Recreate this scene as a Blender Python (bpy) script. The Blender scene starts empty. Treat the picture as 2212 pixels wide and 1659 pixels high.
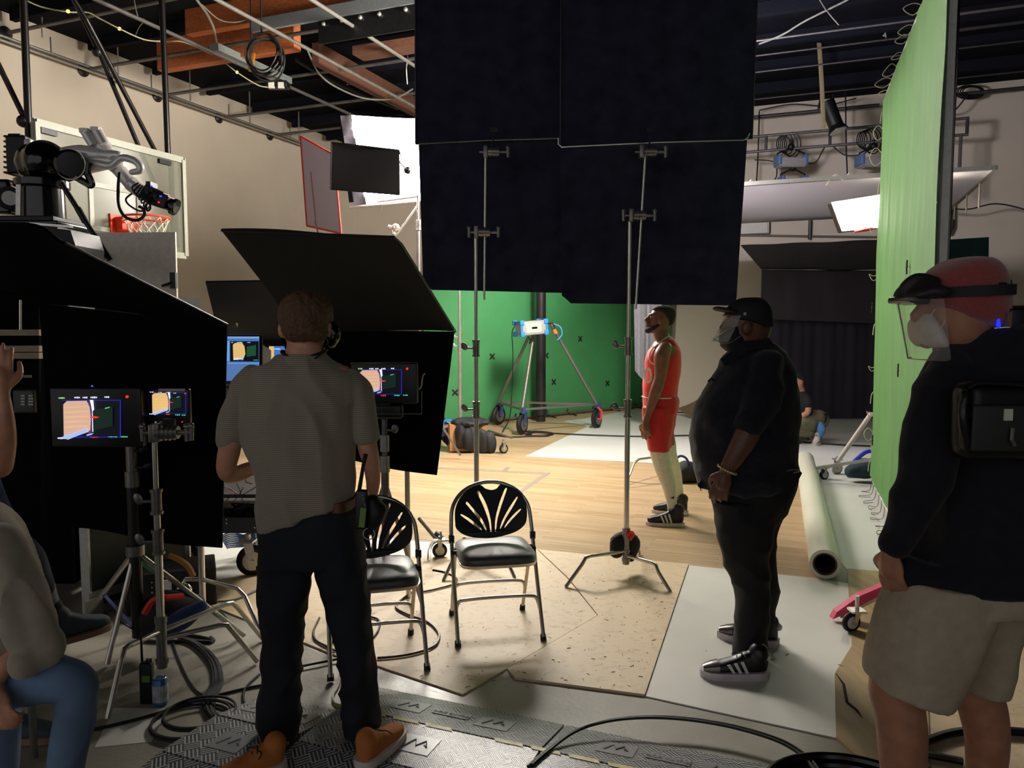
import bpy, math, random
from mathutils import Vector, Matrix, noise
random.seed(7)
V = Vector
SC = bpy.context.scene
COL = SC.collection
# ---------------------------------------------------------------- camera
F = 1660.0; CX, CY = 1106.0, 829.5; CH = 1.70; PITCH = math.atan(124.5/1660.0)
cd = bpy.data.cameras.new('camera'); cam = bpy.data.objects.new('camera', cd); COL.objects.link(cam)
cam.location = (0, 0, CH); cam.rotation_euler = (math.pi/2-PITCH, 0, 0)
cd.sensor_width = 36.0; cd.lens = F/2212*36.0; cd.clip_start = .05; cd.clip_end = 100
SC.camera = cam
_S, _C = math.sin(PITCH), math.cos(PITCH)
def ray(px, py):
    a = (px-CX)/F; b = -(py-CY)/F
    return V((a, _C+b*_S, -_S+b*_C))
def P(px, py, Y):
    d = ray(px, py); k = Y/d.y
    return V((d.x*k, Y, CH+d.z*k))
def G(px, py, z=0.0):
    d = ray(px, py); k = (z-CH)/d.z
    return V((d.x*k, d.y*k, z))
def HP(px, py, p0, n):
    d = ray(px, py); o = V((0, 0, CH)); k = (V(p0)-o).dot(V(n))/d.dot(V(n))
    return o+d*k
def S(Y): return Y/F
# ---------------------------------------------------------------- world, exposure, light
w = bpy.data.worlds.new('world'); SC.world = w; w.use_nodes = True
w.node_tree.nodes['Background'].inputs[0].default_value = (.97, .97, 1.0, 1)
w.node_tree.nodes['Background'].inputs[1].default_value = .50
SC.view_settings.view_transform = 'Standard'; SC.view_settings.look = 'None'
SC.view_settings.gamma = 1; SC.view_settings.exposure = 0.0
try: SC.view_settings.use_curve_mapping = False
except Exception: pass
SC.cycles.max_bounces = 7; SC.cycles.transparent_max_bounces = 8
SC.cycles.use_denoising = True
def area(name, loc, aim, sx, sy, power, col=(1, 1, 1)):
    l = bpy.data.lights.new(name, 'AREA'); l.shape = 'RECTANGLE'; l.size = sx; l.size_y = sy; l.energy = power; l.color = col
    o = bpy.data.objects.new(name, l); COL.objects.link(o); o.location = loc
    o.rotation_euler = (V(aim)-V(loc)).to_track_quat('-Z', 'Y').to_euler()
    return o
SOFT_A = P(735, 250, 9.3); SOFT_B = P(1180, 225, 9.9)      # top corners of the big softbox
SOFT_DN = V((.03, .30, -1.02))
EMIT_SOFT = 62.0; EMIT_LED = 30.0
# ---------------------------------------------------------------- materials
def lin(c):
    if isinstance(c, str): c = tuple(int(c[i:i+2], 16) for i in (0, 2, 4))
    return tuple(((x/255/12.92) if x/255 <= .04045 else ((x/255+.055)/1.055)**2.4) for x in c)
MATS = {}
def mat(name, col=(128, 128, 128), rough=.6, metal=0.0, var=0.08, scale=30.0, bump=0.0, bscale=None, emit=0, ecol=None, alpha=None, trans=0, spec=None, stretch=None, sheen=0):
    if name in MATS: return MATS[name]
    m = bpy.data.materials.new(name); MATS[name] = m; m.use_nodes = True
    nt = m.node_tree; b = nt.nodes['Principled BSDF']; c = lin(col)
    b.inputs['Base Color'].default_value = (*c, 1); b.inputs['Roughness'].default_value = rough; b.inputs['Metallic'].default_value = metal
    if spec is not None: b.inputs['Specular IOR Level'].default_value = spec
    if sheen: b.inputs['Sheen Weight'].default_value = sheen; b.inputs['Sheen Roughness'].default_value = .5
    if emit:
        b.inputs['Emission Color'].default_value = (*(lin(ecol) if ecol else c), 1); b.inputs['Emission Strength'].default_value = emit
    if trans: b.inputs['Transmission Weight'].default_value = trans; b.inputs['IOR'].default_value = 1.45
    if alpha is not None: b.inputs['Alpha'].default_value = alpha
    if var or bump:
        tc = nt.nodes.new('ShaderNodeTexCoord'); mp = nt.nodes.new('ShaderNodeMapping'); nt.links.new(tc.outputs['Object'], mp.inputs[0])
        if stretch: mp.inputs['Scale'].default_value = stretch
        n = nt.nodes.new('ShaderNodeTexNoise'); n.inputs['Scale'].default_value = scale; n.inputs['Detail'].default_value = 4
        nt.links.new(mp.outputs[0], n.inputs['Vector'])
        if var:
            r = nt.nodes.new('ShaderNodeValToRGB'); r.color_ramp.elements[0].position = .3; r.color_ramp.elements[1].position = .7
            r.color_ramp.elements[0].color = (*[x*(1-var) for x in c], 1); r.color_ramp.elements[1].color = (*[min(1, x*(1+var)) for x in c], 1)
            nt.links.new(n.outputs[0], r.inputs[0]); nt.links.new(r.outputs[0], b.inputs['Base Color'])
        if bump:
            n2 = n
            if bscale:
                n2 = nt.nodes.new('ShaderNodeTexNoise'); n2.inputs['Scale'].default_value = bscale; n2.inputs['Detail'].default_value = 3
                nt.links.new(mp.outputs[0], n2.inputs['Vector'])
            bp = nt.nodes.new('ShaderNodeBump'); bp.inputs['Strength'].default_value = bump; bp.inputs['Distance'].default_value = .01
            nt.links.new(n2.outputs[0], bp.inputs['Height']); nt.links.new(bp.outputs[0], b.inputs['Normal'])
    return m
def nodes(m): return m.node_tree.nodes, m.node_tree.links, m.node_tree.nodes['Principled BSDF']
# ---------------------------------------------------------------- mesh builder
def smooth_pts(pts, n=6):
    pts = [V(p) for p in pts]
    if len(pts) < 3: return pts
    out = []
    for i in range(len(pts)-1):
        p0 = pts[max(i-1, 0)]; p1 = pts[i]; p2 = pts[i+1]; p3 = pts[min(i+2, len(pts)-1)]
        for k in range(n):
            t = k/n
            out.append(.5*((2*p1)+(p2-p0)*t+(2*p0-5*p1+4*p2-p3)*t*t+(3*p1-p0-3*p2+p3)*t**3))
    out.append(pts[-1]); return out
def frame(d, hint=None):
    d = V(d).normalized(); h = V(hint) if hint else (V((0, 0, 1)) if abs(d.z) < .9 else V((0, 1, 0)))
    a = h.cross(d).normalized(); b = d.cross(a).normalized()
    return a, b, d
class M:
    def __init__(s): s.v = []; s.f = []; s.mi = []; s.cur = 0
    def face(s, idx): s.f.append(tuple(idx)); s.mi.append(s.cur)
    def box(s, c, size, R=None, bev=0.0):
        c = V(c); hx, hy, hz = size[0]/2, size[1]/2, size[2]/2; R = R or Matrix.Identity(3)
        if bev > 0:
            bev = min(bev, hx*.99, hy*.99, hz*.99); n = 3
            # rounded box: sphere octants pushed apart
            o = len(s.v); nu, nv = 4*n, 2*n
            for j in range(nv+2):
                jj = j if j <= n else j-1
                th = math.pi*jj/nv; sz = 1 if j <= n else -1
                for i in range(nu+4):
                    q = i//(n+1); ii = i-q
                    ph = 2*math.pi*ii/nu; sx = (1, -1, -1, 1)[q]; sy = (1, 1, -1, -1)[q]
                    p = V((sx*(hx-bev)+bev*math.sin(th)*math.cos(ph), sy*(hy-bev)+bev*math.sin(th)*math.sin(ph), sz*(hz-bev)+bev*math.cos(th)))
                    s.v.append(c+R@p)
            W = nu+4
            for j in range(nv+1):
                for i in range(W):
                    a = o+j*W+i; b = o+j*W+(i+1) % W; s.face((a, a+W, b+W, b))
            s.face([o+i for i in range(W)]); s.face([o+(nv+1)*W+W-1-i for i in range(W)])
            return s
        o = len(s.v)
        for x in (-hx, hx):
            for y in (-hy, hy):
                for z in (-hz, hz): s.v.append(c+R@V((x, y, z)))
        for q in ((0, 1, 3, 2), (4, 6, 7, 5), (0, 4, 5, 1), (2, 3, 7, 6), (0, 2, 6, 4), (1, 5, 7, 3)): s.face([o+k for k in q])
        return s
    def beam(s, p0, p1, w, h, up=None):
        p0, p1 = V(p0), V(p1); a, b, d = frame(p1-p0, up); R = Matrix((a, b, d)).transposed()
        return s.box((p0+p1)/2, (w, h, (p1-p0).length), R)
    def cyl(s, p0, p1, r0, r1=None, n=12, caps=True):
        r1 = r0 if r1 is None else r1; p0, p1 = V(p0), V(p1); a, b, d = frame(p1-p0); o = len(s.v)
        for p, r in ((p0, r0), (p1, r1)):
            for i in range(n):
                t = 2*math.pi*i/n; s.v.append(p+a*(r*math.cos(t))+b*(r*math.sin(t)))
        for i in range(n): s.face((o+i, o+(i+1) % n, o+n+(i+1) % n, o+n+i))
        if caps: s.face([o+n-1-i for i in range(n)]); s.face([o+n+i for i in range(n)])
        return s
    def tube(s, pts, r, n=8, closed=False):
        pts = [V(p) for p in pts]; N = len(pts); rr = r if isinstance(r, (list, tuple)) else [r]*N; o = len(s.v)
        t0 = (pts[1]-pts[0]).normalized(); a, b, _ = frame(t0)
        for i, p in enumerate(pts):
            if closed: t = (pts[(i+1) % N]-pts[i-1]).normalized()
            else: t = (pts[min(i+1, N-1)]-pts[max(i-1, 0)]).normalized()
            a = (a-t*a.dot(t)).normalized(); b = t.cross(a)
            for k in range(n):
                q = 2*math.pi*k/n; s.v.append(p+a*(rr[i]*math.cos(q))+b*(rr[i]*math.sin(q)))
        for i in range(N if closed else N-1):
            for k in range(n):
                A = o+i*n+k; B = o+i*n+(k+1) % n; j = (i+1) % N; s.face((A, B, o+j*n+(k+1) % n, o+j*n+k))
        if not closed: s.face([o+n-1-k for k in range(n)]); s.face([o+(N-1)*n+k for k in range(n)])
        return s
    def lathe(s, p0, axis, prof, n=20, caps=True):
        a, b, d = frame(axis); p0 = V(p0); o = len(s.v)
        for (h, r) in prof:
            for i in range(n):
                t = 2*math.pi*i/n; s.v.append(p0+d*h+a*(r*math.cos(t))+b*(r*math.sin(t)))
        for j in range(len(prof)-1):
            for i in range(n): s.face((o+j*n+i, o+j*n+(i+1) % n, o+(j+1)*n+(i+1) % n, o+(j+1)*n+i))
        if caps and prof[0][1] > 0: s.face([o+n-1-i for i in range(n)])
        if caps and prof[-1][1] > 0: s.face([o+(len(prof)-1)*n+i for i in range(n)])
        return s
    def ell(s, c, r, R=None, nu=16, nv=10):
        c = V(c); r = (r, r, r) if not isinstance(r, (tuple, list)) else r; R = R or Matrix.Identity(3); o = len(s.v)
        for j in range(1, nv):
            th = math.pi*j/nv
            for i in range(nu):
                ph = 2*math.pi*i/nu; s.v.append(c+R@V((r[0]*math.sin(th)*math.cos(ph), r[1]*math.sin(th)*math.sin(ph), r[2]*math.cos(th))))
        for j in range(nv-2):
            for i in range(nu): s.face((o+j*nu+i, o+(j+1)*nu+i, o+(j+1)*nu+(i+1) % nu, o+j*nu+(i+1) % nu))
        s.v.append(c+R@V((0, 0, r[2]))); s.v.append(c-R@V((0, 0, r[2]))); T = len(s.v)-2
        for i in range(nu): s.face((T, o+i, o+(i+1) % nu)); s.face((T+1, o+(nv-2)*nu+(i+1) % nu, o+(nv-2)*nu+i))
        return s
    def prism(s, poly, off):        # planar polygon of world points, extruded by vector off
        o = len(s.v); n = len(poly); off = V(off)
        for p in poly: s.v.append(V(p))
        for p in poly: s.v.append(V(p)+off)
        s.face([o+i for i in range(n)]); s.face([o+n+n-1-i for i in range(n)])
        for i in range(n): s.face((o+(i+1) % n, o+i, o+n+i, o+n+(i+1) % n))
        return s
    def patch(s, a, b, c, d, nu=16, nv=16, th=.004, fn=None):   # a-b top edge, d-c bottom edge
        a, b, c, d = map(V, (a, b, c, d)); nrm = (b-a).cross(d-a).normalized(); o = len(s.v)
        for side in (0, 1):
            for j in range(nv+1):
                for i in range(nu+1):
                    u, v = i/nu, j/nv; p = (a*(1-u)+b*u)*(1-v)+(d*(1-u)+c*u)*v
                    if fn: p = p+fn(u, v, nrm)
                    s.v.append(p+nrm*(th if side else 0))
        W = nu+1; H = W*(nv+1)
        for j in range(nv):
            for i in range(nu):
                q = o+j*W+i; s.face((q, q+1, q+W+1, q+W)); s.face((q+H, q+H+W, q+H+W+1, q+H+1))
        for i in range(nu):
            q = o+i; s.face((q+1, q, q+H, q+H+1)); q = o+nv*W+i; s.face((q, q+1, q+H+1, q+H))
        for j in range(nv):
            q = o+j*W; s.face((q, q+W, q+W+H, q+H)); q = o+j*W+nu; s.face((q+W, q, q+H, q+W+H))
        return s
    def rings(s, rs, n=24, ex=2.0):   # rs: (centre, halfaxis1, halfaxis2)
        o = len(s.v)
        for (c, a, b) in rs:
            for i in range(n):
                t = 2*math.pi*i/n; ct, st = math.cos(t), math.sin(t)
                s.v.append(V(c)+V(a)*(math.copysign(abs(ct)**(2/ex), ct))+V(b)*(math.copysign(abs(st)**(2/ex), st)))
        for j in range(len(rs)-1):
            for i in range(n): s.face((o+j*n+i, o+j*n+(i+1) % n, o+(j+1)*n+(i+1) % n, o+(j+1)*n+i))
        s.face([o+n-1-i for i in range(n)]); s.face([o+(len(rs)-1)*n+i for i in range(n)])
        return s
    def prof(s, Y, rows, n=28, ex=2.2, sub=4):   # rows: (py, xl, xr, half depth m, dy m) -> horizontal elliptic rings
        rows = [tuple(r)+(0,)*(5-len(r)) for r in rows]
        if sub > 1 and len(rows) > 2:
            A = smooth_pts([V((r[0], r[1], r[2])) for r in rows], sub); B = smooth_pts([V((r[3], r[4], 0)) for r in rows], sub)
            rows = [(p.x, p.y, p.z, q.x, q.y) for p, q in zip(A, B)]
        rs = []
        for (py, xl, xr, hd, dy) in rows:
            c = P((xl+xr)/2, py, Y+dy); rs.append((c, V(((xr-xl)/2*S(Y+dy), 0, 0)), V((0, max(hd, .004), 0))))
        return s.rings(rs, n, ex)
    def limb(s, Y, pts, n=16, sub=5, flat=1.0):     # pts: (px, py, r px, dy m)
        A = smooth_pts([P(p[0], p[1], Y+p[3]) for p in pts], sub); B = smooth_pts([V((p[2]*S(Y+p[3]), 0, 0)) for p in pts], sub)
        r = [max(.003, b.x) for b in B]
        s.tube(A, r, n); s.ell(A[0], r[0], nu=n, nv=8); s.ell(A[-1], r[-1], nu=n, nv=8)
        return s
    def chain(s, pts, rad, n=10, sub=4):
        A = smooth_pts(pts, sub); B = smooth_pts([V((x, 0, 0)) for x in rad], sub); r = [max(.001, b.x) for b in B]
        s.tube(A, r, n); s.ell(A[0], r[0], nu=n, nv=6); s.ell(A[-1], r[-1], nu=n, nv=6)
        return s
    def mesh(s, name, off=V((0, 0, 0))):
        me = bpy.data.meshes.new(name); me.from_pydata([tuple(p-off) for p in s.v], [], s.f)
        if any(s.mi):
            me.polygons.foreach_set('material_index', s.mi)
        me.update(); return me
def organic(m, voxel=.006, it=6, fn=None, fac=.5):
    """voxel-remesh the overlapping shapes in m into one continuous surface"""
    me = m.mesh('tmp'); ob = bpy.data.objects.new('tmp', me); COL.objects.link(ob)
    r = ob.modifiers.new('r', 'REMESH'); r.mode = 'VOXEL'; r.voxel_size = voxel
    sm = ob.modifiers.new('s', 'SMOOTH'); sm.factor = fac; sm.iterations = it
    dg = bpy.context.evaluated_depsgraph_get(); dg.update()
    ev = ob.evaluated_get(dg); res = bpy.data.meshes.new_from_object(ev)
    if fn:
        vs = res.vertices; ns = [V(x.normal) for x in vs]
        for i, x in enumerate(vs):
            x.co = x.co+ns[i]*fn(x.co)
    out = M(); out.v = [V(x.co) for x in res.vertices]; out.f = [tuple(p.vertices) for p in res.polygons]; out.mi = [0]*len(out.f)
    bpy.data.objects.remove(ob); bpy.data.meshes.remove(me); bpy.data.meshes.remove(res)
    return out
def folds(amp=.006, sc=(6, 6, 2.2), amp2=.0, seed=0):
    def fn(p):
        q = V((p.x*sc[0]+seed, p.y*sc[1], p.z*sc[2])); a = noise.noise(q)
        q2 = V((p.x*18+seed, p.y*18, p.z*18)); return amp*(1-2.2*abs(a))+amp2*noise.noise(q2)
    return fn
# ---------------------------------------------------------------- object makers
WL = {}
def props(o, label=None, cat=None, group=None, kind=None):
    if label: o['label'] = label
    if cat: o['category'] = cat
    if group: o['group'] = group
    if kind: o['kind'] = kind
def thing(name, label, cat, loc=(0, 0, 0), group=None):
    o = bpy.data.objects.new(name, None); COL.objects.link(o); o.empty_display_size = .1; o.location = loc; WL[o.name] = V(loc)
    props(o, label, cat, group); return o
def add(name, m, mats, parent=None, smooth=True, label=None, cat=None, group=None, kind=None, ang=40):
    if parent is not None: off = WL[parent.name]
    else:
        xs = [p.x for p in m.v]; ys = [p.y for p in m.v]; zs = [p.z for p in m.v]
        off = V(((min(xs)+max(xs))/2, (min(ys)+max(ys))/2, min(zs)))
    me = m.mesh(name, off); o = bpy.data.objects.new(name, me); COL.objects.link(o)
    for x in (mats if isinstance(mats, (list, tuple)) else [mats]): me.materials.append(x)
    if smooth:
        me.polygons.foreach_set('use_smooth', [True]*len(me.polygons))
        if ang: me.set_sharp_from_angle(angle=math.radians(ang))
    if parent is not None: o.parent = parent; WL[o.name] = off.copy()
    else: o.location = off; WL[o.name] = off
    props(o, label, cat, group, kind); return o
def dup(root, loc, rotz=0, label=None, group=None):
    def cp(o, par):
        c = o.copy(); COL.objects.link(c); c.parent = par; WL[c.name] = V(loc)
        for ch in [x for x in bpy.data.objects if x.parent == o]: cp(ch, c)
        return c
    r = cp(root, None); r.location = loc; r.rotation_euler = (0, 0, rotz)
    if label: r['label'] = label
    if group: r['group'] = group
    return r
def thin(m_, col):        # cloth thin enough to let light through
    nn, ll, b = nodes(m_); t = nn.new('ShaderNodeBsdfTranslucent'); t.inputs[0].default_value = (*lin(col), 1); mx = nn.new('ShaderNodeMixShader'); mx.inputs[0].default_value = .5
    ll.new(b.outputs[0], mx.inputs[1]); ll.new(t.outputs[0], mx.inputs[2]); ll.new(mx.outputs[0], nn['Material Output'].inputs['Surface']); return m_
# common materials
BLACKCLOTH = mat('black_duvetyne', (11, 11, 14), .95, var=.3, scale=60, bump=.2, spec=.08)
BLACKCLOTH2 = mat('black_serge', (44, 44, 60), .9, var=.3, scale=8, bump=.2, spec=.1)
CHROME = mat('chrome', (205, 200, 192), .25, .82, var=.1, scale=12)
STEEL = mat('steel', (134, 130, 126), .38, .75, var=.15, scale=20)
DARKSTEEL = mat('dark_steel', (38, 37, 38), .45, .6, var=.2, scale=20)
BLACKPL = mat('black_plastic', (13, 13, 14), .42, var=.2)
RUBBER = mat('rubber', (14, 13, 13), .6, var=.2)
WHITEP = mat('white_plastic', (215, 212, 205), .5, var=.05)
ALU = mat('aluminium', (185, 182, 176), .4, .85, var=.1, scale=40)
SKIN_L = mat('light_skin', (200, 142, 113), .5, var=.12, scale=25, bump=.15, bscale=160)
SKIN_D = mat('brown_skin', (104, 66, 48), .45, var=.15, scale=25, bump=.15, bscale=160)
SKIN_P = mat('tan_brown_skin', (126, 82, 60), .42, var=.15, scale=25, bump=.12, bscale=160)
# ================================================================ SETTING
HC = 6.2
AX = V((.3716, .9284, 0)); BX = V((.9284, -.3716, 0)); UP = V((0, 0, 1))
LW = V((-7.31, 11.34, 0)); BW = V((4.96, 16.15, 0))
NL = BX.copy(); NB = AX.copy()
def onL(px, py, d=0.0): return HP(px, py, LW+BX*d, NL)      # on the left wall (d metres off it)
def onB(px, py, d=0.0): return HP(px, py, BW-AX*d, NB)      # on the back wall
def room(a, b, z=0.0):   # room coordinates: a along the left wall, b away from it
    return V((LW.x, LW.y, 0))+AX*a+BX*b+UP*z
COR_A = (BW-LW).dot(AX)
WALL = mat('studio_wall_paint', (196, 184, 166), .8, var=.04, scale=1.5, bump=.08, bscale=60)
CEIL = mat('black_ceiling_paint', (16, 16, 22), .9, spec=.08, var=.25, scale=3, bump=.2, bscale=30)
CONC = mat('concrete_floor', (150, 145, 132), .55, var=.16, scale=2.2, bump=.15, bscale=40)
def concrete():
    nn, ll, b = nodes(CONC)
    n = nn.new('ShaderNodeTexNoise'); n.inputs['Scale'].default_value = .8; n.inputs['Detail'].default_value = 8
    tc = nn.new('ShaderNodeTexCoord'); ll.new(tc.outputs['Object'], n.inputs['Vector'])
    r = nn.new('ShaderNodeMapRange'); r.inputs[1].default_value = .3; r.inputs[2].default_value = .7; r.inputs[3].default_value = .32; r.inputs[4].default_value = .7
    ll.new(n.outputs[0], r.inputs[0]); ll.new(r.outputs[0], b.inputs['Roughness'])
concrete()
add('floor', M().prism([room(-13.5, 0), room(-13.5, 18), room(COR_A+.3, 18), room(COR_A+.3, -.0)], (0, 0, -.15)), CONC, kind='structure', smooth=False)
add('wall_left', M().prism([room(-13.5, 0), room(COR_A, 0), room(COR_A, -.25), room(-13.5, -.25)], (0, 0, HC)), WALL, kind='structure', smooth=False)
add('wall_back', M().prism([room(COR_A, -.25), room(COR_A, 18.2), room(COR_A+.25, 18.2), room(COR_A+.25, -.25)], (0, 0, HC)), WALL, kind='structure', smooth=False)
add('wall_right', M().prism([room(-13.5, 18), room(COR_A, 18), room(COR_A, 18.2), room(-13.5, 18.2)], (0, 0, HC)), mat('dark_wall_paint', (60, 58, 56), .8), kind='structure', smooth=False)
c = M(); c.prism([room(-13.5, -.25, HC), room(-13.5, 18.2, HC), room(COR_A+.25, 18.2, HC), room(COR_A+.25, -.25, HC)], (0, 0, .2))
add('ceiling', c, CEIL, kind='structure', smooth=False)
# ---- roof joists and glued timber beams under the black deck
joist = M(); joist.box((0, 0, 0), (.10, 1, .24))
WOODBEAM = mat('orange_timber', (168, 92, 48), .6, var=.25, scale=3, stretch=(1, 14, 14), bump=.1)
WOODDARK = mat('old_brown_timber', (92, 58, 42), .7, var=.25, scale=3, stretch=(1, 10, 10), bump=.1)
def bbeam(name, a, b0, b1, z0, z1, w, m_, label, grp=None):     # a beam along direction B
    m = M(); m.prism([room(a, b0, z0), room(a, b1, z0), room(a, b1, z1), room(a, b0, z1)], AX*w)
    return add(name, m, m_, label=label, cat='beam', group=grp, smooth=False)
def fa(px, py, z):      # room coordinates (a, b) of a pixel at height z
    q = HP(px, py, (0, 0, z), (0, 0, 1))-LW; return q.dot(AX), q.dot(BX)
a0, b0 = fa(340, 152, 5.62); a1, b1 = fa(650, 112, 5.62)
B1 = bbeam('timber_beam', a0, b0, b1, 5.62, HC, .16, WOODBEAM, 'short deep orange timber beam end under the black ceiling beside the left wall')
a2, b2 = fa(545, 72, 5.70)
bbeam('timber_beam', a2+.02, b2-1.2, b2+7, 5.86, HC, .14, WOODBEAM, 'orange timber beam behind the long grey steel channel, at the top edge')
g = M(); q0 = fa(545, 72, 5.70); g.prism([room(q0[0], q0[1], 5.70), room(q0[0], q0[1]+7, 5.70), room(q0[0], q0[1]+7, 5.86), room(q0[0], q0[1], 5.86)], -AX*.05)
add('steel_channel', g, mat('grey_painted_steel', (132, 136, 138), .5, .3), label='long flat grey steel channel bolted along the orange timber beam', cat='channel', smooth=False)
d = M(); d.prism([room(q0[0], q0[1]+1.1, 5.40), room(q0[0], q0[1]+7, 5.40), room(q0[0], q0[1]+7, 5.69), room(q0[0], q0[1]+1.1, 5.69)], -AX*.03)
dk = add('bolted_plate', d, DARKSTEEL, label='dark steel plate with a row of bright bolts under the grey channel', cat='steel plate', smooth=False)
bm = M()
for k in range(9): bm.ell(room(q0[0]-.05, q0[1]+1.2+k*.28+(.1 if k > 3 else 0), 5.64), .03, nu=8, nv=6)
add('bolt_row', bm, CHROME, parent=dk, kind='stuff')
for k, (px, py, z) in enumerate([(800, 112, 5.6), (780, 108, 5.9)]):
    qa = fa(px, py, z); bbeam('timber_beam', qa[0]+.4*k, qa[1]-.3+k, qa[1]+5, z-.0, z+.12, .3, WOODDARK, ['thin brown timber beam just right of the orange beam end', 'second thin brown timber beam, above and behind the first'][k])
# long purlins in direction A (dark) and the brown diagonal one
pa, pb = fa(700, 150, 5.7)
m = M(); m.prism([room(pa-.3, pb, 5.68), room(pa+7, pb, 5.68), room(pa+7, pb, 6.0), room(pa-.3, pb, 6.0)], BX*.12)
add('timber_purlin', m, WOODDARK, label='brown timber purlin running back under the black deck, left of the big flags', cat='beam', smooth=False)
pm = M()
for k in range(1): pass
src = None
for k in range(13):
    a = 1.5+k*1.25-9.0
    if a > COR_A-.2: break
    m = M(); m.box((0, 0, 0), (17.5, .09, .18)); me = None
    if src is None:
        src = add('ceiling_joist', m, mat('black_painted_joist', (20, 21, 29), .9, spec=.08, var=.2), label='black painted ceiling joist of the dark deck', cat='joist', group='black ceiling joists', smooth=False)
        src.rotation_euler = (0, 0, math.atan2(BX.y, BX.x)); src.location = room(a, 9, HC-.19)
    else:
        o = src.copy(); COL.objects.link(o); o.location = room(a, 9, HC-.19)
# ================================================================ FLOOR COVERINGS
ROT = math.atan2(BX.y, BX.x)
def sheet(name, pix, z0, z1, m_, label, cat, smooth=False, **k):
    m = M(); pts = [G(x, y, 0) for x, y in pix]; m.prism([V((p.x, p.y, z0)) for p in pts], (0, 0, z1-z0))
    return add(name, m, m_, label=label, cat=cat, smooth=smooth, **k)
WOOD = mat('maple_strip_floor', (200, 166, 122), .33, var=0)
def woodfloor():
    nn, ll, b = nodes(WOOD); tc = nn.new('ShaderNodeTexCoord'); mp = nn.new('ShaderNodeMapping'); mp.inputs['Rotation'].default_value = (0, 0, -ROT)
    ll.new(tc.outputs['Object'], mp.inputs[0]); br = nn.new('ShaderNodeTexBrick')
    br.inputs['Scale'].default_value = 1; br.inputs['Brick Width'].default_value = .85; br.inputs['Row Height'].default_value = .068; br.inputs['Mortar Size'].default_value = .0022; br.inputs['Mortar Smooth'].default_value = .3
    br.inputs['Color1'].default_value = (*lin((196, 170, 134)), 1); br.inputs['Color2'].default_value = (*lin((178, 147, 110)), 1); br.inputs['Mortar'].default_value = (*lin((150, 122, 90)), 1); br.offset = .37
    ll.new(mp.outputs[0], br.inputs['Vector'])
    m2 = nn.new('ShaderNodeMapping'); m2.inputs['Scale'].default_value = (1.2, 26, 1); ll.new(mp.outputs[0], m2.inputs[0])
    n = nn.new('ShaderNodeTexNoise'); n.inputs['Scale'].default_value = 2.2; n.inputs['Detail'].default_value = 6; ll.new(m2.outputs[0], n.inputs['Vector'])
    mr = nn.new('ShaderNodeMapRange'); mr.inputs[1].default_value = .3; mr.inputs[2].default_value = .7; mr.inputs[3].default_value = .78; mr.inputs[4].default_value = 1.12; ll.new(n.outputs[0], mr.inputs[0])
    mx = nn.new('ShaderNodeVectorMath'); mx.operation = 'SCALE'; ll.new(br.outputs['Color'], mx.inputs[0]); ll.new(mr.outputs[0], mx.inputs['Scale']); ll.new(mx.outputs[0], b.inputs['Base Color'])
woodfloor()
VINYL = mat('white_vinyl', (206, 207, 200), .42, var=.05, scale=2, bump=.06, bscale=4)
VINYLG = mat('grey_white_vinyl', (216, 214, 205), .4, var=.05, scale=2, bump=.06, bscale=4)
CHIP = mat('chipboard', (205, 178, 138), .55, var=.12, scale=38, bump=.1)
def chips(m_, c0, c1):
    nn, ll, b = nodes(m_); tc = nn.new('ShaderNodeTexCoord'); v = nn.new('ShaderNodeTexVoronoi'); v.inputs['Scale'].default_value = 34; mp = nn.new('ShaderNodeMapping'); mp.inputs['Scale'].default_value = (1, 2.1, 1); mp.inputs['Rotation'].default_value = (0, 0, .9)
    n0 = nn.new('ShaderNodeTexNoise'); n0.inputs['Scale'].default_value = 18; n0.inputs['Detail'].default_value = 5
    ll.new(tc.outputs['Object'], n0.inputs['Vector']); ll.new(tc.outputs['Object'], mp.inputs[0]); ll.new(mp.outputs[0], v.inputs['Vector'])
    ad = nn.new('ShaderNodeMath'); ad.operation = 'MULTIPLY_ADD'; ll.new(v.outputs['Color'], ad.inputs[0]); ad.inputs[1].default_value = .35; ll.new(n0.outputs[0], ad.inputs[2])
    r = nn.new('ShaderNodeValToRGB'); r.color_ramp.elements[0].position = .38; r.color_ramp.elements[0].color = (*lin(c0), 1); r.color_ramp.elements[1].position = .62; r.color_ramp.elements[1].color = (*lin(c1), 1)
    ll.new(ad.outputs[0], r.inputs[0]); ll.new(r.outputs[0], b.inputs['Base Color'])
chips(CHIP, (188, 160, 122), (208, 186, 150))
sheet('vinyl_floor_sheet', [(1135, 986), (1271, 921), (1217, 910), (1266, 904), (1388, 880), (1700, 884), (1990, 899), (2230, 950), (1990, 1290), (1830, 1232), (1815, 1215), (1752, 1003), (1500, 1008), (1400, 1000)], 0, .004, VINYL, 'large white vinyl floor sheet spread at the back beyond the wood floor', 'floor covering')
sheet('wood_court_floor', [(380, 1112), (760, 1152), (1160, 1189), (1487, 1222), (1780, 1252), (1800, 1215), (1752, 1000), (1600, 880), (800, 860), (300, 960)], -.002, .002, WOOD, 'pale maple strip court flooring laid across the middle of the studio', 'floor covering')
sheet('vinyl_runner', [(400, 1140), (560, 1142), (985, 1178), (985, 1206), (560, 1238), (450, 1262), (380, 1275)], 0, .005, VINYL, 'white vinyl strip on the floor under the rolling cart wheels', 'floor covering')
sheet('chipboard_sheet', [(380, 1280), (560, 1232), (985, 1196), (1160, 1189), (1225, 1251), (1290, 1332), (1000, 1503), (812, 1440), (732, 1421), (648, 1387), (560, 1352)], 0, .008, CHIP, 'tan chipboard floor sheet under the two folding chairs', 'floor board')
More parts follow.
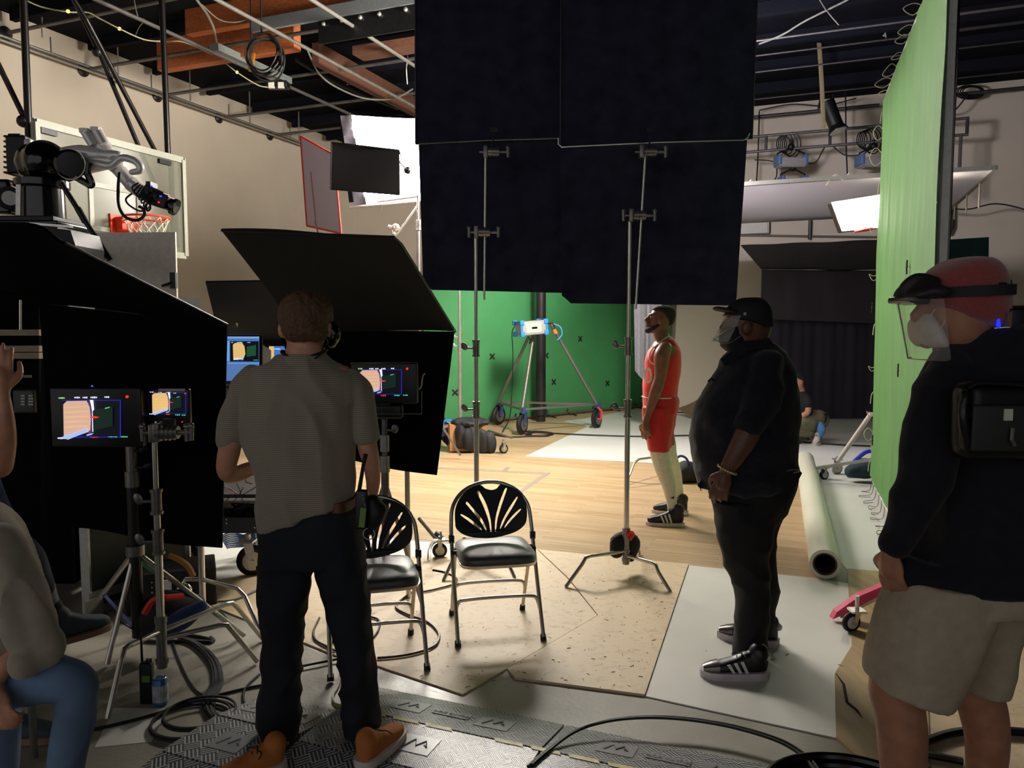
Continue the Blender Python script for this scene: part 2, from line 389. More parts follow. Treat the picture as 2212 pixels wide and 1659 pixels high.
sheet('chipboard_sheet', [(1162, 1190), (1487, 1222), (1393, 1505), (1112, 1468), (1096, 1449), (1292, 1333), (1228, 1252)], 0, .012, CHIP, 'tan chipboard floor sheet under the bent-leg grip stand, right of the seam', 'floor board')
sheet('vinyl_mat', [(1489, 1223), (1765, 1251), (1832, 1262), (1840, 1400), (1803, 1460), (1808, 1597), (1395, 1506)], 0, .006, VINYLG, 'pale grey vinyl mat under the feet of the man in black', 'floor covering')
PLY = mat('plywood', (178, 152, 108), .6, var=.15, scale=3, stretch=(6, 1, 1), bump=.05)
sheet('plywood_sheet', [(1830, 1232), (1950, 1242), (1995, 1290), (2010, 1660), (1960, 1700), (1862, 1650), (1806, 1598), (1803, 1460), (1840, 1400)], 0, .014, PLY, 'cracked plywood floor sheet by the pink taped caster stand', 'floor board')
cr = M()
for pl in [[(1806, 1455), (1822, 1478), (1826, 1500), (1830, 1518), (1851, 1535), (1864, 1552)], [(1811, 1435), (1822, 1440)]]:
    cr.tube([G(x, y, .0142) for x, y in pl], [.002]+[.007]*(len(pl)-2)+[.001], 5)
add('floor_crack', cr, mat('dark_crack', (28, 18, 14), .9), parent=bpy.data.objects['plywood_sheet'])
sheet('chipboard_sheet', [(1997, 1290), (2260, 1330), (2300, 1700), (2012, 1700), (2010, 1660)], 0, .010, CHIP, 'chipboard floor sheet behind the bare legs of the man in shorts', 'floor board')
sheet('court_line', [(945, 1010.5), (1188, 1022), (1187, 1025), (945, 1013)], .002, .0035, mat('grey_tape', (134, 122, 112), .6), 'grey tape line running across the wood floor behind the folding chairs', 'tape line')
sheet('court_line', [(1178, 1022), (1190, 1022), (1110, 1076), (1098, 1076)], .002, .0036, MATS['grey_tape'], 'grey tape line slanting towards the right folding chair', 'tape line')
sheet('tape_mark', [(1092, 1010), (1102, 1010), (1096, 1018), (1084, 1018)], .0036, .0046, MATS['grey_tape'], 'short grey tape mark on the long floor line', 'tape mark')
# bark chips and litter strewn on the boards
lit = M(); rnd = random.Random(4)
for k in range(250):
    u, v_ = rnd.random(), rnd.random(); px = 900+u*580; py = 1225+v_*265
    if k > 241: px, py = 1480+u*340, 1240+v_*300
    if k <= 241 and px > 1478-(py-1222)*.34: continue
    p = G(px, py, .013); L = .003+.010*rnd.random()**3; t = rnd.random()*3.1
    if px > 1487: p.z = .007
    if px > 1487-(py-1222)*.33 and p.z > .01: p.z = .0075
    lit.tube([p+V((math.cos(t)*L*s_, math.sin(t)*L*s_, .001*(1-abs(s_)))) for s_ in (-1, 0, 1)], .0009+.001*rnd.random(), 4)
add('bark_litter', lit, mat('bark', (118, 78, 48), .8, var=.3), label='small brown bark shavings strewn over the chipboard sheets', cat='litter', kind='stuff')
# ================================================================ GREEN SCREENS AND DRAPES
GREEN = mat('chroma_green_paint', (56, 128, 74), .75, var=.06, scale=3)
GREENF = mat('chroma_green_fabric', (80, 126, 64), .7, var=.10, scale=5, stretch=(1, 1, .25), bump=.5, bscale=5)
gp = smooth_pts([V(p) for p in [(-1.52, 13.26, 0), (-1.26, 13.26, 0), (-.49, 13.52, 0), (.64, 14.35, 0), (1.72, 15.28, 0), (2.76, 16.02, 0), (3.38, 16.28, 0)]], 8)
gm = M(); NZ = 10
for (off) in (0, .02):
    for i, p in enumerate(gp):
        t = (gp[min(i+1, len(gp)-1)]-gp[max(i-1, 0)]).normalized(); nn_ = V((-t.y, t.x, 0))
        for j in range(NZ+1): gm.v.append(p+nn_*off+V((0, 0, .02+3.7*j/NZ)))
n_ = len(gp); W_ = NZ+1
for i in range(n_-1):
    for j in range(NZ):
        a = i*W_+j; b = a+W_; gm.face((a, b, b+1, a+1)); H_ = n_*W_; gm.face((a+H_, a+1+H_, b+1+H_, b+H_))
for i in range(n_-1):
    a = i*W_+NZ; b = a+W_; gm.face((a, b, b+n_*W_, a+n_*W_))
gs = thing('green_backdrop', 'dark green curved backdrop standing behind the wheeled tripod light', 'green screen', (0, 14, 0))
add('screen_fabric', gm, GREEN, gs, ang=60)
add('bottom_pipe', M().tube([p+V((.02, -.06, .05)) for p in gp], .022, 8), STEEL, gs)
for k in (9, 13, 17, 20, 24, 27, 31, 34, 38, 41):
    f = M(); p = gp[k]+V((0, -.07, 0)); f.tube([p+V((-.18, -.02, .012)), p+V((0, 0, .05)), p+V((.18, -.12, .012))], .012, 6); f.tube([p+V((0, 0, .05)), p+V((.02, 0, .13))], .014, 6); add('foot', f, BLACKPL, gs)
xm = mat('black_gaffer_tape', (18, 22, 18), .8)
for px, py in [(983, 848), (1147, 736), (1180, 768), (1196, 825), (1253, 732), (1312, 828), (1063, 770)]:
    # hit the curved screen
    best = None
    for i in range(n_-1):
        a, b = gp[i], gp[i+1]; nrm = V((-(b-a).y, (b-a).x, 0)); q = HP(px, py, a, nrm)
        t = (q-a).dot(b-a)/(b-a).length_squared
        if 0 <= t <= 1: best = (q, (b-a).normalized()); break
    if best:
        q, t = best; q = q-V((-t.y, t.x, 0))*.006; m = M()
        for s_ in (-1, 1): m.beam(q-t*.05-UP*.05*s_, q+t*.05+UP*.05*s_, .03, .003, V((-t.y, t.x, 0)))
        add('tracking_cross', m, xm, gs, smooth=False)
# ---- the tall green fabric frame on the right
FN = V((2.56, 4.72, 0)); FF = V((3.71, 7.87, 0)); fd = (FF-FN).normalized(); fnrm = V((-fd.y, fd.x, 0)); FT = P(1893, 222, FF.y).z
fr = thing('green_screen_frame', 'tall framed green fabric screen seen at a shallow angle, right of the hall', 'green screen', tuple((FN+FF)/2))
def wr(u, v, n): return n*(.010*noise.noise(V((u*5, v*5, 1)))+.006*noise.noise(V((u*22, v*7, 4)))+.03*math.sin(v*3)*u*0)
def taut(u, v, n):
    base = .016*noise.noise(V((u*3, v*3, 1)))+.011*noise.noise(V((u*14, v*4, 4)))+.005*noise.noise(V((u*40, v*9, 7)))
    edge = .06*max(0, (1-u)**6)*math.sin(v*9+1)
    return n*base+fd*(-edge)
NT = FN-fd*.12; zt = FT+.02
g1 = M(); g1.patch(V((NT.x, NT.y, zt)), V((FF.x, FF.y, zt)), V((FF.x, FF.y, .16)), V((NT.x, NT.y, .16)), 90, 90, .003, taut)
add('green_fabric', g1, GREENF, fr, ang=80)
g2 = M(); bo = -fnrm*.045
for a, b in [((FN, .12), (FF, .12)), ((FF, .12), (FF, FT+.06)), ((FF, FT+.06), (FN, FT+.06)), ((FN, FT+.06), (FN, .12))]:
    g2.beam(V((a[0].x, a[0].y, a[1]))+bo, V((b[0].x, b[0].y, b[1]))+bo, .05, .05)
add('frame_tube', g2, mat('white_frame_tube', (226, 224, 218), .35), fr, smooth=False)
g3 = M(); g3.patch(V((NT.x, NT.y, zt))-fd*.02+bo*1.2, V((NT.x, NT.y, zt))-fd*.05+bo*1.2, V((NT.x, NT.y, .3))-fd*.05+bo*1.2, V((NT.x, NT.y, .3))-fd*.02+bo*1.2, 4, 40, .004, lambda u, v, n: fd*(-.03*u*(1+noise.noise(V((0, v*7, 2))))))
add('black_hem', g3, BLACKCLOTH, fr, label='black hem strip along the near edge')
tie = mat('white_rope', (205, 196, 176), .8)
tn = 0
for k in range(16):      # ties along the far vertical edge, the top edge and the bottom edge
    z = .35+k*(FT-.4)/15; L = .05+.04*random.random(); p = V((FF.x, FF.y, z))-fnrm*.03; m = M()
    sgn = random.choice((1, .4, -.3))
    pts = [p+fd*.02, p+fd*.03-BX*L*.9+UP*L*sgn, p+fd*.03-BX*L*1.5, p+fd*.03-BX*L*.9-UP*L, p+fd*.02-UP*.02]
    if k % 3 == 0: pts = [p, p-BX*.04-UP*.05, p-BX*.05-UP*.15]
    if 4 < k < 10 and k % 2: continue
    m.tube(smooth_pts(pts, 4), .004, 5); add('tie_cord', m, tie, fr)
for k in range(9):
    p = FN+(FF-FN)*(.12+k/9.6+random.uniform(-.02, .02)); p = V((p.x, p.y, FT+.08))+bo; L = .05+.045*random.random(); m = M()
    m.tube(smooth_pts([p, p-BX*L*.9+UP*L*random.uniform(.1, .8), p-BX*L*1.9+UP*L*random.uniform(-.6, .3), p-BX*L-UP*L*random.uniform(.3, 1.1), p-BX*.01], 4), .004, 5); add('tie_cord', m, tie, fr)
for k in range(14):
    p = FN+(FF-FN)*(k/14+.02); p = V((p.x, p.y, .02)); L = .035+.04*random.random(); j1, j2, j3 = [random.uniform(-.05, .05) for _ in range(3)]; m = M()
    m.tube(smooth_pts([p+UP*.12, p-BX*L*.3+UP*.02+AX*j1, p-BX*L*1.6+AX*(L*.3+j2), p-BX*L*1.7-AX*(.04+j3), p-BX*L*(.2+abs(j1)*9)-AX*.02], 4), .0028, 5); add('tie_cord', m, mat('dark_rope', (84, 74, 60), .8), fr)
for (px, py) in [(1959, 577), (1940, 800), (1885, 951), (1884, 665)]:
    q = HP(px, py, FN+fnrm*.03, fnrm); m = M(); m.tube([q-UP*.05, q+fd*.01, q+UP*.05], .006, 5); m.tube([q-fd*.025, q+fd*.03+UP*.01], .006, 5); add('tracking_mark', m, xm, fr)
# ---- black drapes and hung flags on the right at the back
def wavy(amp, k, ph=0): return lambda u, v, n: n*(amp*math.sin(u*k+ph)*(.3+.7*v)+amp*.6*math.sin(u*k*2.3+1))
def pq(pix, Y): return [P(x, y, Y) for x, y in pix]
m = M(); a, b = P(1646, 583, 14.0), P(1990, 585, 14.0); m.patch(a, b, V((b.x, 14.0, .02)), V((a.x, 14.0, .02)), 60, 8, .01, wavy(.02, 40))
add('black_drape', m, mat('navy_black_drape', (48, 46, 60), .9, var=.15, scale=2), label='wide black drape hanging to the floor behind the kneeling man', cat='drape')
m = M(); a, b, c_, d_ = P(1600, 531, 12.4), P(1990, 515, 12.4), P(1990, 583, 13.9), P(1645, 583, 13.9); m.patch(a, b, c_, d_, 20, 6, .01, wavy(.01, 9))
add('overhead_flag', m, mat('grey_black_flag', (58, 54, 64), .9, var=.15, scale=2), label='sloping black cloth canopy above the black drape', cat='flag')
m = M(); m.patch(P(1646, 585, 13.8), P(1990, 587, 13.8), P(1990, 702, 13.8), P(1646, 689, 13.8), 30, 8, .01, wavy(.012, 22))
add('black_valance', m, mat('grey_drape', (62, 57, 66), .9, var=.1, scale=2), label='lighter black upper cloth layered over the drape, with a hem line', cat='drape')
m = M(); m.patch(P(2010, 520, 13.2), P(2136, 512, 13.2), P(2134, 640, 13.2), P(2010, 640, 13.2), 12, 8, .01, wavy(.01, 12))
add('teal_drape', m, mat('dark_teal_cloth', (24, 62, 66), .9, var=.3, scale=1), label='dark teal cloth panel hung on the back wall above the red beanie', cat='drape')
m = M(); m.patch(P(1366, 330, 12.5), P(1450, 330, 12.5), P(1415, 856, 12.5), P(1372, 800, 12.5), 16, 10, .01, wavy(.05, 12))
add('grey_drape', m, mat('grey_cloth', (132, 132, 140), .85, var=.1), label='grey cloth hanging behind the basketball player', cat='drape')
m = M(); a = [(1457, 640), (1660, 640), (1660, 885), (1457, 885)]
m = M(); rs = []
pts = [P(1500, 890, 15.2)]
for k in range(1): pass
bp_ = smooth_pts([V((3.2, 15.0, .03)), V((3.25, 15.4, .06)), V((3.3, 15.75, .5)), V((3.35, 15.8, 1.5)), V((3.4, 15.8, 3.0))], 5)
m = M(); o = len(m.v)
for i, p in enumerate(bp_):
    for u in range(11): m.v.append(p+BX*(u*.25)+AX*.0)
for i, p in enumerate(bp_):
    for u in range(11): m.v.append(p+BX*(u*.25)+AX*.01)
for i in range(len(bp_)-1):
    for u in range(10):
        a = i*11+u; m.face((a, a+11, a+12, a+1)); a += 11*len(bp_); m.face((a, a+1, a+12, a+11))
add('paper_sweep', m, mat('beige_seamless_paper', (196, 184, 168), .75, var=.04, scale=1), label='beige seamless paper curving down to the floor behind the player', cat='backdrop', ang=80)
# brown kraft curl at the floor
m = M(); m.patch(P(1462, 882, 14.5), P(1530, 845, 14.6), P(1560, 880, 14.2), P(1500, 905, 13.9), 8, 6, .004, lambda u, v, n: n*.05*math.sin(u*3))
add('kraft_paper', m, mat('kraft_paper', (120, 96, 74), .8), label='curled brown paper lying at the foot of the beige sweep', cat='paper')
# ================================================================ LAMPS AND HIGH RIGGING
def text(s, size, c, ax, ay, m_, parent, ext=.002, name='lettering'):
    cu = bpy.data.curves.new('t', 'FONT'); cu.body = s; cu.size = size; cu.align_x = 'CENTER'; cu.align_y = 'CENTER'; cu.extrude = ext
    ob = bpy.data.objects.new('t', cu); COL.objects.link(ob); dg = bpy.context.evaluated_depsgraph_get(); dg.update()
    me = bpy.data.meshes.new_from_object(ob.evaluated_get(dg)); m = M(); ax = V(ax).normalized(); ay = V(ay).normalized(); az = ax.cross(ay)
    m.v = [V(c)+ax*v.co.x+ay*v.co.y+az*v.co.z for v in me.vertices]; m.f = [tuple(p.vertices) for p in me.polygons]; m.mi = [0]*len(m.f)
    bpy.data.objects.remove(ob); bpy.data.curves.remove(cu); bpy.data.meshes.remove(me)
    return add(name, m, m_, parent, smooth=False)
SOFTM = mat('lit_diffusion', (255, 250, 240), .6, var=0, emit=EMIT_SOFT, ecol=(255, 248, 238))
LEDM = mat('lit_led_panel', (255, 252, 245), .6, var=0, emit=EMIT_LED, ecol=(255, 245, 228))
sb = thing('softbox', 'huge glowing softbox lamp high behind the black flags', 'lamp', tuple((SOFT_A+SOFT_B)/2+SOFT_DN))
A_, B_ = SOFT_A, SOFT_B; C_, D_ = SOFT_B+SOFT_DN, SOFT_A+SOFT_DN
sn = (B_-A_).cross(D_-A_).normalized()
if sn.y > 0: sn = -sn
i1 = (B_-A_).normalized(); i2 = SOFT_DN.normalized()
def sag(u, v, n): return -UP*.10*math.sin(math.pi*u)*(1-v)
add('diffuser', M().patch(A_+i1*.12, B_, C_, D_+i1*.2+i2*-.02, 16, 8, .01, sag), SOFTM, sb)
add('side_skirt', M().patch(A_-UP*.0, A_+i1*.13, D_+i1*.21, D_+i1*.06, 4, 14, .006, lambda u, v, n: n*.02*math.sin(v*19+u*5)), mat('dark_skirt', (58, 54, 62), .8), sb)
bk = M(); bk.patch(A_-sn*.05-UP*.12, B_-sn*.05-UP*.12, C_-sn*.05+UP*.05, D_-sn*.05+UP*.05, 6, 6, .03); add('back_cover', bk, BLACKCLOTH, sb)
fm = M()
for a, b in ((.33, .16), ):
    q = A_+i1*.38+i2*.22+sn*.02; fm.tube([q+i2*.9, q, q+i1*1.7], .006, 5)
for a, b in ((D_, C_),): fm.tube([a+sn*.01, b+sn*.01], .018, 6)
add('frame_rod', fm, STEEL, sb)
st = thing('crank_stand', 'tall steel stand holding up the glowing softbox, left of the black flags', 'light stand', (0, 0, 0))
cx = P(903, 430, 9.5); base = V((cx.x, cx.y, 0)); st.location = base; WL[st.name] = base
for a, b, r in ((2.9, cx.z+.05, .016), (1.5, 2.95, .022), (.12, 1.6, .028)):
    add('column_tube', M().cyl(base+UP*a, base+UP*b, r), STEEL, st)
for z in (2.93, 1.58, cx.z-.3):
    add('collar', M().cyl(base+UP*(z-.06), base+UP*(z+.05), .038), CHROME, st)
for k in range(3):
    t = .5+k*2.094; add('leg', M().tube([base+UP*.9, base+V((math.cos(t)*.55, math.sin(t)*.55, .05))], .014, 8), STEEL, st)
m = M(); m.tube([P(813, 428, 9.5), P(815, 436, 9.5), P(905, 424, 9.5)], .014, 6); m.tube([P(905, 440, 9.5), P(862, 500, 9.4), P(850, 512, 9.4)], .012, 6)
add('cross_arm', m, ALU, st)
m = M(); m.ell(P(855, 492, 9.4), .05); m.cyl(P(838, 490, 9.4), P(858, 498, 9.4), .03); m.cyl(P(849, 492, 9.4), P(851, 506, 9.4), .025); add('clamp', m, CHROME, st)
# small flag frames in front of the softbox
REDT = mat('red_edge_tape', (222, 46, 34), .6)
sc = thing('white_scrim', 'white translucent scrim with red edging, below the ceiling left of the small black flag', 'scrim', tuple(P(700, 505, 8.6)))
q = [P(649, 294, 8.7), P(722, 335, 8.4), P(737, 505, 8.4), P(663, 488, 8.7)]
add('scrim_cloth', M().patch(*q, 4, 4, .004), thin(mat('scrim_silk', (226, 216, 222), .7, var=0), (96, 88, 94)), sc)
m = M()
for a, b in zip(q, q[1:]+q[:1]): m.tube([a, b], .010, 6)
add('red_frame', m, REDT, sc)
m = M(); m.tube([P(671, 372, 8.55), P(682, 480, 8.55)], .008, 6); m.tube([P(680, 478, 8.5), P(688, 506, 8.5), P(700, 506, 8.5)], .01, 6); m.cyl(P(690, 506, 8.5), V((P(690, 506, 8.5).x, 8.5, 0)), .016)
add('holding_rod', m, mat('pink_rod', (172, 120, 124), .5), sc)
sf = thing('black_flag', 'small dark grey rectangular flag hanging in front of the glowing softbox', 'flag', tuple(P(790, 415, 8.1)))
q = [P(716, 307, 8.1), P(862, 324, 8.1), P(863, 421, 8.1), P(714, 409, 8.1)]
add('flag_cloth', M().patch(*q, 8, 8, .006, lambda u, v, n: n*.01*math.sin(u*4+v*2)), mat('flag_black_grey', (40, 37, 40), .9), sf)
m = M()
for a, b in zip(q, q[1:]+q[:1]): m.tube([a, b], .006, 6)
m.tube([q[1], P(868, 345, 8.1), P(863, 350, 8.1)], .006, 5); m.tube([P(863, 350, 8.1), P(880, 368, 8.4), P(903, 396, 9.5)], .009, 6); m.ell(P(880, 368, 8.4), .04, nu=10, nv=6); add('frame_rod', m, DARKSTEEL, sf)
# ---- LED panel lamp on the right, seen past the green frame
lp = thing('led_panel', 'bright rectangular panel lamp beside the far edge of the tall green screen', 'lamp', tuple(P(1900, 460, 9.2)))
q = [P(1797, 437, 9.2), P(2020, 402, 9.6), P(2024, 478, 9.6), P(1820, 499, 9.2)]
add('panel_face', M().patch(*q, 2, 2, .01), LEDM, lp)
m = M(); m.patch(*[p+V((.02, .05, 0)) for p in q], 2, 2, .08); add('housing', m, mat('lamp_housing', (60, 50, 46), .4, .6), lp, smooth=False)
m = M(); m.tube(smooth_pts([P(2004, 420, 9.5), P(2018, 428, 9.5), P(2028, 440, 9.5), P(2028, 470, 9.5), P(2008, 478, 9.5)], 4), .028, 8); add('yoke', m, CHROME, lp)
m = M(); m.tube([P(1845, 500, 9.3), P(1885, 494, 9.3)], .02, 6); add('lower_rail', m, REDT, lp)
LB = P(1930, 490, 9.7); m = M(); m.cyl(V((LB.x, LB.y+.1, 0)), LB+V((0, .1, 0)), .02); add('stand_pole', m, STEEL, lp)
# ---- pipe grid
PIPE = mat('galvanised_pipe', (96, 92, 90), .5, .45, var=.15, scale=10)
PIPED = mat('dark_pipe', (62, 57, 58), .5, .4, var=.2, scale=10)
fl = [(12, 72), (180, 152), (340, 208), (473, 255), (583, 293)]
for k, (px, py) in enumerate(fl):
    p = onL(px, py, .02); g_ = thing('grid_pipe', ['grey ceiling pipe starting at the wall above the frame corner, first in the row', 'grey ceiling pipe with wall flange between the two hanging black posts', 'grey ceiling pipe with wall flange just left of the rightmost black post', 'grey ceiling pipe with wall flange above the blank wall', 'grey ceiling pipe with wall flange nearest the red-edged scrim'][k], 'pipe', tuple(p), group='pipes crossing from the left wall')
    add('pipe', M().cyl(p, p+BX*8.8, .027, n=10), PIPE, g_)
    add('wall_flange', M().lathe(p-BX*.01, BX, [(0, .10), (.02, .10), (.05, .05), (.08, .035)], 16), DARKSTEEL, g_)
    c2 = p+BX*.75; add('hanger', M().tube([c2+UP*.42, c2+UP*.03, c2-UP*.02], .012, 6).tube([c2-UP*.02, c2-UP*.16-AX*.0], .016, 6), ALU, g_)
for k, (px, py) in enumerate([(349, 63), (590, 65), (830, 100)]):
    p = HP(px, py, (0, 0, 5.56), (0, 0, 1)); a = (p-LW).dot(AX)
    add('grid_pipe', M().cyl(p-AX*6, p+AX*(COR_A-a-.3), .026, n=10), CHROME if k else PIPE, label=['shiny ceiling pipe running back over the timber beam, nearest the left wall', 'shiny ceiling pipe passing over the coiled cable', 'shiny ceiling pipe meeting the top of the big black flags'][k], cat='pipe')
p0 = onL(0, 76, .16); rl = thing('wall_rail', 'double pipe rail fixed along the left wall under the ceiling', 'pipe', tuple(p0))
for dz in (0, -.06): add('pipe', M().cyl(p0-AX*6+UP*dz, p0+AX*(COR_A-(p0-LW).dot(AX)-.1)+UP*dz, .022, n=8), ALU, rl)
for k in range(7): q = p0+AX*(k*1.9-1); add('bracket', M().tube([q, q-BX*.16, q-BX*.16+UP*.3], .012, 6), STEEL, rl)
# grey trunking, hanging reel cable, orange grip, string lights
tr = thing('cable_trunking', 'grey metal cable trunking hung under the ceiling pipes beside the timber beam', 'trunking', tuple(P(530, 140, 9.0)))
def ceilp(px, py, z): return HP(px, py, (0, 0, z), (0, 0, 1))
t0, t1 = ceilp(462, 102, 5.62), ceilp(622, 176, 5.62)
add('trunking_body', M().beam(t0, t1, .16, .10, UP), mat('trunk_grey', (120, 126, 122), .5, .3), tr, smooth=False)
add('socket_box', M().box(ceilp(600, 184, 5.5), (.34, .2, .10), bev=.015), BLACKPL, tr)
for dx in (-.07, .08): add('socket', M().box(ceilp(600, 184, 5.5)+V((dx, -.09, -.03)), (.09, .04, .09)), WHITEP, tr)
rc = ceilp(566, 112, 5.35); m = M()
for k in range(6):
    r = .20+.02*(k % 3); c_ = rc+V((.012*k, .02*(k % 2), -.02*k)); m.tube([c_+V((r*math.cos(t), .03*math.sin(3*t+k), r*1.15*math.sin(t))) for t in [i*2*math.pi/28 for i in range(28)]], .012, 5, closed=True)
m.tube([rc+UP*.24, rc+UP*.84], .012, 5)
add('coiled_cable', m, RUBBER, label='black cable coil hanging from the ceiling pipe beside the orange plug grip', cat='cable')
og = ceilp(544, 134, 5.3); m = M(); m.box(og, (.07, .05, .26), Matrix.Rotation(.15, 3, 'Y'), bev=.02)
o_ = add('pulley_grip', m, mat('orange_plastic', (214, 140, 30), .4), label='orange plastic grip hanging by the coiled cable', cat='grip')
m = M(); m.tube([og+V((.0, 0, .85)), og+V((-.0, 0, .16)), og+V((-.02, 0, .10)), og+V((.0, -.03, .16)), og+V((.03, 0, .1))], .01, 6); add('hook', m, DARKSTEEL, o_)
STR = mat('pale_cord', (168, 164, 130), .6)
def sky(name, pts, r, m_, label, cat='cable', z=None, n=5, **k):
    q = [ceilp(*p) for p in pts]; return add(name, M().tube(smooth_pts(q, 6), r, n), m_, label=label, cat=cat, **k)
s1 = sky('string_light', [(45, -5, 5.7), (90, 15, 5.65), (150, 26, 5.6), (190, 27, 5.65), (215, 40, 5.6), (258, 62, 5.5), (310, 85, 5.5), (355, 90, 5.6), (400, 92, 5.7), (470, 125, 5.7), (513, 157, 5.5), (560, 185, 5.4), (590, 188, 5.5)], .009, STR, 'pale string of tiny lights sagging between ceiling pipes', 'string lights')
bl = mat('tiny_bulb', (250, 240, 90), .5, var=0, emit=3)
for px, py in [(147, 24.5), (258, 62), (355, 89), (512, 156)]:
    add('bulb', M().ell(ceilp(px, py, 5.58), .022, nu=8, nv=6), bl, s1)
CABLE = mat('grey_cable', (122, 120, 112), .6)
sky('hanging_cable', [(425, 0, 5.8), (448, 32, 5.8), (462, 62, 5.7), (468, 92, 5.7)], .016, CABLE, 'thick pale cable bending down over the orange beam')
sky('hanging_cable', [(290, 0, 5.9), (298, 35, 5.8), (312, 42, 5.75), (300, 60, 5.7), (292, 78, 5.7)], .006, CABLE, 'thin looped wire hanging near the black posts')
sky('hanging_cable', [(436, 10, 5.9), (473, 42, 5.85), (510, 48, 5.85), (545, 38, 5.9)], .008, CABLE, 'thin cable swagging across the top of the orange beam')
sky('hanging_cable', [(665, 110, 5.8), (690, 160, 5.7), (730, 190, 5.6), (790, 213, 5.6), (850, 213, 5.6), (892, 192, 5.7)], .014, CABLE, 'grey cable swagging under the dark deck towards the softbox')
sky('hanging_cable', [(880, 112, 6.2), (880, 130, 5.8), (878, 150, 5.6), (880, 182, 5.4)], .008, mat('white_cord', (210, 205, 195), .6), 'short white cord hanging by the left edge of the black flags')
sky('hanging_cable', [(606, 104, 6.2), (607, 118, 5.6), (608, 140, 5.5), (608, 158, 5.4)], .014, CABLE, 'stub of cable below the timber beam end')
sky('ceiling_conduit', [(640, 130, 5.85), (700, 165, 5.85), (760, 195, 5.85), (860, 235, 5.85)], .03, PIPED, 'dark conduit running back under the deck beyond the coil', 'conduit')
sk = thing('number_tag', 'small white number twenty-eight on the dark deck', 'marking', tuple(ceilp(755, 179, 6.0)))
wt = mat('white_marking', (200, 200, 200), .6)
text('28', .13, ceilp(755, 179, 6.0), (1, 0, 0), (0, .2, 1), wt, sk)
for px, py, s_, lb in [(1911, 77, '4', 'small white figure four on the dark deck left of the green screen'), (2058, 58, '3', 'small white figure three on the dark deck right of the green screen')]:
    e = thing('number_tag', lb, 'marking', tuple(ceilp(px, py, 6.0))); text(s_, .13, ceilp(px, py, 6.0), (1, 0, 0), (0, .2, 1), wt, e)
for k, (x0, y0, x1, y1, z) in enumerate([(1600, 93, 1990, 47, 5.7), (1600, 125, 1990, 82, 5.85), (1600, 160, 1990, 110, 5.85), (1600, 218, 2010, 176, 5.9), (2020, 70, 2300, 38, 5.85), (2020, 36, 2300, 2, 5.7)]):
    p = ceilp(x0, y0, z)
    add('grid_pipe', M().cyl(p, p+BX*8.0, .014, n=8), PIPE if k in (0, 5) else PIPED, label=['bright pipe crossing the dark deck right of the flags', 'upper of the faint dark pipes between flags and green screen', 'middle of the faint dark pipes between flags and green screen', 'lowest faint dark pipe, just above the back wall', 'lower faint pipe at the top right corner', 'upper pipe at the very top right corner'][k], cat='pipe')
sky('hanging_cable', [(1640, 95, 5.7), (1690, 75, 5.7), (1740, 45, 5.8), (1830, 0, 5.9), (1860, -20, 5.9)], .012, CABLE, 'grey cable rising from the bright pipe right of the flags')
sky('hanging_cable', [(1765, -10, 5.9), (1785, 22, 5.85), (1812, 54, 5.7)], .01, CABLE, 'short cable crossing behind the tan strap')
m = M(); rs = []
pts = [P(x, y, 12.6) for x, y in [(1780, -30), (1776, 20), (1768, 62), (1772, 130), (1776, 200), (1779, 280)]]
for p in smooth_pts(pts, 5): rs.append((p, V((.036, 0, 0)), V((0, .004, 0))))
add('hanging_strap', m.rings(rs, 8), mat('tan_strap', (128, 112, 82), .8), label='long tan strap hanging beside the black spotlight', cat='strap')
# ---- rigging by the back wall
YB = .35
def bp(px, py, d=YB): return onB(px, py, d)
def bpipe(pa, pb, r, m_, label, d=YB):
    a, b = bp(*pa, d), bp(*pb, d); b = V((b.x, b.y, a.z)); return add('rigging_pipe', M().cyl(a, b, r, n=10), m_, label=label, cat='pipe')
bpipe((1560, 260), (1900, 223), .035, PIPED, 'dark pipe just under the ceiling edge, holding the spotlight')
bpipe((2020, 209), (2300, 177), .035, PIPED, 'dark pipe under the ceiling edge right of the green screen')
tg = thing('lighting_truss', 'grey two-pipe lighting rig across the back wall above the white overhead sheet', 'truss', tuple(bp(1750, 320, .9)))
za = bp(1750, 285, .9).z; zb = bp(1750, 318, .9).z; L0, L1 = bp(1560, 300, .9), bp(2094, 250, .9)
for z in (za, zb): add('pipe', M().cyl(V((L0.x, L0.y, z)), V((L1.x, L1.y, z)), .028, n=10), PIPE, tg)
L1b = V((L1.x, L1.y, zb))-BX*.12; add('pipe', M().cyl(L1b+AX*.0, L1b-UP*.95, .03, n=8), PIPE, tg); add('pipe', M().cyl(L1b-BX*.14, L1b-BX*.14-UP*.95, .02, n=8), PIPE, tg)
for px in (1655, 1793, 2088):
    p = bp(px, 300, .9); add('strut', M().cyl(V((p.x, p.y, za)), V((p.x, p.y, zb)), .03, n=8), PIPED, tg)
SKYB = mat('blue_grey_corner', (84, 110, 150), .5); SKYW = mat('lamp_grey', (148, 142, 140), .5)
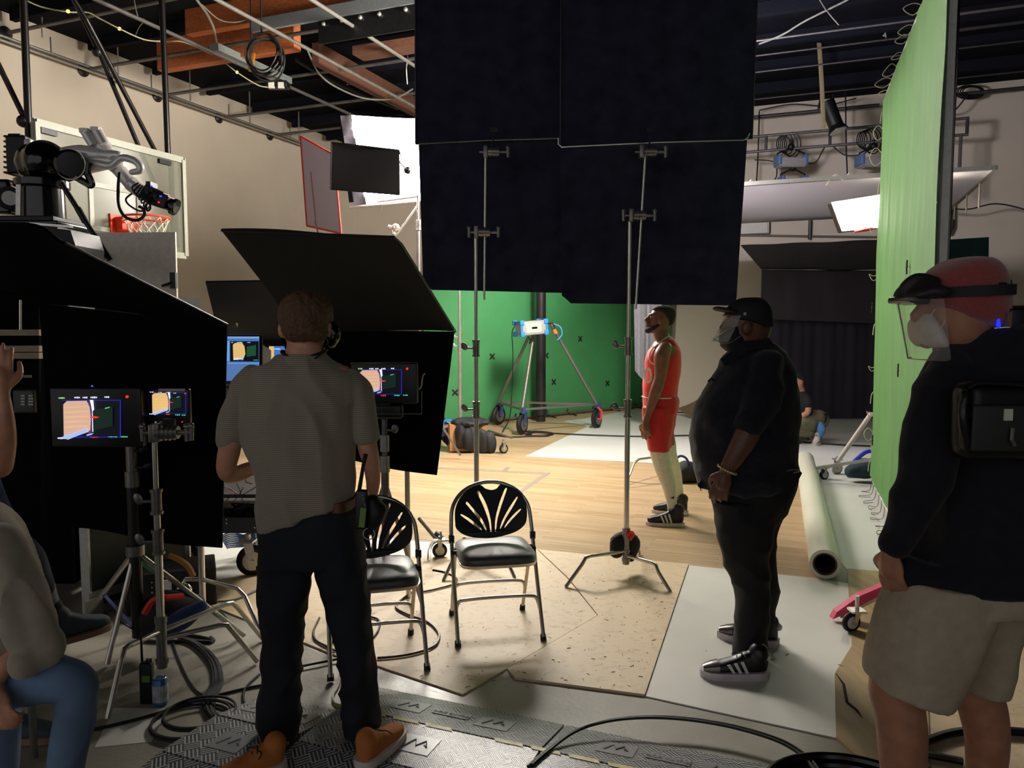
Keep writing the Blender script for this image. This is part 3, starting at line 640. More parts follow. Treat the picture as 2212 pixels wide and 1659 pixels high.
def skypanel(p, w_, label, group=None):
    e = thing('studio_lamp', label, 'lamp', tuple(p), group=group)
    add('lamp_body', M().box(p, (w_, .3, .17), bev=.02), SKYW, e)
    for s_ in (-1, 1): add('corner_guard', M().box(p+V((s_*w_*.48, 0, .04)), (.07, .32, .2), bev=.02), SKYB, e)
    add('light_panel', M().box(p+V((0, -.04, -.09)), (w_*.8, .24, .03)), mat('unlit_diffuser', (140, 130, 124), .6), e)
    m = M(); m.tube([p+V((-w_*.5, 0, 0)), p+V((-w_*.5, 0, .18)), p+V((-.06, 0, .26)), p+V((.06, 0, .26)), p+V((w_*.5, 0, .18)), p+V((w_*.5, 0, 0))], .016, 6); m.cyl(p+V((0, 0, .24)), p+V((0, 0, .42)), .03)
    m.ell(p+V((0, 0, .3)), .07); add('yoke', m, DARKSTEEL, e); return e
p1 = bp(1708, 352, .9); skypanel(p1, .52, 'unlit lamp with blue corners hung from the rig, upper of the stacked pair')
p2 = bp(1712, 397, .9); skypanel(p2, .46, 'unlit lamp hung low against the wall, under the blue-cornered lamp')
p3 = bp(1886, 352, .9); skypanel(p3, .52, 'unlit lamp half hidden behind the far edge of the tall green screen')
for k, (px, py) in enumerate([(1702, 305), (1876, 296)]):
    m = M(); c_ = bp(px, py, .85)
    for j in range(5): r = .12+.02*j; m.tube([c_+V((r*.8*math.cos(t)-.12+.06*j, .02*j, r*1.2*math.sin(t)-.05)) for t in [i*2*math.pi/20 for i in range(20)]], .011, 5, closed=True)
    add('coiled_cable', m, RUBBER, label=['black cable bundle looped over the rig above the blue-cornered lamp', 'black cable bundle looped over the rig beside the green screen'][k], cat='cable')
sp = thing('spotlight', 'black tubular spotlight hanging from the pipe beside the tan strap', 'spotlight', tuple(P(1795, 250, 13.6)))
m = M(); a, b = P(1786, 222, 13.6), P(1806, 272, 13.5); m.cyl(a, b, .13, .12, 16); m.cyl(b, b+(b-a).normalized()*.1, .12, .17, 16); add('barrel', m, BLACKPL, sp)
m = M(); m.cyl(b+(b-a).normalized()*.1, b+(b-a).normalized()*.105, .14, n=16); add('lens', m, CHROME, sp)
m = M(); m.tube([a+V((-.14, 0, -.1)), a+V((-.1, 0, .15)), a+V((.1, 0, .15)), a+V((.14, 0, -.2))], .02, 6); add('yoke', m, DARKSTEEL, sp)
for k, (pl, lb) in enumerate([([(1640, 240), (1638, 320), (1634, 400)], 'thin black line hanging beside the right edge of the flags'), ([(1822, 68), (1826, 200), (1828, 320), (1831, 390)], 'thin black wire hanging straight down past the rig'), ([(1630, 345), (1672, 350), (1678, 375), (1673, 390)], 'short cable end hanging from the rig'),
                              ([(1736, 352), (1762, 350), (1780, 320), (1790, 315)], 'cable sagging from the blue-cornered lamp to the rig'), ([(1798, 314), (1826, 335), (1866, 332), (1880, 315)], 'cable sagging between the two rigged lamps'),
                              ([(2025, 247), (2060, 240), (2090, 205)], 'dark cable drooping from the pipe right of the green screen'), ([(2030, 448), (2090, 452), (2150, 440), (2212, 452), (2260, 470)], 'dark cable running along the back wall at the right edge'), ([(1640, 238), (1710, 225), (1780, 228), (1850, 212)], 'cable draped along the high dark pipe')]):
    m = M(); m.tube(smooth_pts([bp(x, y, .5) for x, y in pl], 6), .014, 5); add('hanging_cable', m, RUBBER, label=lb, cat='cable')
m = M(); c_ = bp(2100, 185, .4)
for j in range(4): r = .13+.025*j; m.tube([c_+V((r*1.3*math.cos(t), .02*j, r*.6*math.sin(t)-.1)) for t in [i*2*math.pi/20 for i in range(20)]], .012, 5, closed=True)
add('coiled_cable', m, RUBBER, label='small cable coil on the pipe at the top right, under the ceiling', cat='cable')
# overhead white silk
ZS = P(2150, 362, 9.0).z; K = P(2150, 362, 9.0); so = thing('overhead_silk', 'large white framed sheet hung flat overhead on the right', 'diffusion frame', tuple(K))
cs = [K-BX*4.6, K, K+AX*3.7, K+AX*3.7-BX*4.6]
add('silk_sheet', M().patch(cs[0], cs[1], cs[2], cs[3], 14, 14, .004, lambda u, v, n: -UP*.12*math.sin(math.pi*u)*math.sin(math.pi*v)), thin(mat('silk_white', (206, 202, 204), .7, var=.03), (206, 202, 204)), so)
m = M()
for a, b in zip(cs, cs[1:]+cs[:1]): m.beam(a, b, .05, .05, UP)
add('frame_tube', m, ALU, so, smooth=False)
for t in (.25, .5, .78): m = M(); q = cs[1]+(cs[2]-cs[1])*t; m.tube([q, q-UP*(.18+.2*(1-t))], .012, 5); add('tie_cord', m, tie, so)
for t in (.37, .62): m = M(); q = cs[1]+(cs[0]-cs[1])*t; m.tube(smooth_pts([q-BX*.1-UP*.08, q+UP*.04, q+BX*.08-UP*.03, q+BX*.16+UP*.05], 4), .008, 5); add('tie_cord', m, tie, so)
# wall furniture on the back wall
m = M(); a, b = bp(1590, 476, .03), bp(1658, 504, .03); m.box((a+b)/2, (abs((b-a).dot(BX)), .05, abs(a.z-b.z)), Matrix.Rotation(ROT, 3, 'Z')); x_ = add('wall_board', m, mat('white_board', (196, 190, 182), .6), label='small white board in a dark frame on the back wall, right of the flags', cat='board', smooth=False)
m = M(); bb = (a+b)/2-AX*.03
for s_ in (-1, 1): m.beam(bb-BX*.34+UP*.15*s_, bb+BX*.36+UP*.15*s_, .02, .02)
m.beam(bb+BX*.36-UP*.15, bb+BX*.36+UP*.15, .02, .02); add('board_frame', m, DARKSTEEL, parent=x_, smooth=False)
def bpost(pa, pb, r, label):
    a, b = bp(*pa, .08), bp(*pb, .08); a = V((b.x, b.y, a.z)); add('wall_conduit', M().cyl(a, b, r, n=8), PIPED, label=label, cat='conduit')
bpost((1749, 462), (1749, 516), .035, 'short vertical dark conduit on the back wall above the canopy')
m = M(); m.tube([bp(2057, 440, .1), bp(2057, 490, .1), bp(2052, 503, .1), bp(2015, 506, .1)], .04, 8); add('wall_conduit', m, PIPED, label='bent dark conduit on the wall above the teal cloth', cat='conduit')
m = M(); m.tube([bp(1600, 508, .05), bp(1900, 512, .05)], .02, 6); add('wall_rail', m, ALU, label='thin pale rail along the back wall over the canopy', cat='rail')
# ================================================================ BACKBOARD, ROBOT, BIG FLAGS
bd = thing('basketball_backboard', 'glass basketball backboard with orange hoop hung on black posts by the left wall', 'basketball hoop', tuple(P(230, 500, 8.6)))
Y1 = 7.55; TL = P(76, 264, Y1); W183 = AX*1.83
TR = TL+W183; hB = 1.12; BLc, BRc = TL-UP*hB, TR-UP*hB
FRM = mat('white_board_frame', (146, 147, 134), .5); GLS = mat('board_glass', (120, 122, 108), .2, var=0, alpha=.5)
m = M(); m.prism([TL, TR, BRc, BLc], BX*.012); add('glass_panel', m, GLS, bd, smooth=False)
m = M(); fw = .07
for a, b, u in ((TL, TR, UP), (BLc, BRc, UP)): m.beam(a+BX*.0, b+BX*.0, .05, fw, UP)
for a, b in ((TL, BLc), (TR, BRc)): m.beam(a, b, .05, fw, BX)
m.beam(TL-BX*.03+UP*.03, TR-BX*.03+UP*.03, .03, .03); m.beam(TR+AX*.035+UP*.03, BRc+AX*.035, .03, .03)
add('border_frame', m, FRM, bd, smooth=False)
sq0 = HP(193, 397, TL, BX); s_u = (sq0-TL).dot(AX); s_t = TL.z-sq0.z; m = M(); w2, h2 = .60, .45
cc = [TL+AX*s_u-UP*s_t, TL+AX*(s_u+w2)-UP*s_t, TL+AX*(s_u+w2)-UP*(s_t+h2), TL+AX*s_u-UP*(s_t+h2)]
for a, b in zip(cc, cc[1:]+cc[:1]): m.beam(a+BX*.02, b+BX*.02, .05, .006, BX)
add('target_square', m, FRM, bd, smooth=False)
for px, py in ((98, 285), (350, 350)): q = HP(px, py, TL, BX); add('bracket', M().beam(q-AX*.07+BX*.02, q+AX*.1+BX*.02, .04, .05), DARKSTEEL, bd, smooth=False)
ORG = mat('hoop_orange', (226, 62, 24), .45)
hc = P(316, 483, (TL+W183*.5).y-.05); RC = TL+AX*.95-UP*1.0+BX*.36
RC = V((RC.x, RC.y, P(300, 470, RC.y).z))
m = M(); m.tube([RC+V((.228*math.cos(t), .228*math.sin(t), 0)) for t in [i*2*math.pi/40 for i in range(40)]], .012, 8, closed=True)
m.tube([RC+V((.228*math.cos(t), .228*math.sin(t), -.05)) for t in [i*2*math.pi/40 for i in range(12, 40)]], .006, 6); add('rim', m, ORG, bd)
m = M(); m.box(RC-BX*.30-UP*.06, (.16, .24, .14), Matrix.Rotation(ROT, 3, 'Z'), bev=.01); m.box(RC-BX*.34-UP*.06, (.03, .34, .20), Matrix.Rotation(ROT, 3, 'Z')); add('rim_mount', m, ORG, bd, smooth=False)
m = M()
for k in range(12):
    for s_ in (-1, 1):
        pts = []
        for j in range(7):
            z = -.40*j/6; r = .225-.11*(j/6)**.7; t = 2*math.pi*k/12+s_*j*math.pi/12; pts.append(RC+V((r*math.cos(t), r*math.sin(t), z-.01)))
        m.tube(pts, .0055, 4)
add('net', m, mat('white_net', (222, 216, 196), .8), bd)
HP_ = [((50, -20), (63, 310), Y1+.15), ((349, -20), (363, 345), 9.3)]
for a, b, yy in HP_: add('hanging_post', M().cyl(P(*a, yy), P(*b, yy), .034, n=12), mat('black_post', (22, 18, 18), .35, .3), bd)
for a, b, ya, yb in [((150, -20), (212, 110), 8.6, 8.6), ((212, 108), (345, 425), 8.6, 8.95), ((185, 40), (338, 332), 8.2, 9.25), ((-20, 105), (56, 262), 7.6, 7.75), ((160, 0), (186, 42), 8.1, 8.2)]:
    add('brace', M().cyl(P(*a, ya), P(*b, yb), .026, n=10), MATS['black_post'], bd)
add('clamp', M().ell(P(210, 112, 8.6), .055), BLACKPL, bd); add('clamp', M().ell(P(50, 262, 7.7), .06), BLACKPL, bd)
m = M(); m.cyl(P(362, 350, 9.2)+BX*.05, P(368, 500, 9.2)+BX*.05, .03); add('side_post', m, MATS['black_post'], bd)
m = M(); m.tube([P(386, 452, 9.3), P(393, 456, 9.3), P(394, 530, 9.3), P(383, 535, 9.3), P(381, 460, 9.3)], .022, 8); add('height_handle', m, BLACKPL, bd)
# ---- robot arm with camera
GB = mat('gloss_black', (10, 10, 11), .15, spec=.6, var=0)
rb = thing('robot_arm', 'chrome and black robot arm carrying a film camera, above the black tent', 'robot arm', tuple(P(95, 480, 5.0)))
YR = 5.0
def R_(px, py, dy=0): return P(px, py, YR+dy)
s5 = S(YR)
m = M(); m.lathe(R_(95, 484), (0, 0, 1), [(0, .155), (.02, .16), (.03, .13), (.22, .125), (.23, .16), (.27, .16), (.28, .12)], 32); m.box(R_(95, 490), (.42, .42, .03), bev=.01); add('base_column', m, GB, rb)
add('base_plate', M().box(R_(90, 481), (.38, .4, .035), bev=.008).box(R_(104, 500), (.33, .36, .09)), DARKSTEEL, rb, smooth=False)
add('wheeled_pedestal', M().box(V((R_(90, 500).x, YR+.1, (R_(90, 505).z)/2+.02)), (.50, .6, R_(90, 505).z-.06), bev=.03), BLACKPL, rb)
m = M(); m.box(R_(15, 432, .12), (.22, .3, .22), bev=.02); m.cyl(R_(20, 428, .1), R_(20, 428, -.05), .075, n=20); add('drive_box', m, GB, rb)
add('round_badge', M().cyl(R_(21, 428, -.05), R_(21, 428, -.06), .045, n=20), CHROME, rb)
add('grey_strip', M().box(R_(40, 432, -.13), (.03, .01, .19), Matrix.Rotation(.06, 3, 'Y')), ALU, rb, smooth=False)
m = M(); m.box(R_(50, 338, .1), (.13, .16, .24), bev=.015)
for k in range(8): m.box(R_(27, 300+k*11, .1), (.02, .15, .012))
m.box(R_(40, 297, .08), (.08, .1, .03), bev=.008); add('motor_housing', m, DARKSTEEL, rb, smooth=False)
RCH = mat('robot_silver', (232, 226, 224), .25, .25, var=.08)
add('motor_cover', M().box(R_(64, 340, -.02), (.045, .05, .23), bev=.015), RCH, rb)
m = M(); m.chain([R_(78, 352), R_(110, 355), R_(140, 355)], [.125, .12, .10], 24); m.ell(R_(98, 350, -.02), (.13, .15, .135)); add('shoulder_joint', organic(m, .012, 4), GB, rb)
m = M(); m.cyl(R_(152, 355, -.16), R_(152, 355, .1), .09, n=28); m.cyl(R_(152, 355, -.18), R_(152, 355, -.16), .075, .09, n=28); add('elbow_drum', m, GB, rb)
add('drum_ring', M().tube([R_(152, 355, -.155)+V((.092*math.cos(t), 0, .092*math.sin(t))) for t in [i*math.pi/16 for i in range(32)]], .004, 6, closed=True), WHITEP, rb)
m = M(); m.chain([R_(140, 335, -.02), R_(175, 330, -.02), R_(215, 335, -.02), R_(255, 335, -.02)], [.05, .05, .045, .028], 16); m.chain([R_(150, 372, -.02), R_(200, 360, -.02), R_(250, 352, -.02)], [.04, .04, .03], 16); m.ell(R_(205, 348, -.02), (.16, .05, .05)); add('upper_link', organic(m, .009, 4), RCH, rb)
m = M(); m.chain([R_(190, 350, -.05), R_(215, 355, -.06), R_(240, 358, -.06), R_(262, 342, -.06), R_(285, 345, -.06), R_(300, 355, -.06), R_(302, 368, -.06), R_(285, 372, -.06)], [.026, .026, .024, .024, .024, .024, .022, .018], 14); add('cable_conduit', m, RCH, rb)
m = M(); m.chain([R_(205, 300, .03), R_(222, 318, .03), R_(240, 345, .02), R_(262, 372, 0), R_(285, 400, 0)], [.055, .055, .05, .045, .045], 16); m.ell(R_(250, 352, 0), (.065, .06, .065)); add('forearm', organic(m, .009, 4), RCH, rb)
for a, b, rr in (((184, 283), (203, 315), .032), ((208, 280), (226, 312), .032)):
    m = M(); m.cyl(R_(*a, -.02), R_(*b, -.02), rr, n=10); m.cyl(R_(*a, -.02)+UP*.012, R_(*a, -.02)-UP*.01, rr*1.15, n=8); add('wrist_motor', m, RCH, rb)
m = M(); m.chain([R_(285, 398, 0), R_(302, 412, 0), R_(318, 420, 0)], [.05, .045, .04], 16); m.cyl(R_(312, 416), R_(330, 428), .045, n=16); add('wrist', m, RCH, rb)
m = M(); m.box(R_(335, 425), (.13, .11, .10), Matrix.Rotation(.45, 3, 'Y'), bev=.01); m.box(R_(352, 435), (.10, .12, .09), Matrix.Rotation(.3, 3, 'Y'), bev=.01); m.box(R_(328, 405), (.03, .1, .06)); m.cyl(R_(322, 410, -.05), R_(345, 422, -.05), .012)
for k in range(14): m.box(R_(315+k*4.5, 412+k*2.5+random.uniform(-9, 9), random.uniform(-.07, .03)), (.02, .03, .02), Matrix.Rotation(random.random(), 3, 'Y'))
add('camera_body', m, DARKSTEEL, rb, smooth=False)
for k in range(7): add('cable_loop', M().tube(smooth_pts([R_(300+k*4, 395+k*3, -.05), R_(285+k*5, 405+k*8, -.06), R_(298+k*5, 422+k*3, -.07), R_(315+k*4, 412+k*4, -.06)], 5), .005, 5), RUBBER, rb)
m = M(); m.cyl(R_(355, 436), R_(374, 446), .042, n=20); m.cyl(R_(374, 446), R_(380, 449), .055, n=20); add('lens', m, GB, rb); add('lens_glass', M().cyl(R_(380, 449), R_(380.6, 449.2), .038, n=20), mat('lens_grey', (90, 88, 86), .1), rb)
add('tally_light', M().box(R_(343, 437, -.07), (.008, .006, .008)), mat('tally_red', (255, 30, 20), .5, var=0, emit=4), rb)
for px, py in ((328, 402), (347, 424)): add('status_light', M().box(R_(px, py, -.07), (.012, .006, .008)), mat('tally_blue', (60, 60, 255), .5, var=0, emit=2), rb)
for pl, r in (([(258, 372), (255, 410), (257, 445), (270, 468), (295, 476), (311, 466), (310, 452), (300, 446)], .010), ([(285, 418), (272, 430), (280, 444), (305, 456), (318, 440)], .006), ([(315, 440), (318, 455), (325, 450), (322, 438)], .006), ([(150, 372), (147, 385), (162, 382), (180, 392), (195, 400), (198, 395), (188, 370), (192, 350)], .022)):
    add('cable', M().tube(smooth_pts([R_(x, y, -.1) for x, y in pl], 6), r, 7), RUBBER if r < .02 else GB, rb)
m = M(); m.cyl(P(132, 395, 4.9), P(238, 562, 4.9), .016); m.cyl(P(168, 450, 4.9), P(185, 480, 4.9), .02); add('guard_bar', m, MATS['black_post'], rb)
# grey metal cabinet back behind the tent
pn = thing('equipment_cart', 'pale grey metal equipment cart cover behind the black tent, under the hoop', 'cart', tuple(V((P(300, 500, 4.9).x, 4.9, 0))))
m = M(); m.patch(P(160, 503, 4.9), P(378, 501, 4.9), P(382, 650, 4.9), P(150, 640, 4.9), 4, 4, .02); add('cover_panel', m, mat('grey_lacquer', (236, 224, 206), .4), pn)
m = M(); m.prism([P(205, 640, 4.92), P(382, 640, 4.92), P(382, 1000, 4.92), P(205, 1000, 4.92)], (0, .35, 0)); add('cabinet', m, BLACKPL, pn, smooth=False)
for x_ in (215, 372): add('leg', M().cyl(P(x_, 995, 5.1), V((P(x_, 995, 5.1).x, 5.1, 0)), .02), BLACKPL, pn)
add('latch', M().box(P(375, 606, 4.88), (.035, .03, .10)).tube([P(350, 618, 4.87), P(372, 610, 4.87)], .008), BLACKPL, pn, smooth=False)
add('black_ledge', M().box(P(200, 552, 4.86), (.12, .05, .03)), BLACKPL, pn, smooth=False)
m = M(); m.prism([P(60, 487, 4.3), P(152, 497, 4.3), P(163, 530, 4.3), P(163, 560, 4.3), P(60, 500, 4.3)], (0, .3, 0)); add('control_case', m, DARKSTEEL, pn, smooth=False)
add('case_lip', M().beam(P(60, 483, 4.28), P(155, 490, 4.28), .03, .012), CHROME, pn, smooth=False)
# ================================================================ BIG BLACK FLAGS
def rip(a): return lambda u, v, n: n*a*(math.sin(u*5+v*2)*.5+noise.noise(V((u*3, v*3, 2))))
EDGE = mat('flag_edge_rod', (74, 72, 72), .4, .7)
def bigflag(Y, top, flap, label, rod, cut=None):
    e = thing('black_flag', label, 'flag', tuple(P((flap[2][0]+flap[3][0])/2, max(flap[2][1], flap[3][1]), Y)))
    q = [P(x, y, Y) for x, y in top]; add('upper_cloth', M().patch(*q, 14, 14, .006, rip(.012)), BLACKCLOTH2, e)
    q2 = [P(x, y, Y-.02) for x, y in flap]; m = M(); m.patch(*q2, 20, 20, .006, lambda u, v, n: n*.018*math.sin(u*6+v*3)*v+UP*.0)
    if cut:                # round the lower corners of the loose flap
        c0 = q2[3]; c1 = q2[2]
        for i, p in enumerate(m.v):
            for c_, sg in ((c0, 1), (c1, -1)):
                dx = (p.x-c_.x)*sg; dz = p.z-c_.z; r = .10 if sg == 1 else .03
                if 0 <= dx < r and 0 <= dz < r:
                    k = math.hypot(r-dx, r-dz)
                    if k > r: m.v[i] = p+V((sg*(r-dx)*(1-r/k), 0, (r-dz)*(1-r/k)))
    add('hanging_flap', m, BLACKCLOTH2, e)
    m = M()
    for a, b in zip(q, q[1:]+q[:1]): m.tube([a+V((0, -.01, 0)), b+V((0, -.01, 0))], .005, 6)
    add('frame_rod', m, EDGE, e)
    m = M(); m.tube([P(x, y, Y-.035) for x, y in rod], .0055, 6); add('hinge_rod', m, CHROME, e); return e
bigflag(5.72, [(897, -95), (1300, -95), (1300, 303), (898, 312)], [(904, 312), (1290, 303), (1290, 634), (914, 626)], 'left black floppy flag with its flap hanging over the hall, higher of the two', [(905, 311), (1060, 303), (1203, 299), (1207, 300)], 1)
bigflag(5.36, [(1212, -90), (1638, -95), (1624, 300), (1210, 315)], [(1209, 318), (1614, 302), (1591, 660), (1214, 655)], 'right black floppy flag with its flap hanging lower, above the basketball player', [(1206, 298), (1206, 312), (1214, 318), (1420, 308), (1606, 303), (1614, 298), (1619, 288)], 1)
def knobhead(c, w_=1.0):       # grip head: disc clamp with two T handles
    m = M(); m.box(c+V((-.045, 0, 0)), (.03, .05, .085), bev=.006); m.cyl(c+V((-.03, 0, 0)), c+V((.05, 0, 0)), .03, n=16); m.cyl(c+V((-.09, 0, 0)), c+V((-.03, 0, 0)), .009); m.cyl(c+V((.05, 0, 0)), c+V((.105, 0, 0)), .011)
    for k in range(3): m.cyl(c+V((-.012+k*.02, 0, 0)), c+V((-.006+k*.02, 0, 0)), .036, n=16)
    return m
def thandle(c, d=1):
    m = M(); m.cyl(c+V((0, 0, -.038)), c+V((0, 0, .032)), .010, .013); m.ell(c+V((0, 0, .03)), .016, nu=8, nv=6); return m
def collar(c, side=-1):
    m = M(); m.cyl(c-UP*.05, c+UP*.05, .024, n=14); m.cyl(c+UP*.045, c+UP*.06, .029, n=14); m.cyl(c-UP*.06, c-UP*.045, .029, n=14); m.cyl(c, c+V((side*.07, 0, 0)), .008)
    m.ell(c+V((side*.085, 0, .012)), (.022, .008, .03), Matrix.Rotation(side*.5, 3, 'Y')); return m
def cstand(name, label, bx, by, Yc, ytop, splits, feet, third, arm, armx, uph, pin, cat='light stand', exitz=(.17, .14)):
    b0 = V((P(bx, by, Yc).x, Yc, 0)); e = thing(name, label, cat, tuple(b0)); zt = P(bx, ytop, Yc).z; xt = P(bx+ (10 if bx > 1200 else 0), ytop, Yc).x
    zs = [zt]+[P(bx, y, Yc).z for y in splits]+[.10]; rs = [.0125, .0155, .0185, .021]
    for i in range(len(zs)-1): add('column_tube', M().cyl(b0+UP*(zs[i+1]-.02), b0+UP*zs[i], rs[min(i, 3)], n=16), CHROME, e)
    for z in zs[1:-1]: add('collar_knob', collar(b0+UP*z), STEEL, e)
    m = M(); m.cyl(b0+UP*.08, b0+UP*.32, .024, n=16); m.cyl(b0+UP*.10, b0+UP*.12, .03, n=16); m.cyl(b0+UP*.30, b0+UP*.33, .028, n=16); add('leg_hub', m, STEEL, e)
    fs = [G(*f) for f in feet]+[third]
    for i, f in enumerate(fs):
        d = (f-b0); L = math.hypot(d.x, d.y); d = V((d.x, d.y, 0)).normalized(); z = exitz[i % len(exitz)]
        pts = [b0+d*.02+UP*z, b0+d*(L*.60)+UP*(z+.015), b0+d*(L*.68)+UP*(z+.01), b0+d*(L*.74)+UP*(z-.03), b0+d*L+UP*.012]
        add('leg', M().tube(pts, .0125, 12), CHROME, e)
    if arm:
        hd = V((P(arm[0], arm[1], Yc).x, Yc-.02, P(arm[0], arm[1], Yc).z)); hd.x = b0.x+.05; add('grip_head', knobhead(hd), STEEL, e)
        add('t_handle', thandle(hd+V((.11, 0, 0))), STEEL, e); add('t_handle', thandle(hd+V((-.095, 0, 0))), STEEL, e)
        ax_ = [P(x, y, Yc-.02) for x, y in armx]; add('grip_arm', M().cyl(ax_[0], ax_[1], .008, n=12), CHROME, e)
        u = P(uph[0], uph[1], Yc-.02); add('grip_head', knobhead(u), STEEL, e); add('t_handle', thandle(u+V((.11, 0, 0))), STEEL, e)
        p_ = P(pin[0], pin[1], Yc-.02); add('flag_pin', M().cyl(u, p_, .006).box(p_+UP*.02, (.055, .02, .035)), DARKSTEEL, e)
    return e
cstand('grip_stand', 'chrome grip stand with two bent legs and a sandbag, in front of the basketball player', 1352, 1222, 5.15, 478, [748, 882, 1172], [(1222, 1272), (1448, 1282)], V((.95, 5.62, 0)), (1375, 466), [(1395, 318), (1373, 668)], (1401, 328), (1405, 288))
cstand('grip_stand', 'chrome grip stand rising behind the right folding chair', 1030, 1200, 5.5, 500, [752, 885, 1172], [(1112, 1252), (958, 1258)], V((-.2, 5.95, 0)), (1042, 502), [(1049, 318), (1046, 648)], (1063, 328), (1066, 288))
# sandbag on the right stand
SBL = mat('sandbag_cordura', (22, 20, 24), .75, bump=.3, bscale=30)
sg = thing('sandbag', 'small black sandbag with red handle hung on the bent-leg grip stand', 'sandbag', tuple(P(1350, 1210, 5.2)))
m = M(); m.chain([P(1350, 1152, 5.2), P(1336, 1168, 5.17), P(1332, 1192, 5.15)], [.02, .05, .045], 14); m.chain([P(1352, 1152, 5.22), P(1366, 1172, 5.2), P(1362, 1202, 5.2)], [.025, .055, .035], 14)
add('bag', organic(m, .008, 4, folds(.004)), SBL, sg); add('red_handle', M().tube(smooth_pts([P(1355, 1156, 5.12), P(1362, 1150, 5.1), P(1368, 1154, 5.12), P(1360, 1166, 5.12)], 4), .012, 6), REDT, sg)
# ================================================================ ADDED LAMPS BEHIND THE FLAGS (unseen, put in to brighten the walls)
kl = thing('added_lamp_box', 'large unseen lamp box added behind the black flags to brighten the left wall', 'lamp', tuple(P(1430, 150, 8.2)))
kp = P(1430, 150, 8.2); kd = (V((-6.5, 12.5, 3.0))-kp).normalized(); ka, kb, _ = frame(kd)
KR = Matrix((ka, kb, kd)).transposed()
add('housing', M().box(kp-kd*.2, (1.3, 1.0, .3), KR, bev=.03), BLACKPL, kl)
add('lit_face', M().box(kp-kd*.03, (1.2, .9, .02), KR), mat('added_left_lamp_face', (255, 250, 240), .6, var=0, emit=230, ecol=(255, 247, 236)), kl, smooth=False)
add('hanger', M().cyl(kp-kd*.2, V((kp.x-kd.x*.2, kp.y-kd.y*.2, HC)), .02), STEEL, kl)
kp2 = P(1500, 200, 9.9); kd = (V((6.5, 15.6, 3.0))-kp2).normalized(); ka, kb, _ = frame(kd); KR = Matrix((ka, kb, kd)).transposed()  # second added lamp, out of sight, brightens the back wall
k2 = thing('added_lamp_box', 'smaller unseen lamp box added behind the right black flag to brighten the back wall', 'lamp', tuple(kp2))
add('housing', M().box(kp2-kd*.2, (.9, .7, .3), KR, bev=.03), BLACKPL, k2); add('lit_face', M().box(kp2-kd*.03, (.8, .6, .02), KR), mat('added_back_lamp_face', (255, 250, 240), .6, var=0, emit=120, ecol=(246, 242, 255)), k2, smooth=False)
add('hanger', M().cyl(kp2-kd*.2, V((kp2.x-kd.x*.2, kp2.y-kd.y*.2, HC)), .02), STEEL, k2)
# ================================================================ VIDEO VILLAGE TENTS
def slab(name, pts, off, m_, parent): return add(name, M().prism(pts, off), m_, parent, smooth=False)
tl = thing('monitor_tent', 'big black cloth tent shading the two monitors on the left', 'tent', tuple(V((P(250, 1100, 3.95).x, 3.95, 0))))
YL = 3.95
m = M(); m.patch(P(84, 655, YL), P(490, 700, YL), P(476, 1186, YL), P(120, 1136, YL), 24, 24, .012, lambda u, v, n: n*.03*math.sin(u*7)*v); add('back_cloth', m, BLACKCLOTH, tl)
m = M(); m.patch(P(-420, 480, 2.9), P(62, 487, 2.95), P(140, 640, YL-.05), P(-260, 600, YL), 6, 6, .012); m.patch(P(60, 487, 2.95), P(142, 525, 3.05), P(492, 702, YL-.02), P(80, 655, YL-.02), 12, 12, .012, lambda u, v, n: n*.01*math.sin(u*5)); add('roof_flap', m, BLACKCLOTH, tl)
add('roof_rod', M().tube([P(142, 525, 3.04), P(492, 701, YL-.03), P(512, 707, YL-.03), P(511, 700, YL)], .006, 6), EDGE, tl)
m = M(); m.patch(P(-160, 560, 4.35), P(84, 612, 4.35), P(84, 1330, 4.35), P(-160, 1330, 4.35), 4, 4, .02); add('side_cloth', m, BLACKCLOTH, tl)
tm = thing('monitor_tent', 'big black cloth tent in the middle, behind the head of the man in the polo', 'tent', tuple(V((P(850, 1020, 4.3).x, 4.3, 0))))
YM = 4.3
m = M(); m.patch(P(600, 712, YM), P(982, 716, YM), P(943, 1028, YM), P(700, 985, YM), 20, 20, .012, lambda u, v, n: n*.03*math.sin(u*6+1)*v-V((1, 0, 0))*.0); add('back_cloth', m, BLACKCLOTH, tm)
m = M(); m.patch(P(478, 498, 3.35), P(852, 512, 3.35), P(982, 717, YM), P(640, 712, YM), 16, 16, .010, lambda u, v, n: n*.008*math.sin(u*6+v*3)); add('roof_flap', m, mat('black_tent_roof', (20, 20, 20), .85), tm)
add('roof_rod', M().tube([P(478, 498, 3.35), P(852, 512, 3.35), P(868, 528, 3.42), P(984, 716, YM), P(972, 722, YM)], .006, 6), EDGE, tm)
tb = thing('monitor_tent', 'low black tent roof behind the computer screen, left of the man in the polo', 'tent', tuple(P(560, 760, 5.6)))
m = M(); m.patch(P(444, 610, 4.7), P(640, 607, 4.7), P(760, 735, 5.6), P(475, 735, 5.6), 8, 8, .01); m.patch(P(475, 733, 5.6), P(760, 733, 5.6), P(760, 900, 5.6), P(565, 775, 5.6), 6, 6, .01); add('roof_flap', m, mat('black_tent_roof', (20, 20, 20)), tb)
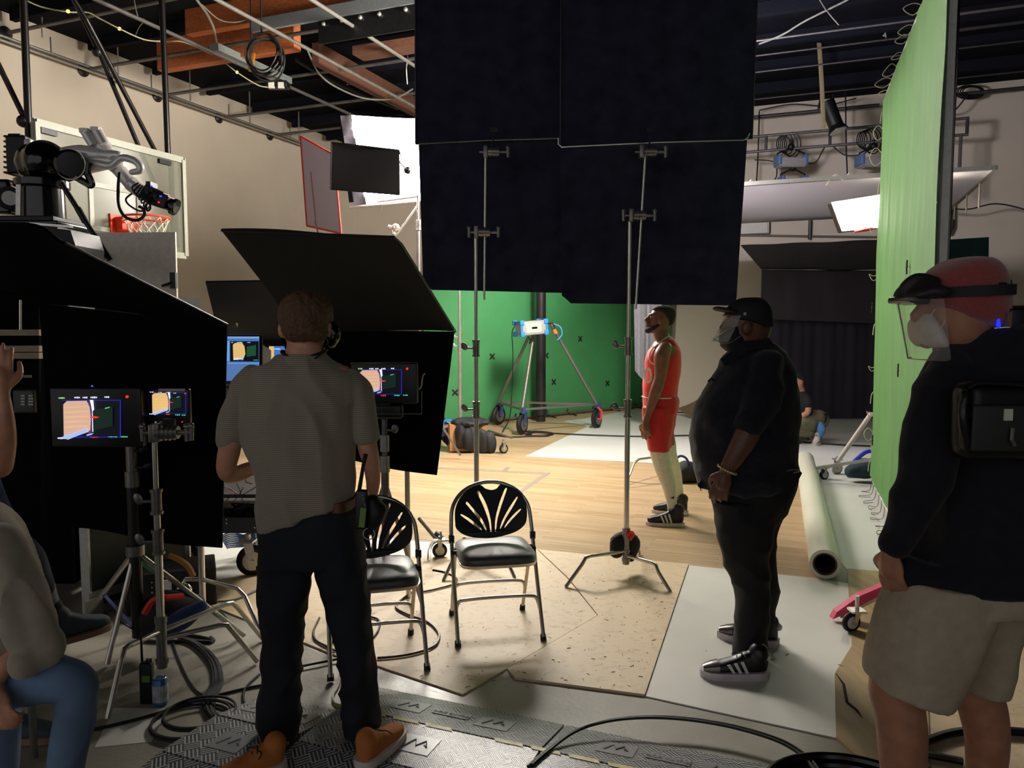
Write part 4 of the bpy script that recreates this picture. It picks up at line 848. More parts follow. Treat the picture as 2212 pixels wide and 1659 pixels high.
# ---- shelf rack seen at the far left inside the tent
rk = thing('shelf_rack', 'dark equipment rack with pale shelf edges at the far left, under the tent roof', 'rack', tuple(V((P(20, 800, 4.28).x, 4.25, 0))))
m = M()
for z0, z1 in ((712, 725), (747, 760), (762, 775)): m.prism([P(-60, z0, 4.28), P(84, z0, 4.28), P(84, z1, 4.28), P(-60, z1, 4.28)], (0, .04, 0))
add('shelf_edge', m, mat('shelf_oak', (150, 130, 106), .6), rk, smooth=False)
add('chrome_post', M().cyl(P(44, 648, 4.25), P(44, 712, 4.25), .007), CHROME, rk)
m = M(); m.box(P(54, 867, 4.1), (.115, .03, .125), bev=.01); add('keypad', m, mat('dark_panel', (52, 52, 50), .5), rk)
for i in range(2):
    for j in range(4): add('key', M().box(P(50+i*16, 855+j*6.2, 4.08), (.022, .006, .009)), mat('pale_key', (176, 178, 168), .5, var=0), rk, smooth=False)
add('small_label', M().box(P(59, 813, 4.2), (.045, .004, .014)), mat('label_grey', (120, 116, 110), .6), rk, smooth=False)
# ---- screens
def emc(name, c, e=1.0): return mat('screen_'+name, (0, 0, 0) if False else c, .5, var=0, emit=e, ecol=c)
SB = mat('screen_glass', (4, 4, 6), .2, var=0)
COLS = dict(tan=((216, 176, 150), .9), tanb=((228, 190, 120), .9), blue=((50, 40, 200), .9), white=((225, 232, 255), 1.2), green=((90, 220, 160), .9), red=((230, 50, 40), 1.1), dgreen=((20, 44, 34), .6), robot=((150, 180, 250), 1.1), dark=((8, 9, 20), .8), desk=((70, 118, 190), .9), deskl=((120, 165, 225), .9), desk2=((84, 120, 176), .9), mgreen=((30, 80, 50), .8), purple=((90, 60, 120), .7), yg=((160, 230, 120), 1))
def shot(parent, Y, x0, y0, x1, y1, tan='tan', border=True, big=True):
    """the picture on a monitor; x0..y1 = its box in photo pixels"""
    W, H = x1-x0, y1-y0; lay = [0]
    def pg(c, pts, nm='picture_patch'):
        lay[0] += 1; m = M(); m.prism([P(x0+u*W, y0+v*H, Y-.0006*lay[0]) for u, v in pts], (0, .0004, 0)); cc, e = COLS[c]; add(nm, m, emc(c, cc, e), parent, smooth=False)
    def rc(c, a, b, u, v, nm='picture_patch'): pg(c, [(a, b), (u, b), (u, v), (a, v)], nm)
    rc('dark', 0, 0, 1, 1, 'picture')
    if border:
        for a in ((0, 0, 1, .015), (0, .985, 1, 1), (.985, 0, 1, 1)): rc('blue', *a)
    pg('purple', [(.46, .02), (.50, .25), (.52, .55), (.50, .9), (.45, .9), (.42, .1)])
    pg(tan, [(.02, .12), (.08, .03), (.42, .02), (.47, .2), (.49, .5), (.48, .8), (.44, .86), (.30, .93), (.03, .97)])
    for k in range(5): pg('tanb' if tan == 'tan' else 'tan', [(.04, .2+k*.13), (.40, .17+k*.13), (.46, .2+k*.13), (.4, .178+k*.13), (.04, .212+k*.13)])
    pg('dgreen', [(.55, .26), (.86, .18), (.86, .7), (.55, .8)]); pg('green', [(.73, .21), (.82, .18), (.80, .21), (.73, .24)])
    pg('white', [(.47, .0), (.53, .0), (.545, .26), (.52, .3), (.53, .85), (.515, .85), (.51, .28), (.49, .12)])
    pg('red', [(.47, .455), (.55, .43), (.64, .46), (.57, .49), (.47, .475)])
    pg('robot', [(.04, 1.02), (.0, .98), (.16, .92), (.42, .76), (.43, .82), (.36, .9), (.24, .97), (.1, 1.06)]); pg('robot', [(.42, .92), (.54, .88), (.50, .93), (.42, .96)])
    for a, b in ((.02, .12), ): pass
    return pg
def bezel(name, label, cat, Y, x0, y0, x1, y1, dep=.05, m_=None, frame_=None):
    e = thing(name, label, cat, tuple(P((x0+x1)/2, y1, Y))); a, b = P(x0, y0, Y), P(x1, y1, Y); c = (a+b)/2
    add('casing', M().box(c+V((0, dep/2+.002, 0)), (b.x-a.x, dep, a.z-b.z), bev=.008), m_ or BLACKPL, e)
    return e
def marks(e, Y, lst):
    for c, x0, y0, x1, y1 in lst:
        # illegible read-outs: short runs of tiny bars
        n = max(1, int((x1-x0)/3.2)); m = M()
        for k in range(n):
            h = .7+.3*((k*7) % 3)/2; xx = x0+(x1-x0)*(k+.15)/n; xe = x0+(x1-x0)*(k+.85)/n; ym = (y0+y1)/2; hh = (y1-y0)/2*h
            m.prism([P(xx, ym-hh, Y), P(xe, ym-hh, Y), P(xe, ym+hh, Y), P(xx, ym+hh, Y)], (0, .0004, 0))
        cc, ee = COLS[c]; add('readout', m, emc(c, cc, ee), e, smooth=False)
Y = 3.55; e = bezel('monitor', 'left large monitor showing the wood floor picture, mounted on the thick black stand', 'monitor', Y, 106, 838, 308, 966)
shot(e, Y, 134, 864, 261, 945)
marks(e, Y-.001, [('yg', 126, 858, 140, 861.5), ('white', 160, 857, 173, 860.5), ('white', 178, 857, 189, 860.5), ('white', 195, 856.5, 210, 860.5), ('white', 225, 856, 236, 859.5), ('white', 124, 944.5, 143, 948.5), ('red', 194, 943, 212, 946), ('green', 233, 942.5, 253, 945.5), ('green', 260, 942, 276, 945)])
add('record_light', M().cyl(P(274.5, 857, Y), P(274.5, 857, Y-.003), .007, n=16), emc('red', *COLS['red']), e)
add('status_light', M().box(P(199, 834, Y-.002), (.006, .003, .006)), emc('blue2', (60, 70, 255), 3), e, smooth=False)
Y = 3.6; e = bezel('monitor', 'small monitor with white tape on top, clamped to the chrome grip stand at left', 'monitor', Y, 318, 840, 410, 915, .03)
shot(e, Y, 327, 848, 402, 894, 'tanb', True); add('tape_strip', M().box(P(371, 842.5, Y-.002), (.125, .002, .013)), mat('paper_tape', (170, 166, 156), .8), e, smooth=False)
marks(e, Y-.001, [('white', 323, 846, 332, 848), ('white', 341, 847, 350, 849), ('white', 358, 847, 368, 849), ('white', 374, 848, 381, 850), ('white', 322, 893, 333, 895.5), ('red', 358, 894, 367, 896.5), ('green', 378, 895, 389, 897.5), ('green', 392, 895.5, 401, 898), ('white', 334, 911, 338, 912.5)])
add('record_light', M().cyl(P(400.5, 850, Y), P(400.5, 850, Y-.003), .004, n=12), emc('red', *COLS['red']), e); add('record_light', M().cyl(P(393.5, 911.5, Y), P(393.5, 911.5, Y-.003), .0035, n=12), emc('red', *COLS['red']), e)
m = M(); m.tube([P(345, 913, Y), P(370, 915, Y), P(373, 925, Y), P(366, 930, Y)], .01, 6); add('mount_arm', m, ALU, e)
Y = 4.0; e = bezel('monitor', 'monitor on a bracket inside the middle tent, right of the man in the polo', 'monitor', Y, 757, 784, 902, 872)
shot(e, Y, 776, 798, 868, 852); marks(e, Y-.001, [('yg', 773, 795, 783, 798), ('white', 797, 795, 807, 798), ('white', 810, 795, 818, 798), ('white', 823, 795, 833, 798), ('white', 844, 794.5, 852, 797.5), ('red', 822, 853, 834, 856), ('green', 851, 853, 864, 855.5), ('green', 870, 852.5, 881, 855)])
add('record_light', M().cyl(P(879.5, 796.5, Y), P(879.5, 796.5, Y-.003), .0065, n=16), emc('red', *COLS['red']), e)
m = M(); m.tube([P(757, 784, Y-.01), P(901, 783, Y-.01), P(901, 868, Y-.01)], .003, 4); m.tube([P(911, 845, Y), P(911, 894, Y), P(800, 894, Y)], .004, 5); m.tube([P(905, 842, Y), P(910, 835, Y), P(913, 812, Y), P(918, 806, Y)], .004, 5); add('bracket', m, STEEL, e)
m = M(); m.box(P(838, 888, Y+.03), (.16, .06, .075), bev=.015); m.box(P(820, 876, Y+.03), (.12, .05, .03)); add('mount_block', m, BLACKPL, e)
# computer with chin, on the cart
Y = 5.2; e = thing('desktop_computer', 'silver desktop computer screen glowing blue on the rolling cart', 'computer', tuple(P(470, 888, Y)))
a, b = P(352, 722, Y), P(568, 868, Y)
add('casing', M().box((a+b)/2+V((0, .02, -.0)), (b.x-a.x, .03, a.z-b.z), bev=.012), mat('imac_silver', (190, 188, 182), .35, .5), e)
m = M(); m.prism([P(354, 724, Y), P(566, 724, Y), P(566, 829, Y), P(354, 829, Y)], (0, -.004, 0)); add('screen_border', m, SB, e, smooth=False)
def sc2(c, x0, y0, x1, y1, k=1): m = M(); m.prism([P(x0, y0, Y-.005-.0006*k), P(x1, y0, Y-.005-.0006*k), P(x1, y1, Y-.005-.0006*k), P(x0, y1, Y-.005-.0006*k)], (0, .0004, 0)); cc, ee = COLS[c]; add('picture_patch', m, emc(c, cc, ee), e, smooth=False)
sc2('desk', 360, 727, 560, 823); sc2('deskl', 360, 727, 560, 731, 2); sc2('dark', 497, 737, 559, 781, 2); sc2('desk2', 360, 786, 560, 820, 2); sc2('deskl', 486, 737, 495, 780, 3); sc2('deskl', 360, 784, 560, 785.5, 3)
m = M(); m.prism([P(x, y, Y-.008) for x, y in [(503, 745), (507, 741), (523, 741), (528, 748), (530, 765), (526, 774), (504, 778)]], (0, .0004, 0)); add('picture_patch', m, emc('tanb', *COLS['tanb']), e, smooth=False)
m = M(); m.prism([P(x, y, Y-.008) for x, y in [(533, 749), (553, 745), (553, 768), (533, 771)]], (0, .0004, 0)); add('picture_patch', m, emc('mgreen', *COLS['mgreen']), e, smooth=False)
marks(e, Y-.008, [('white', 499, 739, 504, 740.5), ('white', 511, 739, 524, 740.5), ('white', 534, 739, 541, 740.5), ('green', 547, 777, 557, 778.5), ('robot', 505, 773, 526, 778)])
m = M(); ac = P(491, 836.5, Y-.001); m.cyl(ac, ac+V((0, -.004, 0)), .009, n=14); m.cyl(ac+V((.004, 0, .011)), ac+V((.004, -.004, .011)), .003, n=8); add('logo', m, SB, e)
m = M(); m.box(P(470, 879, Y+.08), (.2, .18, .01)); m.cyl(P(470, 868, Y+.05), P(470, 880, Y+.05), .05); add('foot', m, MATS['imac_silver'], e)
add('side_shell', M().prism([P(567, 745, Y+.01), P(584, 757, Y+.05), P(584, 800, Y+.05), P(567, 812, Y+.01)], (0, .02, 0)), WHITEP, label='white box edge beside the glowing computer screen', cat='box', smooth=False)
Y = 5.15; e = bezel('monitor', 'narrow bright screen half hidden by the ear of the man in the polo', 'monitor', 5.3, 578, 744, 640, 802, .03)
for c, x0, y0, x1, y1 in [('tanb', 581, 748, 592, 776), ('desk', 592, 748, 634, 776), ('deskl', 581, 776, 634, 798), ('desk2', 595, 770, 628, 790)]:
    m = M(); m.prism([P(x0, y0, 5.299), P(x1, y0, 5.299), P(x1, y1, 5.299), P(x0, y1, 5.299)], (0, .0004 if c != 'desk2' else -.001, 0)); cc, ee = COLS[c]; add('picture_patch', m, emc(c, cc, ee), e, smooth=False)
marks(e, 5.297, [('white', 592, 753, 606, 755)])
# ---- cart with cables
ct = thing('rolling_cart', 'black rolling equipment cart heaped with cables behind the man in the polo', 'cart', tuple(V((P(520, 1150, 5.2).x, 5.2, 0))))
zc = P(520, 1068, 5.0).z
add('shelf', M().prism([P(380, 1068, 5.0), P(600, 1068, 5.0), P(600, 1076, 5.0), P(380, 1076, 5.0)], (0, .6, 0)), BLACKPL, ct, smooth=False)
m = M(); m.prism([P(380, 1118, 4.95), P(600, 1118, 4.95), P(600, 1152, 4.95), P(380, 1152, 4.95)], (0, .6, 0)); add('lower_case', m, mat('dark_blue_case', (40, 44, 50), .5), ct, smooth=False)
for x in (385, 594): add('post', M().cyl(P(x, 880, 5.2), P(x, 1150, 5.2), .014), BLACKPL, ct)
add('top_shelf', M().prism([P(380, 884, 5.0), P(600, 884, 5.0), P(600, 892, 5.0), P(380, 892, 5.0)], (0, .55, 0)), BLACKPL, ct, smooth=False)
for x, y in ((489, 1130), (489, 1122), (550, 1139)): add('rivet', M().ell(P(x, y, 4.945), .008, nu=8, nv=6), CHROME, ct)
def caster(c, r, w_, parent, tyre=RUBBER, hub=ALU, yaw=0.0, fork=ALU, top=None):
    """wheel centre c; the axle lies along yaw"""
    ax_ = V((math.sin(yaw), -math.cos(yaw), 0)); wb = add('wheel', M().lathe(c-ax_*w_/2, ax_, [(0, r*.72), (w_*.12, r*.93), (w_*.3, r), (w_*.7, r), (w_*.88, r*.93), (w_, r*.72)], 28), tyre, parent)
    add('hub', M().lathe(c-ax_*(w_/2+.003), ax_, [(0, r*.3), (.002, r*.62), (w_+.004, r*.62), (w_+.006, r*.3)], 20).cyl(c-ax_*(w_*.9), c+ax_*(w_*.9), r*.12), hub, wb)
    t = V(top) if top is not None else c+UP*(r*1.5); m = M()
    for s_ in (-1, 1):
        q = c+ax_*(s_*(w_/2+.008)); m.beam(q-UP*r*.15, V((t.x, t.y, t.z))+ax_*(s_*(w_/2+.008)), .006, r*.55, ax_.cross(UP))
    m.box(t, (w_+.05, w_+.05, .012)); m.cyl(t, t+UP*r*.45, r*.2); add('fork', m, fork, parent, smooth=False); return wb
cw = P(545, 1195, 5.15); caster(V((cw.x, cw.y, .105)), .105, .05, ct, yaw=.3, top=(cw.x-.03, cw.y, .24))
for x, yy in ((400, 5.2), (400, 5.6), (560, 5.6)): c_ = P(x, 1195, yy); caster(V((c_.x, yy, .105)), .105, .05, ct, yaw=.2)
rc_ = random.Random(3); m = M()
for k in range(26):
    x, y = 482+rc_.random()*76, 1094+rc_.random()*22; pts = []
    for j in range(7): pts.append(P(x+rc_.uniform(-26, 26), y+rc_.uniform(-7, 7), 5.0+rc_.uniform(-.02, .25)))
    m.tube(smooth_pts(pts, 4), .006, 5)
add('cable_heap', m, RUBBER, label='tangle of black and silver cables heaped on the rolling cart', cat='cables', kind='stuff')
for k, (c, pl) in enumerate([('r', [(478, 1042), (492, 1052), (506, 1062), (514, 1070), (500, 1086), (480, 1090)]), ('b', [(500, 1030), (512, 1045), (520, 1066), (524, 1085)]), ('b', [(526, 1052), (518, 1070), (540, 1060), (558, 1048)]), ('b', [(540, 1028), (530, 1040), (545, 1045)]), ('r', [(482, 1050), (498, 1058), (508, 1066), (488, 1080)])]):
    m = M(); m.tube(smooth_pts([P(x, y, 5.0) for x, y in pl], 5), .003, 5); add('loose_wire', m, mat('red_wire', (110, 30, 26), .5) if c == 'r' else RUBBER, label=['red wire arching up over the cart, by the left arm', 'black wire standing straight up from the cart', 'black wire looping to the right over the cart', 'short black wire tip above the cart', 'second red wire, lower over the cart'][k], cat='wire')
m = M()
for k in range(9): m.tube(smooth_pts([P(475+k*2, 1160+k*3, 5.4), P(500, 1150+k*4, 5.45), P(530, 1156+k*3, 5.5), P(552, 1150+k*3, 5.5)], 4), .006, 5)
add('blue_cable_bundle', m, mat('blue_cable', (70, 96, 150), .5), label='bundle of blue cables under the rolling cart', cat='cables', kind='stuff')
# ================================================================ FOLDING CHAIRS
def curvemesh(outl, holes, ext, tf):
    cu = bpy.data.curves.new('c', 'CURVE'); cu.dimensions = '2D'; cu.fill_mode = 'BOTH'; cu.extrude = ext
    for pl in [outl]+holes:
        sp_ = cu.splines.new('POLY'); sp_.points.add(len(pl)-1); sp_.use_cyclic_u = True
        for i, p in enumerate(pl): sp_.points[i].co = (p[0], p[1], 0, 1)
    ob = bpy.data.objects.new('c', cu); COL.objects.link(ob); dg = bpy.context.evaluated_depsgraph_get(); dg.update()
    me = bpy.data.meshes.new_from_object(ob.evaluated_get(dg)); m = M(); m.v = [tf(v.co) for v in me.vertices]; m.f = [tuple(p.vertices) for p in me.polygons]; m.mi = [0]*len(m.f)
    bpy.data.objects.remove(ob); bpy.data.curves.remove(cu); bpy.data.meshes.remove(me); return m
def sm2(pl, n=4):
    q = smooth_pts([V((a, b, 0)) for a, b in pl+[pl[0]]], n)[:-1]; return [(p.x, p.y) for p in q]
def zc_(pl): return [((x-531)*.00072, .800-(y-322)*.00074) for x, y in pl]
CH_LAB = ['black and chrome folding chair, fully in view, right of the pair', 'black and chrome folding chair half hidden behind the man in the polo']
chair = thing('folding_chair', CH_LAB[0], 'chair', (0, 0, 0), group='folding chairs')
outl = zc_([(243, 630), (246, 520), (285, 440), (350, 385), (430, 350), (470, 352), (498, 374), (545, 386), (592, 376), (622, 352), (680, 358), (740, 385), (792, 432), (818, 510), (816, 590), (792, 645), (720, 692), (600, 722), (500, 730), (380, 718), (300, 690), (255, 655)])
holes = [zc_(h) for h in [
    [(428, 400), (436, 390), (450, 396), (500, 490), (525, 590), (530, 668), (518, 672), (508, 600), (470, 490)], [(652, 388), (664, 376), (672, 388), (622, 500), (582, 600), (568, 666), (556, 668), (566, 590), (606, 480)],
    [(334, 476), (340, 463), (352, 468), (405, 530), (455, 590), (487, 660), (480, 672), (445, 610), (385, 535)], [(738, 450), (748, 441), (753, 452), (706, 522), (650, 595), (606, 664), (597, 662), (622, 605), (684, 515)],
    [(289, 557), (296, 548), (370, 592), (447, 660), (441, 669), (362, 612)], [(762, 532), (772, 528), (768, 544), (695, 608), (642, 658), (634, 654), (668, 610), (728, 555)]]]
def backy(z): return .02+(z-.44)*.42*.9
add('backrest', curvemesh(sm2(outl), [sm2(h, 3) for h in holes], .004, lambda c: V((c.x, backy(c.y)+.02-.35*c.x*c.x+c.z, c.y))), mat('chair_black', (12, 12, 14), .42, bump=.15, bscale=300), chair, smooth=False)
def cyl_pts(pts, r, mm): mm.tube(smooth_pts(pts, 5), r, 12)
def fy(z): return -.225+z*.56 if z < .5 else backy(z)*.0+(-.225+.28)+(z-.5)*.42
pts = []
for s_ in (-1,):
    pts = [V((-.232, fy(0)+.0, .02)), V((-.232, fy(.25), .25)), V((-.232, fy(.5), .50)), V((-.228, fy(.6), .60))]
arc = [V((-.228*math.cos(t), fy(.60+.195*math.sin(t))+.0, .60+.195*math.sin(t)**.9)) for t in [math.pi*i/12 for i in range(1, 12)]]
pts = pts+arc+[V((-p.x, p.y, p.z)) for p in reversed(pts)]
mm = M(); mm.tube(smooth_pts(pts, 3), .0115, 12); add('back_frame', mm, CHROME, chair)
m = M()
m.rings([(V((0, -.01, .418)), V((.185, 0, 0)), V((0, .185, 0))), (V((0, -.01, .42)), V((.205, 0, 0)), V((0, .205, 0))), (V((0, -.01, .435)), V((.212, 0, 0)), V((0, .212, 0))), (V((0, -.01, .458)), V((.208, 0, 0)), V((0, .208, 0))), (V((0, -.01, .470)), V((.195, 0, 0)), V((0, .195, 0))), (V((0, -.01, .476)), V((.15, 0, 0)), V((0, .15, 0))), (V((0, -.01, .478)), V((.05, 0, 0)), V((0, .05, 0)))], 48, 5.5)
add('seat', m, mat('seat_vinyl', (60, 59, 60), .42, bump=.1, bscale=120, spec=1.0, sheen=.6), chair, ang=70)
m = M(); m.rings([(V((0, -.01, .405)), V((.19, 0, 0)), V((0, .19, 0))), (V((0, -.01, .410)), V((.21, 0, 0)), V((0, .21, 0))), (V((0, -.01, .428)), V((.216, 0, 0)), V((0, .216, 0))), (V((0, -.01, .432)), V((.20, 0, 0)), V((0, .20, 0)))], 48, 5.5); add('seat_rim', m, CHROME, chair, ang=70)
for s_ in (-1, 1):
    add('rear_leg', M().tube([V((s_*.212, .235, .02)), V((s_*.214, .06, .38)), V((s_*.214, .02, .455))], .0105, 10), CHROME, chair)
    for (x, y) in ((s_*.232, fy(0)), (s_*.212, .243)): add('rubber_foot', M().lathe(V((x, y, 0)), (0, -.35 if y > 0 else .45, 1), [(0, .017), (.03, .016), (.038, .012)], 14), RUBBER, chair)
    add('hinge', M().box(V((s_*.232, fy(.5), .505)), (.03, .03, .045), bev=.005), BLACKPL, chair); add('pivot', M().cyl(V((s_*.205, .01, .44)), V((s_*.24, .01, .44)), .012), BLACKPL, chair)
for yy, zz, hw in ((fy(.21), .21, .232), (.235-.18*.49, .215, .213)):
    dy_ = -.03 if yy < 0 else .02
    add('crossbar', M().tube(smooth_pts([V((-hw, yy+dy_, zz-.07)), V((-hw+.015, yy, zz-.015)), V((-hw+.06, yy, zz)), V((0, yy, zz+.004)), V((hw-.06, yy, zz)), V((hw-.015, yy, zz-.015)), V((hw, yy+dy_, zz-.07))], 4), .0095, 10), CHROME, chair)
chair.location = (-.10, 4.21, .009); chair.rotation_euler = (0, 0, math.radians(11))
dup(chair, (-.70, 3.83, .009), math.radians(15), CH_LAB[1], 'folding chairs')
# ================================================================ STANDS, CASES AND FLOOR CLUTTER AT LEFT
e = cstand('grip_stand', 'chrome grip stand holding the small monitor at left', 350, 1418, 3.55, 938, [1083, 1170], [(232, 1558), (556, 1434)], V((-1.35, 4.05, 0)), (362, 934), [(362, 930), (364, 915)], (362, 934), (366, 922), exitz=(.26, .22))
A0 = V((P(292, 1190, 3.85).x, 3.85, 0)); ts = thing('roller_stand', 'thick black monitor stand with straight tripod legs at left', 'light stand', tuple(A0))
zz = [P(290, y, 3.85).z for y in (965, 1030, 1045, 1190, 1375)]
add('column_tube', M().cyl(A0+UP*zz[4], A0+UP*zz[2], .030, n=18), BLACKPL, ts); add('upper_tube', M().cyl(A0+UP*zz[2], A0+UP*zz[0], .022, n=18), DARKSTEEL, ts)
add('collar', M().cyl(A0+UP*(zz[1]-.05), A0+UP*(zz[1]+.03), .036, n=18).cyl(A0+UP*(zz[1]+.03), A0+UP*(zz[1]+.2), .028, n=18), STEEL, ts)
add('collar', M().cyl(A0+UP*(zz[3]-.02), A0+UP*(zz[3]+.03), .045, n=18), STEEL, ts)
for dx, z in ((.07, zz[1]+.05), (.05, zz[0]-.02)): add('wing_knob', M().cyl(A0+UP*z, A0+UP*z+V((dx, -.02, 0)), .008).ell(A0+UP*z+V((dx+.02, -.02, .01)), (.028, .008, .016), Matrix.Rotation(-.4, 3, 'Y')), DARKSTEEL, ts)
for f in ((186, 1338), (232, 1440), (528, 1378)):
    g_ = G(*f); g_.z = .014; add('leg', M().tube([A0+UP*zz[3], g_], .014, 10), CHROME, ts)
    add('strut', M().beam(A0+UP*(zz[4]+.02), A0+UP*zz[3]+(g_-(A0+UP*zz[3]))*.62, .018, .006), mat('blue_steel', (40, 48, 92), .5), ts, smooth=False)
B0 = V((P(436, 1250, 4.35).x, 4.35, 0)); t3 = thing('grip_stand', 'short chrome stand with a bent leg, left of the man in the polo', 'light stand', tuple(B0))
add('column_tube', M().cyl(B0+UP*.08, B0+UP*1.2, .019, n=14), CHROME, t3)
for f in ((570, 1386), (380, 1345)):
    g_ = G(*f); d = g_-B0; add('leg', M().tube([B0+UP*.24, B0+d*.6+UP*.25, B0+d*.72+UP*.22, g_+UP*.012], .012, 10), CHROME, t3)
# middle tent stands
C0 = V((P(832, 1050, 4.15).x, 4.15, 0)); t4 = thing('light_stand', 'grey tripod stand carrying the monitor in the middle tent', 'light stand', tuple(C0)); z9 = [P(832, y, 4.15).z for y in (905, 955, 1000, 1040)]
add('column_tube', M().cyl(C0+UP*.25, C0+UP*z9[2], .022, n=14), STEEL, t4); add('upper_tube', M().cyl(C0+UP*z9[2], C0+UP*z9[0], .016, n=14), STEEL, t4)
for z in (z9[1], z9[2]): add('collar', M().cyl(C0+UP*(z-.05), C0+UP*(z+.04), .027, n=14), ALU, t4)
add('wing_knob', M().cyl(C0+UP*z9[0]-UP*.06, C0+UP*(z9[0]-.06)+V((.05, -.02, 0)), .007).ell(C0+UP*(z9[0]-.05)+V((.06, -.02, 0)), (.02, .008, .026)), STEEL, t4)
for dx, dy in ((.16, .36), (-.3, .25), (-.12, -.3)): add('leg', M().tube([C0+UP*z9[3], C0+V((dx, dy, .01))], .012, 8), STEEL, t4)
t5 = thing('light_stand', 'bare chrome pole standing behind the middle tent, above the left folding chair', 'light stand', tuple(V((P(880, 1050, 4.7).x, 4.7, 0)))); D0 = WL[t5.name]
add('column_tube', M().cyl(D0, D0+UP*1.1, .016, n=12), CHROME, t5)
# roller base right of the left chair
E0 = G(958, 1178); E0.z = 0; t6 = thing('caster_stand', 'roller stand base with caster and bent bar between the two folding chairs', 'light stand', tuple(E0))
m = M(); m.tube(smooth_pts([P(926, 1212, 5.2), P(928, 1188, 5.3), P(940, 1170, 5.5), P(980, 1168, 5.6)], 4), .012, 8); add('bent_bar', m, CHROME, t6)
m = M(); m.tube([P(905, 1120, 5.7), P(945, 1168, 5.55)], .014, 8); m.tube([P(940, 1150, 5.6), P(960, 1165, 5.6)], .02, 8); m.cyl(P(952, 1148, 5.55), P(953, 1168, 5.55), .008); add('leg', m, STEEL, t6)
c_ = P(950, 1192, 5.55); caster(V((c_.x, 5.55, .055)), .055, .03, t6, yaw=.2)
# road case
rcse = thing('road_case', 'black road case with aluminium edges standing behind the left stands', 'case', tuple(V((P(270, 1300, 4.5).x, 4.6, 0))))
a, b, c, d = V((G(190, 1332).x, G(190, 1332).y, 0)), G(405, 1262), None, None
hgt = P(172, 1140, a.y).z
add('case_panel', M().prism([a, b, b+UP*hgt, a+UP*hgt], (-.25, .55, 0)), mat('case_laminate', (52, 50, 48), .55), rcse, smooth=False)
n_ = V((.04, -.03, 0))
m = M(); m.beam(a+UP*.0, a+UP*hgt, .05, .02, V((0, -1, 0))); add('corner_edge', m, ALU, rcse, smooth=False)
m = M(); m.beam(b, b+UP*hgt, .05, .02, V((0, -1, 0))); add('corner_edge', m, ALU, rcse, smooth=False)
for z in (.03, .12): add('bottom_edge', M().beam(a+UP*z+V((.02, -.012, 0)), b+UP*z+V((0, -.012, 0)), .02, .05), ALU, rcse, smooth=False)
add('corner_plate', M().box(a+V((.05, -.02, .06)), (.11, .012, .11), Matrix.Rotation(1.1, 3, 'Z')), ALU, rcse, smooth=False)
bx = thing('equipment_box', 'small black box with white sockets under the left stands', 'box', tuple(G(360, 1325)))
o_ = G(350, 1322); add('box_body', M().box(o_+V((0, .15, .12)), (.5, .3, .24), Matrix.Rotation(.4, 3, 'Z'), bev=.01), DARKSTEEL, bx)
add('socket_plate', M().box(o_+V((.03, -.02, .17)), (.075, .01, .06), Matrix.Rotation(.4, 3, 'Z')), WHITEP, bx, smooth=False)
for k in range(4): add('screw', M().ell(o_+V((-.04+.0*k, -.03, .10+.03*k)), .006, nu=8, nv=6), CHROME, bx)
# sandbags under the stands
m = M(); m.chain([P(318, 1352, 3.9), P(345, 1322, 3.9), P(385, 1312, 3.95), P(420, 1305, 4.0)], [.07, .10, .09, .05], 14); add('sandbag', organic(m, .012, 4, folds(.008)), SBL, label='black sandbag with red strap under the left stands', cat='sandbag')
m = M(); m.tube(smooth_pts([P(312, 1325, 3.75), P(330, 1298, 3.75), P(350, 1292, 3.75), P(372, 1290, 3.8), P(395, 1288, 3.85)], 5), .016, 6); add('strap', m, REDT, parent=None, label='red strap lying over the black sandbag', cat='strap')
m = M(); m.chain([P(345, 1365, 3.7), P(390, 1340, 3.75), P(435, 1310, 3.8)], [.03, .055, .03], 12); add('sandbag', organic(m, .01, 4, folds(.006)), mat('blue_cloth', (44, 62, 104), .8), label='blue sandbag lying below the black one under the left stands', cat='sandbag')
m = M(); m.tube(smooth_pts([P(365, 1200, 4.0), P(385, 1208, 4.0), P(405, 1222, 4.0), P(418, 1245, 4.0)], 5), .016, 8); add('orange_cable', m, mat('orange_cable', (190, 130, 40), .5), label='orange cable end curling behind the chrome stand', cat='cable')
m = M(); m.chain([P(312, 1215, 4.2), P(330, 1225, 4.2), P(345, 1235, 4.1)], [.02, .028, .015], 10); add('green_plug', m, mat('green_rubber', (50, 110, 70), .6), label='green cable plug behind the black column', cat='plug')
gw = thing('clamp_lamp', 'shiny metal fitting catching the light beside the chrome stands', 'fitting', tuple(P(398, 1275, 4.0)))
m = M(); m.ell(P(398, 1272, 4.0), (.04, .03, .03)); m.cyl(P(392, 1268, 4.0), P(410, 1280, 4.0), .02); add('fitting_body', m, mat('polished_chrome', (230, 226, 220), .08, 1.0, var=0), gw)
# walkie-talkie, can, paper
wk = G(319, 1518); w1 = thing('walkie_talkie', 'black walkie-talkie standing on the floor beside the blue can', 'radio', tuple(wk))
add('radio_body', M().box(wk+UP*.095, (.056, .038, .19), bev=.008), BLACKPL, w1); add('antenna', M().cyl(wk+V((-.018, 0, .18)), wk+V((-.02, 0, .36)), .006, .004, 10), RUBBER, w1)
for dx in (.005, .02): add('knob', M().cyl(wk+V((dx, 0, .18)), wk+V((dx, 0, .205)), .006), BLACKPL, w1)
add('green_label', M().box(wk+V((.005, -.02, .12)), (.035, .002, .03)), mat('lime_label', (90, 130, 40), .6), w1, smooth=False)
cn = G(347, 1521); w2 = thing('drink_can', 'blue and white drink can standing on the floor beside the walkie-talkie', 'can', tuple(cn))
add('can_body', M().lathe(cn, UP, [(0, .024), (.004, .031), (.012, .033), (.112, .033), (.120, .028), (.122, .028)], 28), mat('can_blue', (70, 110, 165), .3, .5, var=.5, scale=22), w2)
